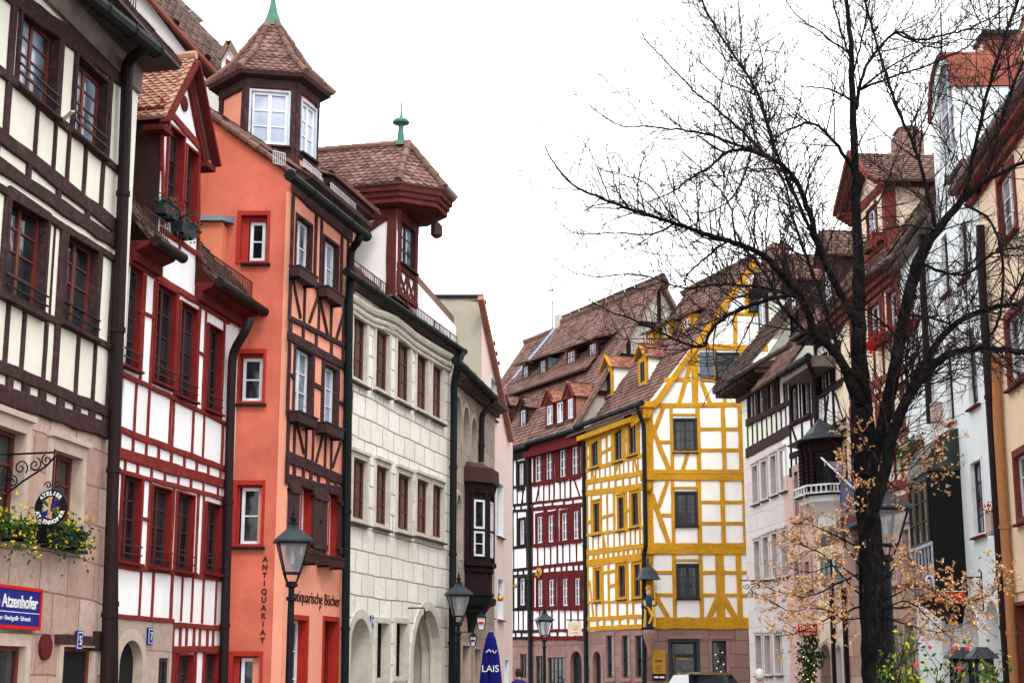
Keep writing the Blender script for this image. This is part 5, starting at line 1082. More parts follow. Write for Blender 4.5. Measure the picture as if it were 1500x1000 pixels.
# ============================================================ H: pale stone and cream house
fH = fpx(1099, 50.0, 1158, 45.9)
Hh = thing('timber_house', 'pale stone house with a cream timbered top floor, right of the yellow house', 'house', fH)
zsH = fH.uz(1125, 651)[1]; zeH = fH.uz(1125, 540)[1]+.1; H = []; HS = []
kw = dict(lin='dark_timber', sash='sash_white', nv=2, nh=2, r=.14, tw=.10, proud=.04, sill='dark_timber', glass='glass')
for w_ in ((1097,1104,569,616),(1111,1119,559,609),(1126,1134,550,601),(1141,1149,541,594)): win(fH, Hh, H, *w_, **kw)
wall(fH, Hh, rect(0, fH.len, zsH, zeH), H, 'green_cream', 5)
kw = dict(lin='trim_pale', sash='sash_grey', nv=1, nh=2, r=.22, tw=.07, proud=.03, sill='black', glass='glass', head=.06)
for w_ in ((1103,1111,682,736),(1116,1124,675,730),(1130,1138,667,723),(1144,1152,659,717),(1106,1114,792,850),(1119,1127,786,846),(1132,1140,781,844),(1146,1153,777,842),(1108,1117,930,986),(1121,1130,930,986),(1136,1145,930,985)): win(fH, Hh, HS, *w_, **kw)
wall(fH, Hh, rect(0, fH.len, 0, zsH), HS, 'pale_stone', 5, name='ground_floor_wall')
T = TF(fH, .035)
T.h((1092,665,1158,629), .3, 1094, 1160); T.h((1094,618,1158,589), .16, 1094, 1160); T.h((1094,560,1158,528), .16, 1094, 1160)
T.posts([(1096,.1),(1108,.09),(1122,.09),(1137,.09),(1153,.12)], (1094,560,1158,528), (1094,618,1158,589), .1); T.posts([1096,1103,1110,1117,1124,1131,1138,1145,1152,1158], (1094,618,1158,589), (1092,660,1158,624), .05)
T.build('dark_timber', Hh)
zg = fH.L(1070, 560, .85).z; LH = fH.len
m = MB(); m.hexa([(-.4,-.85,zg),(LH+.1,-.85,zg),(LH+.1,.1,zg+.05),(-.4,.1,zg+.05),(-.4,-.88,zg+.14),(LH+.1,-.88,zg+.14),(LH+.1,.1,zg+.3),(-.4,.1,zg+.3)])
for i in range(16): u = -.3+(LH+.3)*i/15; m.box(u-.05, u+.05, -.78, -.02, zg-.14, zg)
m.box(-.3, LH, -.12, 0, zg-.3, zg-.16); m.build('eave', 'shutter_brown', Hh, fH)
gutter(fH, Hh, (1068,556,.92), (1156,506,.92), .08, mat='shutter_brown'); kH = 1.15
m = MB(); tiled(m, (-.4,-.88,zg+.18), (LH,-.88,zg+.18), (LH,3.6,zg+.18+4.48*kH), (-.4,3.6,zg+.18+4.48*kH), .24, .19, lift=.03); m.build('roof', 'tile_dark', Hh, fH)
m = MB(); m.prism([(-.2,0,zg),(-.2,7,zg),(-.2,3.6,zg+4.3*kH)], (.2,0,0)); m.build('gable_wall', 'green_cream', Hh, fH)
pH = Vector((0,-.88,zg+.18)); nH = Vector((0,-kH,1)).normalized()
kw = dict(P=pH, n=nH, roofm='tile_dark', cheek='green_cream', lin='dark_timber', sash='sash_white', deep=1.6, tw=.12, gh=.75, ov=.2, nv=2, nh=2)
dormer(fH, Hh, 1115, 1124, 436, 478, **kw)
m = MB(); p = fH.hit(1122, 372, Vector((0,3.4,0)), Vector((0,1,0))); q = fH.hit(1143, 400, Vector((0,3.4,0)), Vector((0,1,0)))
m.box(p.x-.0, p.x+1.3, 3.2, 3.9, q.z-1.6, p.z-.12); m.box(p.x-.06, p.x+1.36, 3.14, 3.96, p.z-.12, p.z); m.box(p.x+.1, p.x+1.2, 3.3, 3.8, p.z, p.z+.12); m.build('chimney', 'red_sandstone', Hh, fH)
ir = thing('iron_sign', 'small green and black wrought iron shop sign on the pale stone wall', 'sign', loc=fH.M @ Vector((fH.uz(1136,872)[0], -.5, fH.uz(1136,872)[1])))
m = MB(); p = fH.L(1128, 850, .0); m.tube([p, p+Vector((0,-.9,0))], .02, 5)
for k in range(4): spiral(m, p+Vector((0,-.2-.18*k,-.12-.05*(k%2))), .1, 1.3, k, .014, 1 if k%2 else -1, ax=(0,1,0), n=12)
m.build('bracket', 'iron', ir, fH); m = MB(); leaves(m, p+Vector((0,-.6,-.35)), (.05,.16,.2), 40, .1); m.build('ornament', 'teal', ir, fH)
# ============================================================ I: white timbered house with oriel
fI = fpx(1158, 45.9, 1244, 40.8)
Ih = thing('timber_house', 'white house with dark brown timbers and lead roofed oriel, left of the tree trunk', 'house', fI)
zsI = fI.uz(1175, 686)[1]; zeI = fI.uz(1165, 548)[1]+.1; zI2 = fI.uz(1225, 480)[1]; uM = fI.uz(1194, 560)[0]; H = []; HS = []
kw = dict(lin='black_timber', sash='sash_grey', nv=2, nh=3, r=.12, tw=.09, proud=.04, sill='brown_timber', glass='glass')
for w_ in ((1160,1168,568,616),(1178,1186,556,606),(1201,1212,524,574),(1221,1233,506,562)): win(fI, Ih, H, *w_, **kw)
win(fI, Ih, H, 1228, 1240, 640, 700, **kw)
zq = fI.uz(1230, 740)[1]; uo = fI.uz(1191, 700)[0]
wall(fI, Ih, [(0,zsI),(uo,zsI),(uo,zq),(fI.len,zq),(fI.len,zI2),(uM,zI2),(uM,zeI),(0,zeI)], H, 'white', 5)
kw = dict(lin='pink_pillar', sash='sash_dark', nv=1, nh=2, r=.2, tw=.16, proud=.05, sill='black', glass='glass')
for w_ in ((1166,1172,690,756),(1184,1189,684,750),(1166,1173,822,856),(1181,1188,822,856)): win(fI, Ih, HS, *w_, **kw)
wall(fI, Ih, rect(0, uo, 0, zsI), HS, 'pink_stone', 5, name='pink_wall')
HS = []
kw = dict(lin='white', sash='sash_dark', nv=1, nh=2, r=.2, tw=.04, proud=.02, sill='black', glass='glass')
win(fI, Ih, HS, 1210, 1221, 818, 852, **kw)
arch(fI, Ih, HS, 1203, 1217, 943, r=.25, tw=.1, lin='pink_pillar', fill='teal'); arch(fI, Ih, HS, 1226, 1234, 944, r=.3, tw=.12, lin='trim_pale', fill='niche', fillname='niche')
wall(fI, Ih, rect(uo, fI.len, 0, zq), HS, 'peach_panel', 5, name='ground_floor_wall')
m = MB(); 
for x in (1222, 1240): u = fI.uz(x, 900)[0]; m.box(u-.07, u+.07, -.1, 0, 0, fI.uz(x, 860)[1])
m.build('pillar', 'black_timber', Ih, fI)
def louvre(x0, x1, yt, yb, f, root, mat):
    u0 = f.uz(x0, yt, .05)[0]; u1 = f.uz(x1, yt, .05)[0]; z1 = f.uz(x0, yt, .05)[1]; z0 = f.uz(x0, yb, .05)[1]; m = MB()
    m.box(u0, u0+.06, -.07, -.02, z0, z1); m.box(u1-.06, u1, -.07, -.02, z0, z1); m.box(u0, u1, -.07, -.02, z0-.05, z0); m.box(u0, u1, -.07, -.02, z1, z1+.05)
    n = 9
    for i in range(n): z = z0+(z1-z0)*(i+.5)/n; m.hexa([(u0+.06,-.06,z-.03),(u1-.06,-.06,z-.03),(u1-.06,-.03,z+.02),(u0+.06,-.03,z+.02),(u0+.06,-.065,z-.015),(u1-.06,-.065,z-.015),(u1-.06,-.035,z+.035),(u0+.06,-.035,z+.035)])
    m.build('shutter', mat, root, f)
louvre(1202,1209,820,856,fI,Ih,'teal'); louvre(1223,1231,816,852,fI,Ih,'teal')
T = TF(fI, .035)
T.h((1158,692,1190,676), .26); T.h((1158,668,1200,652), .16, 1158, 1198); T.h((1158,622,1196,606), .14); T.h((1196,582,1244,552), .16); T.h((1158,560,1195,540), .14); T.h((1196,506,1244,470), .2); T.h((1196,640,1244,612), .14); T.h((1224,646,1244,632), .3)
T.posts([(1158.5,.12),(1173,.1),(1191,.16)], (1158,560,1196,540), (1158,622,1196,606), .1); T.posts([(1159,.12),(1176,.09),(1190,.14)], (1158,622,1196,606), (1158,668,1200,652), .1); T.b(1161,626,1173,662,.07)
T.posts([(1160,.08),1167,1174,1181,1188], (1158,668,1200,652), (1158,688,1190,674), .06)
T.posts([(1197,.16),(1217,.14),(1240,.16)], (1196,506,1244,470), (1196,582,1244,552), .12); T.posts([(1198,.14),(1210,.08),(1222,.12),(1242,.16)], (1196,582,1244,552), (1196,640,1244,612), .08); T.b(1214,580,1208,622,.07); T.b(1224,576,1238,618,.07)
T.posts([(1225,.12),(1243,.14)], (1224,646,1244,632), (1224,740,1244,735), .12)
T.build('black_timber', Ih)
# eaves: low boxed gutter left, higher flared one right
a = fI.L(1146,555,.75); b = fI.L(1184,531,.75); m = MB(); m.box(min(a.x,b.x)-.1, b.x+.1, -.75, .05, a.z-.12, a.z+.18); m.build('eave_box', 'board_grey', Ih, fI)
gutter(fI, Ih, (1142,548,.82), (1184,522,.82), .09); zg1 = a.z+.2; kI = 1.3
m = MB(); tiled(m, (-.3,-.8,zg1), (uM,-.8,zg1), (uM,3,zg1+3.8*kI), (-.3,3,zg1+3.8*kI), .22, .18); zg2 = zI2+.1; tiled(m, (uM,-.5,zg2), (fI.len,-.5,zg2), (fI.len,3,zg2+3.5*kI), (uM,3,zg2+3.5*kI), .22, .18); m.build('roof', 'tile_brown', Ih, fI)
m = MB(); m.box(uM-.1, fI.len, -.5, .02, zg2-.15, zg2-.02); m.tube([(uM-.1,-.58,zg2),(fI.len,-.58,zg2)], .08, 8); m.build('upper_eave', 'pipe_brown', Ih, fI)
m = MB(); m.box(uM-.06, uM, 0.01, 3, zeI-.2, zI2-.05); m.build('side_wall', 'white', Ih, fI)
pipe(fI, Ih, [(1184,530,.8),(1190,545,.6),(1196,570,.12),(1196,650,.12)], .07, 'pipe_brown')
pI = Vector((0,-.8,zg1)); nI = Vector((0,-kI,1)).normalized()
kw = dict(P=pI, n=nI, roofm='tile_brown', cheek='brown_timber', lin='dark_timber', sash='sash_white', deep=2.2, tw=.2, gh=.95, ov=.2, nv=2, nh=3)
dormer(fI, Ih, 1163, 1171, 425, 480, **kw)
kw.update(P=Vector((0,-.5,zg2)), gh=.8, deep=1.5); dormer(fI, Ih, 1212, 1222, 392, 440, **kw)
# oriel
uo0 = fI.uz(1203, 700, .0)[0]; uo1 = uo0+1.9; yo = -.75; zo = lambda y, off=.6: fI.uz(1205, y, off)[1]
ori = thing('oriel', 'dark oriel with a pointed lead roof and white corbelled base left of the tree trunk', 'oriel', loc=fI.M @ Vector(((uo0+uo1)/2, 0, zo(760))))
def oq(k, z): return [(uo0-k,.02,z),(uo0-k*.8,yo*.45-k*.5,z),(uo0+.45-k*.35,yo-k,z),(uo1-.45+k*.35,yo-k,z),(uo1+k*.8,yo*.45-k*.5,z),(uo1+k,.02,z)]
def oshell(m, prof, caps=True):
    for (k, z), (k2, z2) in zip(prof, prof[1:]): m.add(oq(k,z)+oq(k2,z2), [(i,i+1,7+i,6+i) for i in range(5)])
    if caps: m.poly(oq(*prof[0])); m.poly(oq(*prof[-1]))
zr_, ze_, zb_, zp_, zk_ = zo(601), zo(640), zo(712), zo(720), zo(768)
m = MB(); oshell(m, [(-.08,zb_),(-.08,ze_)]); m.build('body', 'glass', ori, fI)
m = MB()
for p in oq(-.04, 0)+[((uo0+uo1)/2-.2,yo,0),((uo0+uo1)/2+.2,yo,0)]: m.lathe((p[0],p[1],zb_), [(.07,0)]+[(.055+.02*(i%2),(ze_-zb_)*i/24) for i in range(1,24)]+[(.07,ze_-zb_)], 8)
oshell(m, [(0,ze_-.3),(.02,ze_)], False); oshell(m, [(0,zb_),(0,zb_+.1)], False); m.build('columns', 'black_timber', ori, fI)
m = MB(); c_ = ((uo0+uo1)/2, yo*.4, zr_); e_ = oq(.32, ze_); k_ = oq(-.1, ze_+(zr_-ze_)*.32)
m.add(e_+k_, [(i,i+1,7+i,6+i) for i in range(5)]); m.add(k_+[c_], [(i,i+1,6) for i in range(5)]); m.poly(e_); m.build('lead_roof', 'lead', ori, fI)
m = MB(); Q = oq(.16, zp_)
for i in range(5): railing(m, Q[i], Q[i+1], .2, 5, t=.035)
m.build('balustrade', 'sign_white', ori, fI)
m = MB(); oshell(m, [(.17,zp_-.04),(.17,zp_)]); m.build('balcony_floor', 'black', ori, fI)
m = MB(); oshell(m, [(-.33,zk_),(-.3,zk_+.25),(-.12,zk_+.5),(.0,zk_+.62),(.02,zk_+.62),(.04,zp_-.06)]); m.build('corbel', 'shop_white', ori, fI)
fl_ = thing('flag', 'drooping violet flag on a short pole in front of the oriel, beside the tree trunk', 'flag', loc=at(1208,672,39))
m = MB(); p0 = at(1203,670,39.4); p1 = at(1256,720,38.6); m.tube([p0, p1], .025, 6); m.build('pole', 'sign_white', fl_)
m = MB(); n = 12; vs = []; 
for i in range(n+1):
    k = i/n; top = at(1211,675,39.3).lerp(at(1254,712,38.7), k); dz = [0,.35,.7,.85,.95,1.0,1.02,1.0,.95,.9,.8,.7,.6][i]
    for j in range(7): h = j/6; vs.append(top+Vector((.16*h*math.sin(k*9+h*2)+h*.25, .10*math.sin(k*13+h*3), -dz*h*1.05)))
m.add(vs, [(i*7+j, i*7+j+1, i*7+j+8, i*7+j+7) for i in range(n) for j in range(6)]); m.build('cloth', 'flag_violet', fl_, smooth=True)
m = MB(); a = at(1196,775,40); b_ = at(1250,762,38); aw = thing('awning', 'dark glazed canopy over the shop windows below the white corbelled oriel', 'awning', loc=a)
ua = fI.uz(1200,775,.9)[0]; ub = fI.uz(1243,770,.9)[0]; za_ = fI.uz(1205,788,.9)[1]
m.hexa([(ua,-.95,za_),(ub,-.95,za_),(ub,.0,za_+.45),(ua,.0,za_+.45),(ua,-.95,za_+.06),(ub,-.95,za_+.06),(ub,0,za_+.51),(ua,0,za_+.51)]); m.build('canopy', 'lead', aw, fI); m = MB(); m.box(ua,ub,-.97,-.9,za_-.22,za_+.02); m.build('valance', 'iron', aw, fI)
rs = thing('shop_sign', 'small red shop sign half hidden by dry leaves, left of the tree trunk', 'sign', loc=at(1183,920,42)); o = at(1183,920,42.2); Wm = Matrix.Translation(o)
m = MB(); m.box(-.26, .26, -.03, .03, -.12, .12); m.build('board', 'sign_red', rs, Wm)
m = MB(); 
for k in range(8): m.tube([(-.2+k*.055,-.035,-.06),(-.18+k*.055,-.035,.03+.03*(k%3))], .01, 4)
m.build('white_scroll', 'sign_white', rs, Wm)
# ============================================================ J: rust timbered house
fJ = fpx(1244, 40.8, 1346, 35.2)
J = thing('timber_house', 'rust red timbered house with peach panels and a gabled dormer behind the bare tree', 'house', fJ)
zsJ = fJ.uz(1328, 722)[1]; zeJ = fJ.uz(1290, 415)[1]; H = []; HS = []
kw = dict(lin='rust_timber', sash='sash_white', nv=2, nh=3, r=.15, tw=.07, proud=.04, sill='rust_timber', glass='glass')
for w_ in ((1274,1291,445,495),(1302,1316,425,484),(1325,1338,410,470),(1252,1262,460,510),(1252,1264,600,650),(1290,1304,590,650),(1327,1344,560,648)): win(fJ, J, H, *w_, **kw)
wall(fJ, J, rect(0, fJ.len, zsJ, zeJ), H, 'peach_panel', 5)
kw = dict(lin='pink_pillar', sash='sash_dark', nv=1, nh=3, r=.3, tw=.12, proud=.06, sill='trim_red_sand', glass='glass', head=.08)
for w_ in ((1306,1315,783,850),(1326,1336,775,845),(1341,1349,766,840),(1256,1264,790,850),(1310,1320,915,985),(1330,1343,915,985)): win(fJ, J, HS, *w_, **kw)
wall(fJ, J, rect(0, fJ.len, 0, zsJ), HS, 'sandstone_a', 5, name='ground_floor_wall')
T = TF(fJ, .035)
T.h((1246,425,1346,358), .28, d=.06); T.h((1246,448,1346,388), .26); T.h((1246,520,1346,462), .14); T.h((1246,580,1346,530), .2); T.h((1246,600,1346,552), .14); T.h((1246,666,1346,625), .14); T.h((1246,735,1346,700), .22)
T.posts([(1247,.14),(1267,.1),(1295,.12),(1320,.12),(1341,.16)], (1246,448,1346,388), (1246,520,1346,462), .12)
T.posts([1250,1260,1270,1282,1295,1307,1318,1330,1341], (1246,520,1346,462), (1246,580,1346,530), .08); T.blocks(1248, 1344, 9, (1246,580,1346,530), (1246,600,1346,552), .12)
T.posts([(1248,.14),(1270,.12),(1285,.12),(1310,.12),(1322,.12),(1342,.16)], (1246,600,1346,552), (1246,666,1346,625), .12); T.posts([1250,1262,1276,1290,1300,1312,1322,1332,1343], (1246,666,1346,625), (1246,735,1346,700), .08)
T.build('rust_timber', J)
m = MB(); m.box(0, fJ.len, -.06, .0, zsJ-.42, zsJ-.02); m.build('string_course', 'terracotta', J, fJ)
zg = fJ.L(1262,412,.4).z
m = MB()
for k, (o_, dz) in enumerate(((.12,-.35),(.22,-.2),(.32,-.05))): m.box(-.1, fJ.len, -o_, .0, zg+dz, zg+dz+.13)
m.build('cornice', 'rust_timber', J, fJ); gutter(fJ, J, (1250,415,.42), (1332,358,.42), .07, mat='gutter_pink'); kJ = 1.3
m = MB(); tiled(m, (-.1,-.36,zg+.15), (fJ.len,-.36,zg+.15), (fJ.len,3.4,zg+.15+3.95*kJ), (-.1,3.4,zg+.15+3.95*kJ), .2, .17); ridge(m, (-.1,3.4,zg+.2+3.95*kJ), (fJ.len,3.4,zg+.2+3.95*kJ)); m.build('roof', 'tile_brown', J, fJ)
# big gabled dormer on J
u0 = fJ.uz(1259, 350, .1)[0]; u1 = fJ.uz(1300, 330, .1)[0]; ztd = fJ.uz(1275, 285, .1)[1]; zp = fJ.uz(1258, 230, .1)[1]; um = (u0+u1)/2; H = []
win(fJ, J, H, 1271, 1285, 305, 352, lin='maroon', sash='sash_white', nv=2, nh=3, r=.12, tw=.06, sill='maroon', glass='glass_sky', y0=-.1, name='dormer_window')
wall(fJ, J, [(u0,zg+.1),(u1,zg+.1),(u1,ztd),(um,ztd+.9),(u0,ztd)], H, 'peach_panel', 3.5, y0=-.1, name='dormer_wall')
T = TF(fJ, .04, y0=-.1)
for u in (u0+.12, u1-.12): beam2(T.mb, (u,zg+.1), (u,ztd), .24, .04, -.1)
beam2(T.mb, (u0,ztd-.1), (u1,ztd-.1), .22, .05, -.1); beam2(T.mb, (u0,zg+.75), (u1,zg+.75), .3, .06, -.1); beam2(T.mb, (u0,zg+.3), (u1,zg+.3), .5, .03, -.1)
T.mb.build('dormer_frame', 'rust_timber', J, fJ)
for (ua, ub) in ((u0-.4, um), (u1+.4, um)):
    m = MB(); P_ = (ua,-.55,ztd-.12); Q_ = (ua,3.4,ztd-.12); tiled(m, *( (Q_, P_, (um,-.55,ztd+1.05), (um,3.4,ztd+1.05)) if ua < um else (P_, Q_, (um,3.4,ztd+1.05), (um,-.55,ztd+1.05))), .19, .16); m.build('dormer_roof', 'tile_brown', J, fJ)
m = MB()
for k, o_ in enumerate((.2,.35,.5)):
    m.bar((u0-.4,-.1-o_,ztd-.3+k*.1), (um,-.1-o_,ztd+.87+k*.1), .12, .1, up=(0,1,0)); m.bar((u1+.4,-.1-o_,ztd-.3+k*.1), (um,-.1-o_,ztd+.87+k*.1), .12, .1, up=(0,1,0)); m.box(u0-.3, u0, -.1-o_, 2.5, ztd-.42+k*.1, ztd-.34+k*.1)
m.build('dormer_cornice', 'rust_timber', J, fJ)
cf = Fac((fJ.M @ Vector((u1+.02, -.1, 0))).to_2d()[:], (fJ.M @ Vector((u1+.02, 3.0, 0))).to_2d()[:])
T = TF(cf, .04); L = cf.len; beam2(T.mb, (.1,zg), (.1,ztd), .24); beam2(T.mb, (0,ztd-.1), (L,ztd-.1), .2); beam2(T.mb, (.2,zg+.3), (1.2,ztd-.4), .18); beam2(T.mb, (0,zg+.9), (L,zg+.9), .18); T.mb.build('dormer_side_frame', 'rust_timber', J, cf)
m = MB(); p = fJ.hit(1318,195,Vector((0,3.3,0)),Vector((0,1,0))); q = fJ.hit(1347,240,Vector((0,3.3,0)),Vector((0,1,0))); m.box(p.x, p.x+.95, 3, 3.7, q.z-1.5, p.z-.25); m.build('chimney', 'red_sandstone', J, fJ)
m = MB(); m.lathe((p.x+.48,3.35,p.z-.25), [(.38,0),(.42,.05),(.3,.22),(.05,.3)], 10); m.build('chimney_cowl', 'shutter_brown', J, fJ)
planter(fJ, 1262, 1287, 352, 362, .32, 'rust_timber', 'window box of red and green plants at the dormer of the rust timbered house', 'red flower boxes', 'flower_red', 90, .4, fn=40, size=.07, y=-.1)
planter(fJ, 1271, 1292, 497, 506, .26, 'rust_timber', 'window box spilling bright red flowers, left of the leaning tree limb', 'red flower boxes', 'flower_red', 30, .75, fn=110, size=.08)
planter(fJ, 1312, 1342, 478, 488, .26, 'rust_timber', 'window box with trailing dark red flowers, right of the leaning tree limb', 'red flower boxes', 'flower_red', 50, .6, fn=90, size=.08)
planter(fJ, 1322, 1348, 650, 662, .30, 'rust_timber', 'window box with evergreen sprigs and white flowers beside the black bay', 'evergreen flower boxes', 'sign_white', 160, .5, fn=10, size=.08)
planter(fJ, 1284, 1308, 655, 668, .30, 'rust_timber', 'window box with evergreen sprigs between the two leaning limbs of the tree', 'evergreen flower boxes', 'sign_white', 120, .5, fn=16, size=.08)
# ============================================================ K: pale blue house
fK = fpx(1346, 35.2, 1478, 27.6)
K = thing('rendered_house', 'pale blue rendered house with a round arched dormer, black bay and white arcade', 'house', fK)
zeK = fK.uz(1410, 262)[1]; H = []; LK = fK.len
kw = dict(lin='sign_white', sash='sash_dark', nv=2, nh=4, r=.14, tw=.05, proud=.02, sill='maroon', glass='glass_sky')
for w_ in ((1381,1391,342,430),(1407,1419,325,408),(1387,1397,500,618),(1418,1432,480,594),(1425,1441,674,782)): win(fK, K, H, *w_, **kw)
for (xl, xr, yt) in ((1383,1402,893),(1415,1437,887),(1449,1469,878)): arch(fK, K, H, xl, xr, yt, r=.8, tw=.05, lin='shop_white', fill='shop_white', name='arcade_arch', fillname='back_wall')
wall(fK, K, rect(0, LK, 0, zeK), H, 'pale_blue', 5)
m = MB(); zl = fK.uz(1450, 872)[1]
# half-round dormer: front flush with the facade
u0 = fK.uz(1366, 200)[0]; u1 = fK.uz(1401, 180)[0]; ztK = fK.uz(1386, 72)[1]; zsp = fK.uz(1384, 150)[1]; zbo = zeK-.1; um = (u0+u1)/2
H = []; r0 = fK.uz(1375, 160)[0]; r1 = u1-.06; zw = fK.uz(1386, 232)[1]; wz = ztK-.25
arch(fK, K, H, 0, 0, 0, r=.1, tw=.1, lin='sign_white', fill='glass_sky', name='arched_window', fillname='glass', uz=(r0, r1, zw, wz), spring=.38, sash='sash_white')
wall(fK, K, [(u0,zbo),(u1,zbo),(u1,zsp)]+archpts(u0,u1,zsp,ztK,12)[1:-1]+[(u0,zsp)], H, 'pale_blue', 1.35, name='dormer_wall')
m = MB(); A_ = archpts(u0-.06,u1+.06,zsp,ztK+.09,14); B_ = archpts(u0,u1,zsp,ztK+.01,14)
n = len(A_); m.add([(p[0],-.07,p[1]) for p in A_]+[(p[0],1.4,p[1]) for p in A_]+[(p[0],-.07,p[1]) for p in B_]+[(p[0],1.4,p[1]) for p in B_], [(i,i+1,n+i+1,n+i) for i in range(n-1)]+[(2*n+i,2*n+i+1,3*n+i+1,3*n+i) for i in range(n-1)]+[(i,i+1,2*n+i+1,2*n+i) for i in range(n-1)]); m.build('dormer_roof', 'terracotta', K, fK)
# red tiled mansard part behind, with narrow window
p = fK.hit(1436, 62, Vector((0,.7,0)), Vector((0,1,0))); q = fK.hit(1499, 57, Vector((0,.7,0)), Vector((0,1,0))); bz = fK.hit(1440, 200, Vector((0,.7,0)), Vector((0,1,0)))
w0_ = fK.hit(1428, 100, Vector((0,1.42,0)), Vector((0,1,0))); w1_ = fK.hit(1441, 100, Vector((0,1.42,0)), Vector((0,1,0))); t0_ = fK.hit(1434, 58, Vector((0,1.42,0)), Vector((0,1,0))); a0_ = fK.hit(1434, 78, Vector((0,1.42,0)), Vector((0,1,0))); a1_ = fK.hit(1434, 130, Vector((0,1.42,0)), Vector((0,1,0)))
m = MB(); m.box(w0_.x, w1_.x, 1.45, 5, zeK, t0_.z); m.build('rear_dormer', 'terracotta', K, fK); m = MB(); m.box(w0_.x-.1, w1_.x+.1, 1.42, 5, t0_.z, t0_.z+.08); m.build('rear_dormer_roof', 'lead', K, fK)
win(fK, K, None, 0,0,0,0, 'peach_panel', 'sash_dark', 1, 3, r=.05, tw=.06, uz=(w0_.x+.1, w1_.x-.1, a1_.z, a0_.z), y0=1.42, sill=None, proud=.03, name='rear_dormer_window')
zg = fK.L(1376,243,.4).z; m = MB(); m.box(-.1, u0-.05, -.2, .02, zeK-.16, zeK-.02); m.build('eave', 'board_grey', K, fK); m = MB(); m.box(u1+.1, LK, -.15, .02, zeK-.16, zeK-.02); m.build('eave', 'board_grey', K, fK)
m = MB(); m.tube([(-.1,-.27,zeK),(u0+.0,-.27,zeK)], .08, 8); m.build('gutter', 'soffit', K, fK); m = MB(); m.tube([(u1+.0,-.22,zeK),(LK+.05,-.22,zeK)], .075, 8); m.build('gutter', 'soffit', K, fK)
m = MB(); tiled(m, (-.1,-.22,zeK+.05), (u0-.05,-.22,zeK+.05), (u0-.05,1.6,zeK+2.9), (-.1,1.6,zeK+2.9), .2, .17); m.build('roof', 'tile_dark', K, fK)
pipe(fK, K, [(1436,330,.12),(1439,420,.12),(1477,1006,.12)], .08, 'pipe_brown'); pipe(fK, K, [(1349,330,.1),(1352,420,.1),(1362,620,.1)], .07, 'pipe_brown')
for (x,y,gg) in ((1366,588,0),(1385,588,1)): pass
bx = thing('wall_box', 'small pink flower box bracket on the pale blue wall above the black bay', 'flower box', loc=fK.M @ Vector((fK.uz(1372,610)[0],-.1,fK.uz(1372,610)[1])))
m = MB(); u, z = fK.uz(1372, 618, .1); m.box(u-.1, u+.16, -.2, 0, z, z+.4); m.build('box', 'pink_pillar', bx, fK)
bx = thing('wall_box', 'pink downpipe flower holder with red geraniums beside the brown drainpipe', 'flower box', loc=fK.M @ Vector((fK.uz(1449,780)[0],-.1,fK.uz(1449,780)[1])))
m = MB(); u0_, z1_ = fK.uz(1444,752,.15); u1_, z0_ = fK.uz(1454,781,.15); m.box(u0_, u1_, -.17, 0, z0_, z1_); m.build('box', 'pink_pillar', bx, fK); m = MB(); leaves(m, ((u0_+u1_)/2,-.15,z1_+.1), (.14,.12,.14), 70, .06); m.build('flowers', 'flower_red', bx, fK)
# black bay window with rounded hood
bo = -.62; b0 = fK.uz(1372, 760, -bo)[0]; b1 = fK.uz(1411, 760, .0)[0]; ub0 = b1-1.9
zt_ = fK.uz(1411, 686, .0)[1]; ztop = fK.uz(1405, 626, .0)[1]; zbt = fK.uz(1411, 866, .0)[1]
bay = thing('bay_window', 'black panelled bay window with a rounded lead hood on the pale blue house', 'bay', loc=fK.M @ Vector((b1, 0, zbt)))
m = MB(); m.box(ub0, b1, bo, .0, zbt, zt_); m.build('body', 'bay_black', bay, fK)
m = MB(); pr = [(0.0,zt_)]+[(bo*1.05*math.sin(math.pi/2*i/10)*1.0-.0, ztop-(ztop-zt_)*(1-math.cos(math.pi/2*i/10))) for i in range(11)]
m.prism([(b1+.04, y_, z_) for y_, z_ in pr], (ub0-b1-.08,0,0)); m.build('hood', 'bay_roof', bay, fK)
g = MB(); n = 3
for k in range(n):
    ua = ub0+.06+(b1-ub0-.12)*k/n; ub = ub0+.06+(b1-ub0-.12)*(k+1)/n; sash_mesh(g, ua+.02, ub-.02, zbt+.95, zt_-.12, bo-.002, 1, 3, fw=.04, dep=.05)
w_ = g.build('window', 'sash_slate', bay, fK); g = MB(); g.box(ub0+.05, b1-.05, bo-.02, bo-.012, zbt+.95, zt_-.12); g.build('glass', 'glass', w_, fK)
g = MB(); 
for k in range(7): ua = ub0+(b1-ub0)*k/6; g.box(ua-.02, ua+.02, bo-.03, bo, zbt, zbt+.9)
g.box(ub0-.02, b1+.02, bo-.04, bo, zbt+.88, zbt+.95); g.build('lower_panel', 'sash_grey', bay, fK)
g = MB(); g.box(ub0-.02, b1+.02, bo-.04, .0, zbt-.08, zbt); g.hexa([(ub0+.4,-.1,zbt-.6),(b1-.4,-.1,zbt-.6),(b1-.4,0,zbt-.6),(ub0+.4,0,zbt-.6),(ub0,bo,zbt-.08),(b1,bo,zbt-.08),(b1,0,zbt-.08),(ub0,0,zbt-.08)]); g.build('base', 'bay_black', bay, fK)
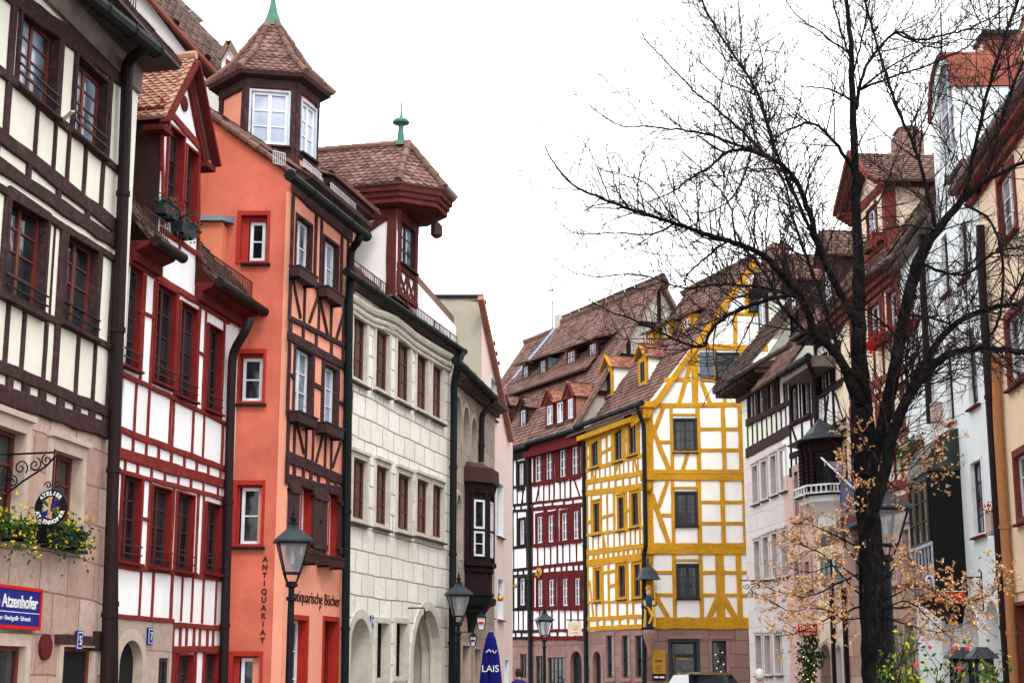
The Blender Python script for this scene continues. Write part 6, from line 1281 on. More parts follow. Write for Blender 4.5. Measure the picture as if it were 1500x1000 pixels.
# red sign, round sign, scroll bracket
o = at(1393, 874, 28.6); sg = thing('shop_sign', 'red hanging sign with white letters PIK above the white arcade', 'sign', loc=o); Wm = Matrix.Translation(o)
m = MB(); m.box(-.27, .27, -.02, .02, -.1, .1); m.build('board', 'sign_red', sg, Wm); m = MB(); m.box(-.28,.28,-.025,.025,.1,.115); m.build('rim', 'sign_white', sg, Wm)
txt('PIK', Wm, sg, -.24, -.06, .13, 'sign_white', y=-.03); m = MB(); m.tube([(-.1,0,.11),(-.1,0,.4)], .008, 4); m.tube([(.1,0,.11),(.1,0,.4)], .008, 4); m.build('chain', 'iron', sg, Wm)
o = at(1361.5, 848, 29.6); sg = thing('round_sign', 'small white round emblem sign with a blue crown shape by the black bay', 'sign', loc=o); Wm = Matrix.Translation(o)
m = MB(); m.tube([(0,.01,0),(0,-.01,0)], .085, 20); m.build('disc', 'sign_white', sg, Wm); m = MB(); m.prism([(-.045,-.012,0),(.045,-.012,0),(.03,-.012,.03),(0,-.012,.055),(-.03,-.012,.03)], (0,-.004,0)); m.box(-.05,.05,-.016,-.012,-.045,-.015); m.build('mark', 'sign_blue', sg, Wm)
br = thing('iron_bracket', 'black scrolled iron bracket standing out from the pale blue wall above the arcade', 'bracket', loc=at(1438,835,27.4)); o = at(1438,850,27.4); Wm = Matrix.Translation(o)
m = MB(); m.tube([(0,0,-.6),(0,0,.16),(-.03,0,.19),(-.05,0,.16)], .014, 6); m.tube([(0,0,.06),(-.32,0,.06)], .014, 6); spiral(m, (-.2,0,-.05), .09, 1.3, 1.2, .012); m.tube([(-.1,0,-.03),(-.03,0,-.1),(0,0,-.2)], .012, 5); m.build('scroll', 'iron', br, Wm)
# ============================================================ L: peach house at the right edge
fL = fpx(1480, 27.5, 1640, 21.2)
Lh = thing('rendered_house', 'peach rendered house with rust framed windows cut by the right edge of the photo', 'house', fL)
zeL = fL.uz(1470, 200)[1]; H = []; LL = fL.len
kw = dict(lin='rust_timber', sash='sash_white', nv=2, nh=3, r=.14, tw=.10, proud=.03, sill='maroon', glass='glass_curtain')
for w_ in ((1464,1488,250,345),(1476,1505,455,555),(1489,1530,657,752),(1550,1580,180,300),(1560,1590,420,540)): win(fL, Lh, H, *w_, **kw)
HS = []; zsL = fL.uz(1495, 866)[1]; win(fL, Lh, HS, 1494, 1560, 880, 1060, lin='rust_timber', sash='sash_brown', nv=3, nh=2, r=.3, sill=None, name='shop_window')
wall(fL, Lh, rect(0, LL, zsL, zeL), H, 'peach', 6); wall(fL, Lh, rect(0, LL, 0, zsL), HS, 'peach', 6, name='ground_floor_wall', y0=.03)
pipe(fL, Lh, [(1459,520,.1),(1462,620,.1),(1487,1006,.1)], .085, 'pipe_ochre'); 
e0_ = fL.L(1420,245,.32); m = MB(); m.box(-.6, LL+.2, -.28, .02, e0_.z-.2, e0_.z-.05); m.box(-.6, LL+.2, -.12, .02, e0_.z-.34, e0_.z-.2); m.build('eave', 'terracotta', Lh, fL)
m = MB(); m.tube([(-.6,-.34,e0_.z),(LL+.2,-.34,e0_.z)], .10, 10); m.build('gutter', 'gutter_pink', Lh, fL)
m = MB(); tiled(m, (-.5,-.25,e0_.z+.05), (LL+.2,-.25,e0_.z+.05), (LL+.2,4.5,e0_.z+1.3), (-.5,4.5,e0_.z+1.3), .2, .17); m.build('roof', 'tile_brown', Lh, fL)
m = MB(); m.prism([at(1416,262,30.6), at(1510,180,30.6), at(1560,0,30.6), at(1540,-40,30.6), at(1498,50,30.6), at(1470,100,30.6), at(1440,140,30.6), at(1417,162,30.6)], (0,.4,0)); m.build('attic_gable', 'peach', Lh)
m = MB(); m.bar(at(1412,168,30.5), at(1440,143,30.5), .5, .1); m.bar(at(1440,143,30.5), at(1470,103,30.5), .5, .1); m.bar(at(1470,103,30.5), at(1499,52,30.5), .5, .1); m.build('attic_verge', 'rust_timber', Lh)
m = MB(); P_ = [at(1475,90,31.2), at(1560,60,31.2), at(1560,-60,31.2), at(1500,20,31.2)]; tiled(m, *P_, .2, .17); m.build('attic_roof', 'tile_brown', Lh)
for (x, lab) in ((1463,'thin mast antenna at the top right behind the branches'),(1378,'thin rod on top of the arched dormer of the pale blue house')):
    top = at(x, -10 if x > 1400 else 18, 33); bt = at(x, 60 if x > 1400 else 66, 33); a_ = thing('antenna', lab, 'antenna', loc=bt); m = MB(); m.tube([bt-Vector((0,0,.8)), top], .02, 5); m.build('mast', 'iron', a_)
    if x > 1400: m = MB(); m.tube([top+Vector((-.3,0,-.35)), top+Vector((.3,0,-.35))], .014, 4); m.tube([top+Vector((-.15,0,-.6)), top+Vector((.15,0,-.6))], .014, 4); m.build('bar', 'iron', a_)
# ============================================================ the bare tree
TR = random.Random(5)
base = at(1283, 1000, 19.0)
tree = thing('bare_tree', 'big leafless tree with black bark and a spreading crown in the right foreground', 'tree', loc=(base.x, 19.0, 0))
K_ = F0/19.0
def catmull(P, sub=5):
    out = []
    for i in range(len(P)-1):
        p0, p1, p2, p3 = P[max(i-1,0)], P[i], P[i+1], P[min(i+2,len(P)-1)]
        for k in range(sub):
            t = k/sub; out.append(tuple(.5*((2*p1[j])+(-p0[j]+p2[j])*t+(2*p0[j]-5*p1[j]+4*p2[j]-p3[j])*t*t+(-p0[j]+3*p1[j]-3*p2[j]+p3[j])*t**3) for j in range(len(p1))))
    out.append(P[-1]); return out
trunk = MB(); limbs = MB(); twigs = MB(); leavesM = MB()
def path3(px, Y0, Y1, w0, w1, sub=6, jit=.005, lk=.72):
    n = len(px); Q = []
    for i, p in enumerate(px):
        k = i/(n-1); w = p[2] if len(p) > 2 else w0+(w1-w0)*k**.8
        Q.append((p[0], p[1], Y0+(Y1-Y0)*k, w))
    Q = catmull(Q, sub); P = []; r = []
    for (x, y, Y_, w) in Q:
        v = at(x, y, Y_); v += Vector((TR.gauss(0,jit), TR.gauss(0,jit*2), TR.gauss(0,jit))); P.append(v); r.append(max(.003, w*lk/2/K_))
    return P, r
P, r = path3([(1288,1190,56),(1286,1080,50),(1284,1000,45),(1278,900,44),(1274,800,42),(1270,700,42),(1264,630,42),(1262,580,34),(1259,520,27),(1258,440,23),(1257,380,20),(1254,280,16),(1250,180,13),(1247,90,10),(1240,0,8),(1232,-70,6),(1228,-130,4)], 19, 19, 0, 0, 6, .006, .84)
P[0].z = min(P[0].z, -.05)
# rough bark: displace ring vertices
trunk.tube(P, r, 20)
for i, v in enumerate(trunk.v):
    k = r[min(i//20, len(r)-1)]; a = (i % 20)*.9; trunk.v[i] = (v[0]+k*.07*math.sin(a*2.3+v[2]*1.7)+TR.gauss(0,k*.03), v[1]+k*.07*math.cos(a*3.1+v[2]*2.3)+TR.gauss(0,k*.03), v[2])
LIMBS = [  # pixel path, Y0, Y1, width0, width1
 ([(1262,590),(1228,522),(1196,490),(1182,455),(1168,428),(1140,396),(1112,370),(1068,353),(1020,338),(991,328),(924,307),(880,290),(842,272),(815,243),(799,214)], 18.9, 17.2, 22, 2),
 ([(991,327),(955,343),(905,341),(850,342),(818,327)], 18.0, 17.4, 5, 1.5),
 ([(1259,480),(1232,432),(1203,370),(1185,310),(1164,262),(1135,235),(1087,219),(1062,226),(1040,245),(1010,262),(985,282)], 19, 17.6, 17, 3),
 ([(1100,221),(1045,200),(1000,190),(950,186),(905,182),(868,158)], 18.2, 18.6, 7, 2),
 ([(1135,240),(1100,205),(1060,168),(1020,136),(985,100),(955,70),(941,50)], 18.3, 19.2, 7, 2),
 ([(1203,372),(1170,300),(1140,230),(1111,140),(1085,95),(1060,60),(1030,5),(1012,-40)], 18.8, 19.8, 9, 4),
 ([(1256,260),(1228,215),(1193,182),(1165,186),(1140,200),(1118,225)], 19, 18.2, 10, 2.5),
 ([(1252,150),(1215,131),(1175,127)], 19, 18.4, 6, 2),
 ([(1176,430),(1120,440),(1072,459),(1042,483),(1027,508),(985,495),(932,470),(890,455),(862,438)], 18.8, 17.2, 11, 2),
 ([(1168,436),(1110,420),(1045,417),(1000,422),(940,402),(870,405),(838,398)], 19, 19.8, 8, 2),
 ([(1068,352),(1040,372),(1008,400),(1002,418)], 18, 18.1, 5, 3),
 ([(1200,500),(1150,455),(1120,400),(1085,360),(1050,352)], 19.2, 20, 10, 4),
 ([(1259,600),(1240,560),(1215,470),(1190,400),(1165,330),(1150,270),(1130,235)], 19.1, 19.9, 12, 4),
 ([(1268,700,32),(1290,640,30),(1304,575,28),(1318,500,26),(1330,440,26),(1346,382,26),(1372,338,20),(1412,292,13),(1450,262,10),(1505,235,8)], 18.9, 18.2, 30, 8),
 ([(1275,760,26),(1296,690,24),(1315,615,22),(1345,560,20),(1385,522,15),(1430,510,13),(1470,512,12),(1520,520,10)], 18.7, 17.8, 24, 10),
 ([(1304,650,18),(1328,585,18),(1362,518,15),(1398,476,13),(1440,455,11),(1480,446,10),(1520,448,8)], 18.8, 18.6, 16, 7),
 ([(1372,336),(1346,235),(1313,154),(1283,60),(1262,-20),(1250,-70)], 18.5, 19.4, 9, 4),
 ([(1385,325),(1412,285),(1419,262),(1436,180),(1460,90),(1492,0),(1510,-40)], 18.4, 18, 10, 6),
 ([(1432,285),(1452,235),(1475,150),(1505,80)], 18.4, 18.2, 9, 6),
 ([(1412,300),(1445,318),(1462,350),(1470,400),(1462,470),(1440,505)], 18.3, 18.0, 6, 6),
 ([(1254,160),(1262,115),(1280,80),(1313,48),(1345,58),(1390,50),(1430,38),(1475,12)], 19, 19.6, 9, 3),
 ([(1313,48),(1338,60),(1372,70),(1408,58),(1445,60)], 19.3, 19.6, 5, 2),
 ([(1256,135),(1300,100),(1345,75),(1395,48),(1425,10)], 19, 20, 6, 2),
 ([(1262,130),(1310,112),(1370,92),(1425,62),(1470,8)], 19.1, 18, 6, 2),
 ([(1247,90),(1230,40),(1218,-10),(1210,-60)], 19, 19.5, 5, 3), ([(1247,120),(1262,60),(1275,0),(1284,-50)], 19, 18.5, 5, 3), ([(1246,80),(1205,50),(1165,20),(1135,-30)], 19, 18.6, 5, 2),
 ([(1256,330),(1290,290),(1313,230),(1330,200)], 19, 19.6, 5, 2), ([(1100,224),(1085,270),(1060,300),(1020,312),(990,300)], 18, 17.5, 5, 1.5),
 ([(1078,354),(1068,300),(1040,262),(1010,232),(985,210)], 18, 18.6, 5, 1.5), ([(924,307),(905,280),(893,240),(885,205)], 17.6, 17.9, 4, 1.3), ([(1020,338),(985,318),(955,275),(930,262),(890,250)], 18, 17.6, 4, 1.3),
 ([(1346,382),(1385,400),(1420,400),(1452,372),(1500,360)], 18.4, 18.0, 8, 4), ([(1318,500),(1290,470),(1240,440),(1200,442)], 18.7, 18.3, 5, 2), ([(1330,460),(1380,470),(1430,500)], 18.4, 18.6, 6, 3),
 ([(1345,560),(1330,520),(1300,480),(1262,470)], 18.6, 18.2, 4, 2), ([(1372,338),(1330,330),(1290,338),(1262,352)], 18.4, 18.1, 5, 2), ([(1480,446),(1500,400),(1512,350)], 18.5, 18.3, 6, 4),
 ([(1111,140),(1060,120),(1020,85),(990,60)], 19.3, 19.6, 4, 1.3), ([(1085,95),(1085,40),(1080,-20)], 19.5, 19.7, 3.5, 2), ([(1160,262),(1140,290),(1150,330),(1140,360)], 18.4, 18.1, 4, 2),
]
def twig(P0, d, L, r0, lev, leafy=0.0, M_=None):
    n = 4 if lev else 6; P = [P0]; d = d.normalized(); dd = d.copy(); bend = Vector((TR.gauss(0,.10), TR.gauss(0,.10), TR.uniform(.0,.12)))
    for i in range(n): dd = (dd+bend+Vector((TR.gauss(0,.06), TR.gauss(0,.06), TR.gauss(0,.06)))).normalized(); P.append(P[-1]+dd*(L/n))
    twigs.tube(P, [max(.0016, r0*(1-.66*i/n)) for i in range(n+1)], 3 if lev else 4, cap=False)
    if lev < 2:
        ns = int(L/(.13 if lev == 0 else .17))
        for k in range(ns):
            t_ = TR.uniform(.15, 1); i = min(n-1, int(t_*n)); f_ = t_*n-i; p = P[i].lerp(P[i+1], f_); tg = (P[i+1]-P[i]).normalized()
            side = tg.cross(Vector((TR.gauss(0,1), TR.gauss(0,1), TR.gauss(0,1)))).normalized()
            twig(p, tg*.75+side*.75+Vector((0,0,.12)), L*TR.uniform(.3,.6)*(1.1-t_*.5), r0*.62, lev+1, leafy)
    if leafy:
        for k in range(int(L*leafy*(1.4 if lev else .7))+1):
            if TR.random() < .45: continue
            i = TR.randrange(1, n+1); p = P[i]+Vector((TR.gauss(0,.015), TR.gauss(0,.015), TR.gauss(0,.015)))
            for _ in range(TR.choice((2,3,3))): leaf(leavesM, p, TR.uniform(.028,.052), Vector((TR.gauss(0,1), TR.gauss(0,1), TR.gauss(0,1)-.5)).normalized())
for (px, Ya, Yb, wa, wb) in LIMBS:
    P, r = path3(px, Ya, Yb, wa, wb)
    big_ = wa > 12
    limbs.tube(P, r, 10 if big_ else 6)
    n = len(P); acc = 0; L = sum((P[i+1]-P[i]).length for i in range(n-1)); s_ = 0
    for i in range(1, n-1):
        seg = (P[i+1]-P[i]).length; s_ += seg; acc += seg
        k = s_/L
        step = .055 if k > .22 else .2
        while acc > step:
            acc -= step*TR.uniform(.7,1.3)
            tg = (P[i+1]-P[i]).normalized(); side = tg.cross(Vector((TR.gauss(0,1), TR.gauss(0,1), TR.gauss(0,1)))).normalized()
            twig(P[i], tg*TR.uniform(.3,.9)+side*.8+Vector((0,0,.2)), (TR.uniform(.25,1.5) if TR.random() < .7 else TR.uniform(.1,.4))*(1.15-.4*k), max(.0040, min(.010, r[i]*.5)), 0)
    twig(P[-1], P[-1]-P[-2], .7, r[-1], 0)
LEAFY = [([(1262,887),(1240,895),(1206,909),(1170,925),(1140,932)],5),([(1262,839),(1225,855),(1185,873),(1150,868),(1125,862)],5),([(1258,800),(1225,785),(1190,770),(1165,765)],4),([(1262,872),(1235,845),(1205,812),(1178,800),(1155,790)],4),
 ([(1262,850),(1225,828),(1185,838),(1155,830)],4),([(1260,905),(1235,905),(1200,890),(1160,895),(1130,880)],4),([(1262,830),(1240,800),(1235,760),(1245,740)],4),
 ([(1295,892),(1350,886),(1410,884),(1450,870),(1470,850)],5),([(1292,880),(1330,862),(1365,862),(1400,885),(1430,897)],4),([(1293,902),(1340,918),(1380,925),(1425,908)],4),([(1292,850),(1312,828),(1330,815),(1345,845)],4),([(1295,890),(1330,880),(1360,905),(1400,940)],4),([(1350,886),(1390,870),(1425,880),(1460,858)],3),
 ([(1308,690),(1335,686),(1360,655),(1378,640)],3),([(1300,705),(1325,718),(1350,695),(1372,688)],3),([(1252,700),(1248,660),(1250,630)],3),([(1262,760),(1250,720),(1246,690)],3)]
for (px, w) in LEAFY:
    P, r = path3(px, 18.9, 18.9-TR.uniform(-.5,1.0), w, 1.3, 4); limbs.tube(P, r, 6)
    for i in range(2, len(P)):
        for _ in range(2):
            tg = (P[i]-P[i-1]).normalized(); side = tg.cross(Vector((TR.gauss(0,1), TR.gauss(0,1), TR.gauss(0,1)))).normalized()
            twig(P[i], tg*.6+side*.9, TR.uniform(.12,.42), .004, 1, 18)
tk = trunk.build('trunk', 'bark', tree, smooth=True); limbs.build('limbs', 'bark', tree, smooth=True); tw = twigs.build('crown', 'twig', tree); lv = leavesM.build('leaves', 'leaf_dry', tree, label='dry tan leaves on the lowest twigs')
# ============================================================ street lamps
def lamp(px, Yl, ytop, label):
    top = at(px, ytop, Yl); x, ht = top.x, top.z
    t_ = thing('street_lamp', label, 'street lamp', loc=(x, Yl, 0), group='black lantern street lamps'); W = Matrix.Translation((x, Yl, 0)) @ Matrix.Rotation(math.radians(12), 4, 'Z')
    z0 = ht-.98   # bottom of glass
    m = MB(); m.lathe((0,0,0), [(.14,0),(.14,.1),(.10,.16),(.095,.75),(.12,.8),(.07,.9),(.055,1.0),(.05,2.2),(.048,z0-.42),(.075,z0-.40),(.075,z0-.36),(.045,z0-.34),(.045,z0-.22),(.09,z0-.2),(.09,z0-.15),(.03,z0-.12)], 14); m.build('post', 'iron', t_, W)
    b, T_ = .115, .225
    m = MB()
    for s1 in (-1,1):
        for s2 in (-1,1):
            m.tube([(0,0,z0-.16),(s1*.07,s2*.07,z0-.13),(s1*.10,s2*.10,z0-.05),(s1*b,s2*b,z0)], .012, 5); m.bar((s1*b,s2*b,z0), (s1*T_,s2*T_,z0+.45), .024, .024)
    for (r_, zz) in ((b,z0),(T_,z0+.45)):
        for (p, q) in (((-1,-1),(1,-1)),((1,-1),(1,1)),((1,1),(-1,1)),((-1,1),(-1,-1))): m.bar((p[0]*r_,p[1]*r_,zz), (q[0]*r_,q[1]*r_,zz), .03, .03)
    m.build('frame', 'iron', t_, W)
    m = MB()
    for (p, q) in (((-1,-1),(1,-1)),((1,-1),(1,1)),((1,1),(-1,1)),((-1,1),(-1,-1))): m.poly([(p[0]*b,p[1]*b,z0+.01),(q[0]*b,q[1]*b,z0+.01),(q[0]*T_,q[1]*T_,z0+.44),(p[0]*T_,p[1]*T_,z0+.44)])
    m.build('pane', 'lamp_glass', t_, W)
    m = MB(); m.lathe((0,0,z0+.12), [(.01,0),(.03,.03),(.035,.12),(.02,.2),(.01,.25)], 8); m.build('bulb', 'sign_white', t_, W)
    m = MB(); q = math.sqrt(2); m.lathe((0,0,z0+.46), [(.285*q,0),(.285*q,.03),(.20*q,.11),(.10*q,.20),(.085*q,.21),(.085*q,.25),(.05*q,.28)], 4, a0=math.pi/4); m.build('roof', 'lead', t_, W)
    m = MB(); m.lathe((0,0,z0+.72), [(.09,0),(.09,.03),(.03,.05),(.05,.09),(.055,.12),(.02,.15),(.03,.18),(.012,.21),(.008,.27)], 8); m.build('finial', 'iron', t_, W)
lamp(430.5, 23.6, 744, 'black street lamp with a square lantern in front of the narrow orange house'); lamp(672, 35.0, 837, 'black street lamp with a square lantern in front of the dark oriel'); lamp(797, 51.0, 885, 'slim grey street lamp in front of the oxblood timbered house'); lamp(1292, 20.2, 688, 'black street lamp whose lantern shows half hidden behind the tree trunk')
# ============================================================ cafe things below the oriel
o = at(719, 925, 35.4); pa = thing('parasol', 'closed dark blue cafe parasol with white lettering below the oriel', 'parasol', loc=(o.x, 35.4, 0))
m = MB(); m.tube([(o.x,35.4,0),(o.x,35.4,o.z+.05)], .03, 8); m.build('pole', 'tin', pa)
m = MB(); H_ = o.z; n = 20; vs = []; rows = [(.05,H_),(.11,H_-.15),(.17,H_-.5),(.21,H_-.9),(.25,H_-1.4),(.27,H_-1.8)]
for j, (r_, z) in enumerate(rows):
    for k in range(n): a = 2*math.pi*k/n; rr_ = r_*(1+(.16 if k % 2 else -.12)*min(1,j/2)); vs.append((o.x+rr_*math.cos(a), 35.4+rr_*math.sin(a), z))
m.add(vs, [(j*n+k, j*n+(k+1)%n, (j+1)*n+(k+1)%n, (j+1)*n+k) for j in range(len(rows)-1) for k in range(n)]); m.build('cover', 'parasol_blue', pa)
Wm = Matrix.Translation((o.x, 35.4, 0)); txt('LAIS', Wm, pa, -.2, 1.60, .15, 'sign_white', y=-.31)
m = MB(); m.tube([(o.x-.10,35.19,H_-.45),(o.x-.03,35.19,H_-.39),(o.x,35.19,H_-.45)], .014, 4); m.tube([(o.x+.03,35.19,H_-.41),(o.x+.09,35.19,H_-.47),(o.x+.13,35.19,H_-.41)], .014, 4); m.build('mark', 'sign_white', pa)
for (px, py, s_, lab) in ((705, 912, .30, 'hanging glass lantern sign with a red mark beside the base of the dark oriel'), (693, 938, .22, 'smaller hanging lantern sign, left of the closed blue parasol')):
    o = at(px, py, 36.5); t_ = thing('lantern_sign', lab, 'lantern', loc=o); Wm = Matrix.Translation(o)
    m = MB(); m.lathe((0,0,-s_/2), [(s_*.30,0),(s_*.5,s_*.9)], 4, a0=math.pi/4); m.build('panes', 'sign_white', t_, Wm); m = MB(); m.lathe((0,0,s_*.4), [(s_*.62,0),(s_*.35,s_*.25),(s_*.1,s_*.4),(s_*.03,s_*.6)], 4, a0=math.pi/4); m.lathe((0,0,-s_*.56), [(s_*.2,0),(s_*.32,s_*.06)], 4, a0=math.pi/4)
    for k in range(4): a = math.pi/4+k*math.pi/2; m.tube([(s_*.3*math.cos(a),s_*.3*math.sin(a),-s_/2),(s_*.5*math.cos(a),s_*.5*math.sin(a),s_*.4)], .012, 4)
    m.tube([(0,0,s_*.9),(-.45,.1,s_*.95)], .012, 4); m.build('frame', 'iron', t_, Wm); m = MB(); m.box(-s_*.2,s_*.2,-s_*.40,-s_*.39,-.02,.03) ; m.build('mark', 'sign_red' if s_ > .25 else 'sign_blue', t_, Wm)
ga = thing('garland', 'green garland with baubles hanging on a cable across the street beyond the oriel', 'garland', loc=at(715,875,40)); m = MB()
a, b = at(684,866,37), at(775,846,62); m.tube([a.lerp(b,i/6)-Vector((0,0,.12*math.sin(math.pi*i/6))) for i in range(7)], .012, 4); a2, b2 = at(684,858,37), at(775,842,62); m.tube([a2, b2], .01, 4); m.build('cable', 'iron', ga)
m = MB()
for i in range(9): p = a.lerp(b, .03+i*.055); leaves(m, p-Vector((0,0,.15+.2*R.random())), (.16,.16,.16), 60, .10)
m.build('greenery', 'leaf_green', ga); m = MB(); p = at(733,876,40)
for q, rr_ in ((p,.08),(at(703,884,38.6),.05),(at(755,858,46),.06)): m.lathe(q, [(.01,-rr_),(rr_*.8,-rr_*.6),(rr_,0),(rr_*.8,rr_*.6),(.01,rr_)], 10)
m.build('baubles', 'gold', ga)
# ivy and shrubs at the foot of the right hand houses
iv = thing('ivy', 'dark ivy with tiny lights climbing a doorway left of the tree trunk', 'plant', loc=at(1183,1000,42.5)); m = MB(); 
for k in range(26): p = at(1172+R.random()*26, 925+R.random()*95, 42.5); leaves(m, p, (.22,.15,.3), 40, .11)
m.build('foliage', 'leaf_green', iv); m = MB()
for k in range(8): p = at(1172+R.random()*26, 950+R.random()*60, 42.2); m.lathe(p, [(.003,-.015),(.018,0),(.003,.015)], 5)
m.build('lights', 'light', iv)
def rose(px0, px1, ytop, Y_, label, n, nb, cat='shrub'):
    c = at((px0+px1)/2, 1000, Y_); t_ = thing('rose_bush', label, cat, loc=(c.x, Y_, 0), group='rose bushes by the tree'); st = MB(); g = MB(); y_ = MB(); fl = MB()
    for k in range(n):
        tx = TR.uniform(px0, px1); ty = ytop+abs(TR.gauss(0,1))*38; tip = at(tx, min(ty,1005), Y_+TR.uniform(-.5,.5)); b_ = Vector((c.x+TR.uniform(-.5,.5), Y_+TR.uniform(-.4,.4), 0)); mid = b_.lerp(tip,.55)+Vector((TR.gauss(0,.12),TR.gauss(0,.12),.15))
        P = [b_, b_.lerp(mid,.5)+Vector((TR.gauss(0,.05),0,.05)), mid, mid.lerp(tip,.5)+Vector((TR.gauss(0,.06),TR.gauss(0,.06),.06)), tip]; st.tube(P, [.011,.009,.007,.005,.003], 5, cap=False)
        for _ in range(8):
            t0 = TR.uniform(.3,1); i = min(3,int(t0*4)); p = P[i].lerp(P[i+1], t0*4-i)+Vector((TR.gauss(0,.06),TR.gauss(0,.06),TR.gauss(0,.06)))
            for _k in range(3): leaf(g if TR.random() < .72 else y_, p+Vector((TR.gauss(0,.02),TR.gauss(0,.02),TR.gauss(0,.02))), TR.uniform(.05,.08))
    for (bx_, by_) in nb:
        p = at(bx_, by_, Y_-.4)
        for _ in range(30): leaf(fl, p+Vector((TR.gauss(0,.007),TR.gauss(0,.007),TR.gauss(0,.007))), .03)
    st.build('stems', 'twig', t_); g.build('foliage', 'leaf_green', t_); y_.build('yellow_leaves', 'leaf_yellow', t_); fl.build('blooms', 'flower_pink', t_)
rose(1298, 1352, 915, 18.0, 'rose bush with green and yellow leaves, just right of the tree trunk', 22, [(1342,973)])
rose(1350, 1470, 945, 18.6, 'sparser rose bush with several pink blooms in front of the white arcade', 26, [(1362,947),(1396,950),(1417,949),(1405,978)])
for (px, Yb, lab) in ((1437, 24.5, 'black square post lantern in front of the right arch of the white arcade'), (1405, 25.5, 'black square post lantern behind the roses')):
    o = at(px, 947, Yb); t_ = thing('post_lantern', lab, 'lantern', loc=(o.x, Yb, 0)); Wm = Matrix.Translation((o.x, Yb, 0)); h = o.z
    m = MB(); m.box(-.13,.13,-.13,.13,0,h-.75)
    for a in (-1,1):
        for b in (-1,1): m.box(a*.12-.02,a*.12+.02,b*.12-.02,b*.12+.02,h-.75,h-.18)
    m.box(-.14,.14,-.14,.14,h-.24,h-.18); m.box(-.14,.14,-.14,.14,h-.40,h-.36); m.build('post', 'iron', t_, Wm); m = MB(); m.lathe((0,0,h-.18), [(.3,0),(.28,.04),(.13,.16),(.12,.18)], 4, a0=math.pi/4); m.build('roof', 'lead', t_, Wm); m = MB(); m.box(-.105,.105,-.105,.105,h-.74,h-.2); m.build('glass', 'glass_curtain', t_, Wm)
# ============================================================ people and car (only their tops reach the picture)
def person(x, y, h, label, coat, hair, face):
    t_ = thing('person', label, 'person', loc=(x,y,0)); k = h/1.75
    J_ = [(0,0,.95),(0,0,1.15),(0,0,1.38),(0,0,1.50),(0,-.01,1.60),(0,-.01,1.70)]; rad = [(.15,.11),(.14,.10),(.16,.10),(.05,.05),(.075,.09),(.06,.07)]; E_ = [(0,1),(1,2),(2,3),(3,4),(4,5)]
    for s in (-1,1):
        b = len(J_); J_ += [(s*.09,0,.9),(s*.10,-.02,.5),(s*.10,.03,.09),(s*.10,-.12,.03),(s*.19,0,1.40),(s*.24,.02,1.12),(s*.23,-.10,.88),(s*.22,-.14,.80)]
        rad += [(.09,.09),(.06,.06),(.04,.04),(.04,.03),(.055,.055),(.045,.045),(.032,.032),(.035,.02)]; E_ += [(0,b),(b,b+1),(b+1,b+2),(b+2,b+3),(2,b+4),(b+4,b+5),(b+5,b+6),(b+6,b+7)]
    me = bpy.data.meshes.new('body'); me.from_pydata([(a*k,b*k,c*k) for a,b,c in J_], E_, []); o = bpy.data.objects.new('tmp_body', me); C.objects.link(o)
    sk_ = o.modifiers.new('s','SKIN'); 
    for i, v in enumerate(me.skin_vertices[0].data): v.radius = (rad[i][0]*k, rad[i][1]*k); v.use_root = (i == 0)
    ss = o.modifiers.new('d','SUBSURF'); ss.levels = 2; ss.render_levels = 2; bpy.context.view_layer.update()
    m2 = bpy.data.meshes.new_from_object(o.evaluated_get(bpy.context.evaluated_depsgraph_get())); bpy.data.objects.remove(o); m2.name = 'body'
    m2.materials.clear(); [m2.materials.append(M[q]) for q in ('skin', coat, 'coat_grey')]
    for p in m2.polygons: z = p.center.z/k; p.use_smooth = True; p.material_index = 0 if z > 1.47 or (z < .86 and abs(p.center.x) > .19*k) else (1 if z > .88 else 2)
    W = Matrix.Translation((x,y,0)) @ Matrix.Rotation(face, 4, 'Z'); link('body', m2, t_, W)
    m = MB(); m.lathe((0,.012*k,1.56*k), [(.07*k,-.02),(.10*k,.05*k),(.105*k,.12*k),(.085*k,.19*k),(.04*k,.225*k),(.005,.235*k)], 14, sy=1.08); m.build('hair', hair, t_, W, smooth=True)
    m = MB(); m.lathe((0,0,.86*k), [(.20*k,0),(.18*k,.25*k),(.20*k,.5*k),(.17*k,.58*k),(.08*k,.63*k)], 14, sy=.72); m.build('coat', coat, t_, W, smooth=True)
person(at(760,990,44).x, 44, 1.68, 'person in a dark blue coat walking far down the street', 'coat_blue', 'hair_dark', .3)
person(at(1113,990,33).x, 33, 1.62, 'white haired person in a grey coat in front of the pale stone house', 'coat_grey', 'hair_white', 2.6)
cx = at(1026,990,46).x; car = thing('parked_car', 'dark grey car parked in front of the yellow timbered house', 'car', loc=(cx,46,0)); W = Matrix.Translation((cx,46,0)) @ Matrix.Rotation(math.radians(7), 4, 'Z') @ Matrix.Diagonal((.95,1,1.08,1))
sect = [(-2.05,.45,.72,.78),(-1.95,.35,.95,.84),(-1.5,.32,1.05,.88),(-.6,.3,1.08,.9),(.9,.3,1.08,.9),(1.8,.32,.98,.88),(2.05,.42,.75,.8)]
m = MB(); vs = []
for (y_, zb_, zt_, hw_) in sect: vs += [(-hw_*.92,y_,zb_),(-hw_,y_,(zb_+zt_)/2),(-hw_*.94,y_,zt_),(hw_*.94,y_,zt_),(hw_,y_,(zb_+zt_)/2),(hw_*.92,y_,zb_)]
n = len(sect); m.add(vs, [(i*6+k, i*6+(k+1)%6, i*6+6+(k+1)%6, i*6+6+k) for i in range(n-1) for k in range(6)]+[(0,1,2,3,4,5), tuple((n-1)*6+k for k in range(6))]); m.build('body', 'car_paint', car, W, smooth=False)
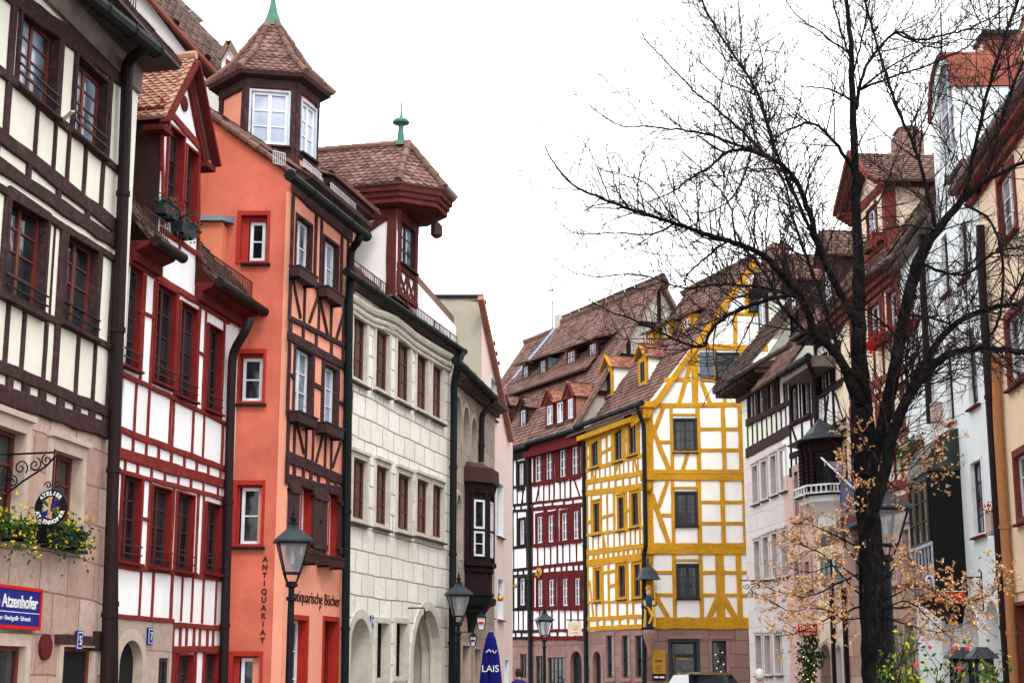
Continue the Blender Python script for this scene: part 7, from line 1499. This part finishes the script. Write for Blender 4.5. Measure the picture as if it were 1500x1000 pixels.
cab = [(-1.75,1.04,.80),(-1.15,1.44,.66),(-.7,1.52,.64),(.3,1.51,.64),(.75,1.42,.66),(1.35,1.05,.80)]
m = MB(); P_ = []
for (y_, z_, hw_) in cab: P_ += [(-hw_,y_,z_),(hw_,y_,z_)]
m.add([(-.80,-1.75,1.04),(.80,-1.75,1.04),(.66,-1.15,1.44),(-.66,-1.15,1.44),(-.80,1.35,1.05),(.80,1.35,1.05),(.66,.75,1.42),(-.66,.75,1.42)], [(0,1,2,3),(4,7,6,5),(0,3,7,4),(1,5,6,2)]); m.build('windows', 'glass', car, W)
m = MB(); m.add([(-.66,-1.15,1.44),(.66,-1.15,1.44),(.62,-.7,1.50),(-.62,-.7,1.50),(.62,.3,1.50),(-.62,.3,1.50),(.66,.75,1.42),(-.66,.75,1.42)], [(0,1,2,3),(3,2,4,5),(5,4,6,7),(0,3,5,7),(1,6,4,2)]); m.build('roof', 'car_paint', car, W, smooth=True)
for sx_ in (-1,1):
    for yy in (-1.3,1.3):
        m = MB(); m.tube([(sx_*.88,yy,.32),(sx_*.68,yy,.32)], .32, 18); w_ = m.build('wheel', 'tyre', car, W); m = MB(); m.tube([(sx_*.89,yy,.32),(sx_*.86,yy,.32)], .2, 14); m.build('rim', 'tin', w_, W)
    m = MB(); m.box(sx_*.55, sx_*.8, -2.04, -1.96, .72, .9); m.build('tail_light', 'sign_red', car, W)
# pavements along both rows
def strip(f, w, name):
    m = MB(); m.box(-1, f.len+1, -w, .0, .0, .12); o = m.build(name, 'trim_sand', None, f); o['kind'] = 'structure'
for f in (fA, fB, fC, fD, fE, fF, fG, fY, fY2, fH, fI, fJ, fK, fL): strip(f, 1.3, 'pavement')
# ============================================================ world, light, ground, render
def structure(m, name, mat): o = m.build(name, mat); o['kind'] = 'structure'; return o
m = MB(); m.add([(-400,-200,0),(400,-200,0),(400,600,0),(-400,600,0)], [(0,1,2,3)]); structure(m, 'ground', 'cobbles')
w = bpy.data.worlds.new('World'); bpy.context.scene.world = w; w.use_nodes = True; nt = w.node_tree; nt.nodes.clear()
out = nt.nodes.new('ShaderNodeOutputWorld'); bg = nt.nodes.new('ShaderNodeBackground'); sk = nt.nodes.new('ShaderNodeTexSky'); sk.sky_type = 'NISHITA'; sk.sun_disc = False
EL, RO = math.radians(48), math.radians(165)
sk.sun_elevation = EL; sk.sun_rotation = RO; sk.air_density = 1; sk.dust_density = 4
hs = nt.nodes.new('ShaderNodeHueSaturation'); hs.inputs['Saturation'].default_value = .12; hs.inputs['Value'].default_value = 1.0
mx = nt.nodes.new('ShaderNodeMix'); mx.data_type = 'RGBA'; mx.inputs[0].default_value = .75; mx.inputs[7].default_value = (30, 30.3, 31, 1)
nt.links.new(sk.outputs[0], hs.inputs['Color']); nt.links.new(hs.outputs[0], mx.inputs[6]); nt.links.new(mx.outputs[2], bg.inputs[0]); bg.inputs[1].default_value = .1
nt.links.new(bg.outputs[0], out.inputs[0])
sl = bpy.data.lights.new('sun', 'SUN'); sl.energy = 1.2; sl.angle = math.radians(12); sl.color = (1, .97, .92)
so = bpy.data.objects.new('sun', sl); C.objects.link(so)
dv = Vector((math.sin(RO)*math.cos(EL), math.cos(RO)*math.cos(EL), math.sin(EL)))
so.rotation_euler = (-dv).to_track_quat('-Z', 'Y').to_euler(); so.location = (0, -5, 30)
vs = bpy.context.scene.view_settings; vs.view_transform = 'Standard'; vs.look = 'None'; vs.exposure = 0.18; vs.gamma = 1
bpy.context.scene.cycles.max_bounces = 6; bpy.context.scene.cycles.diffuse_bounces = 3
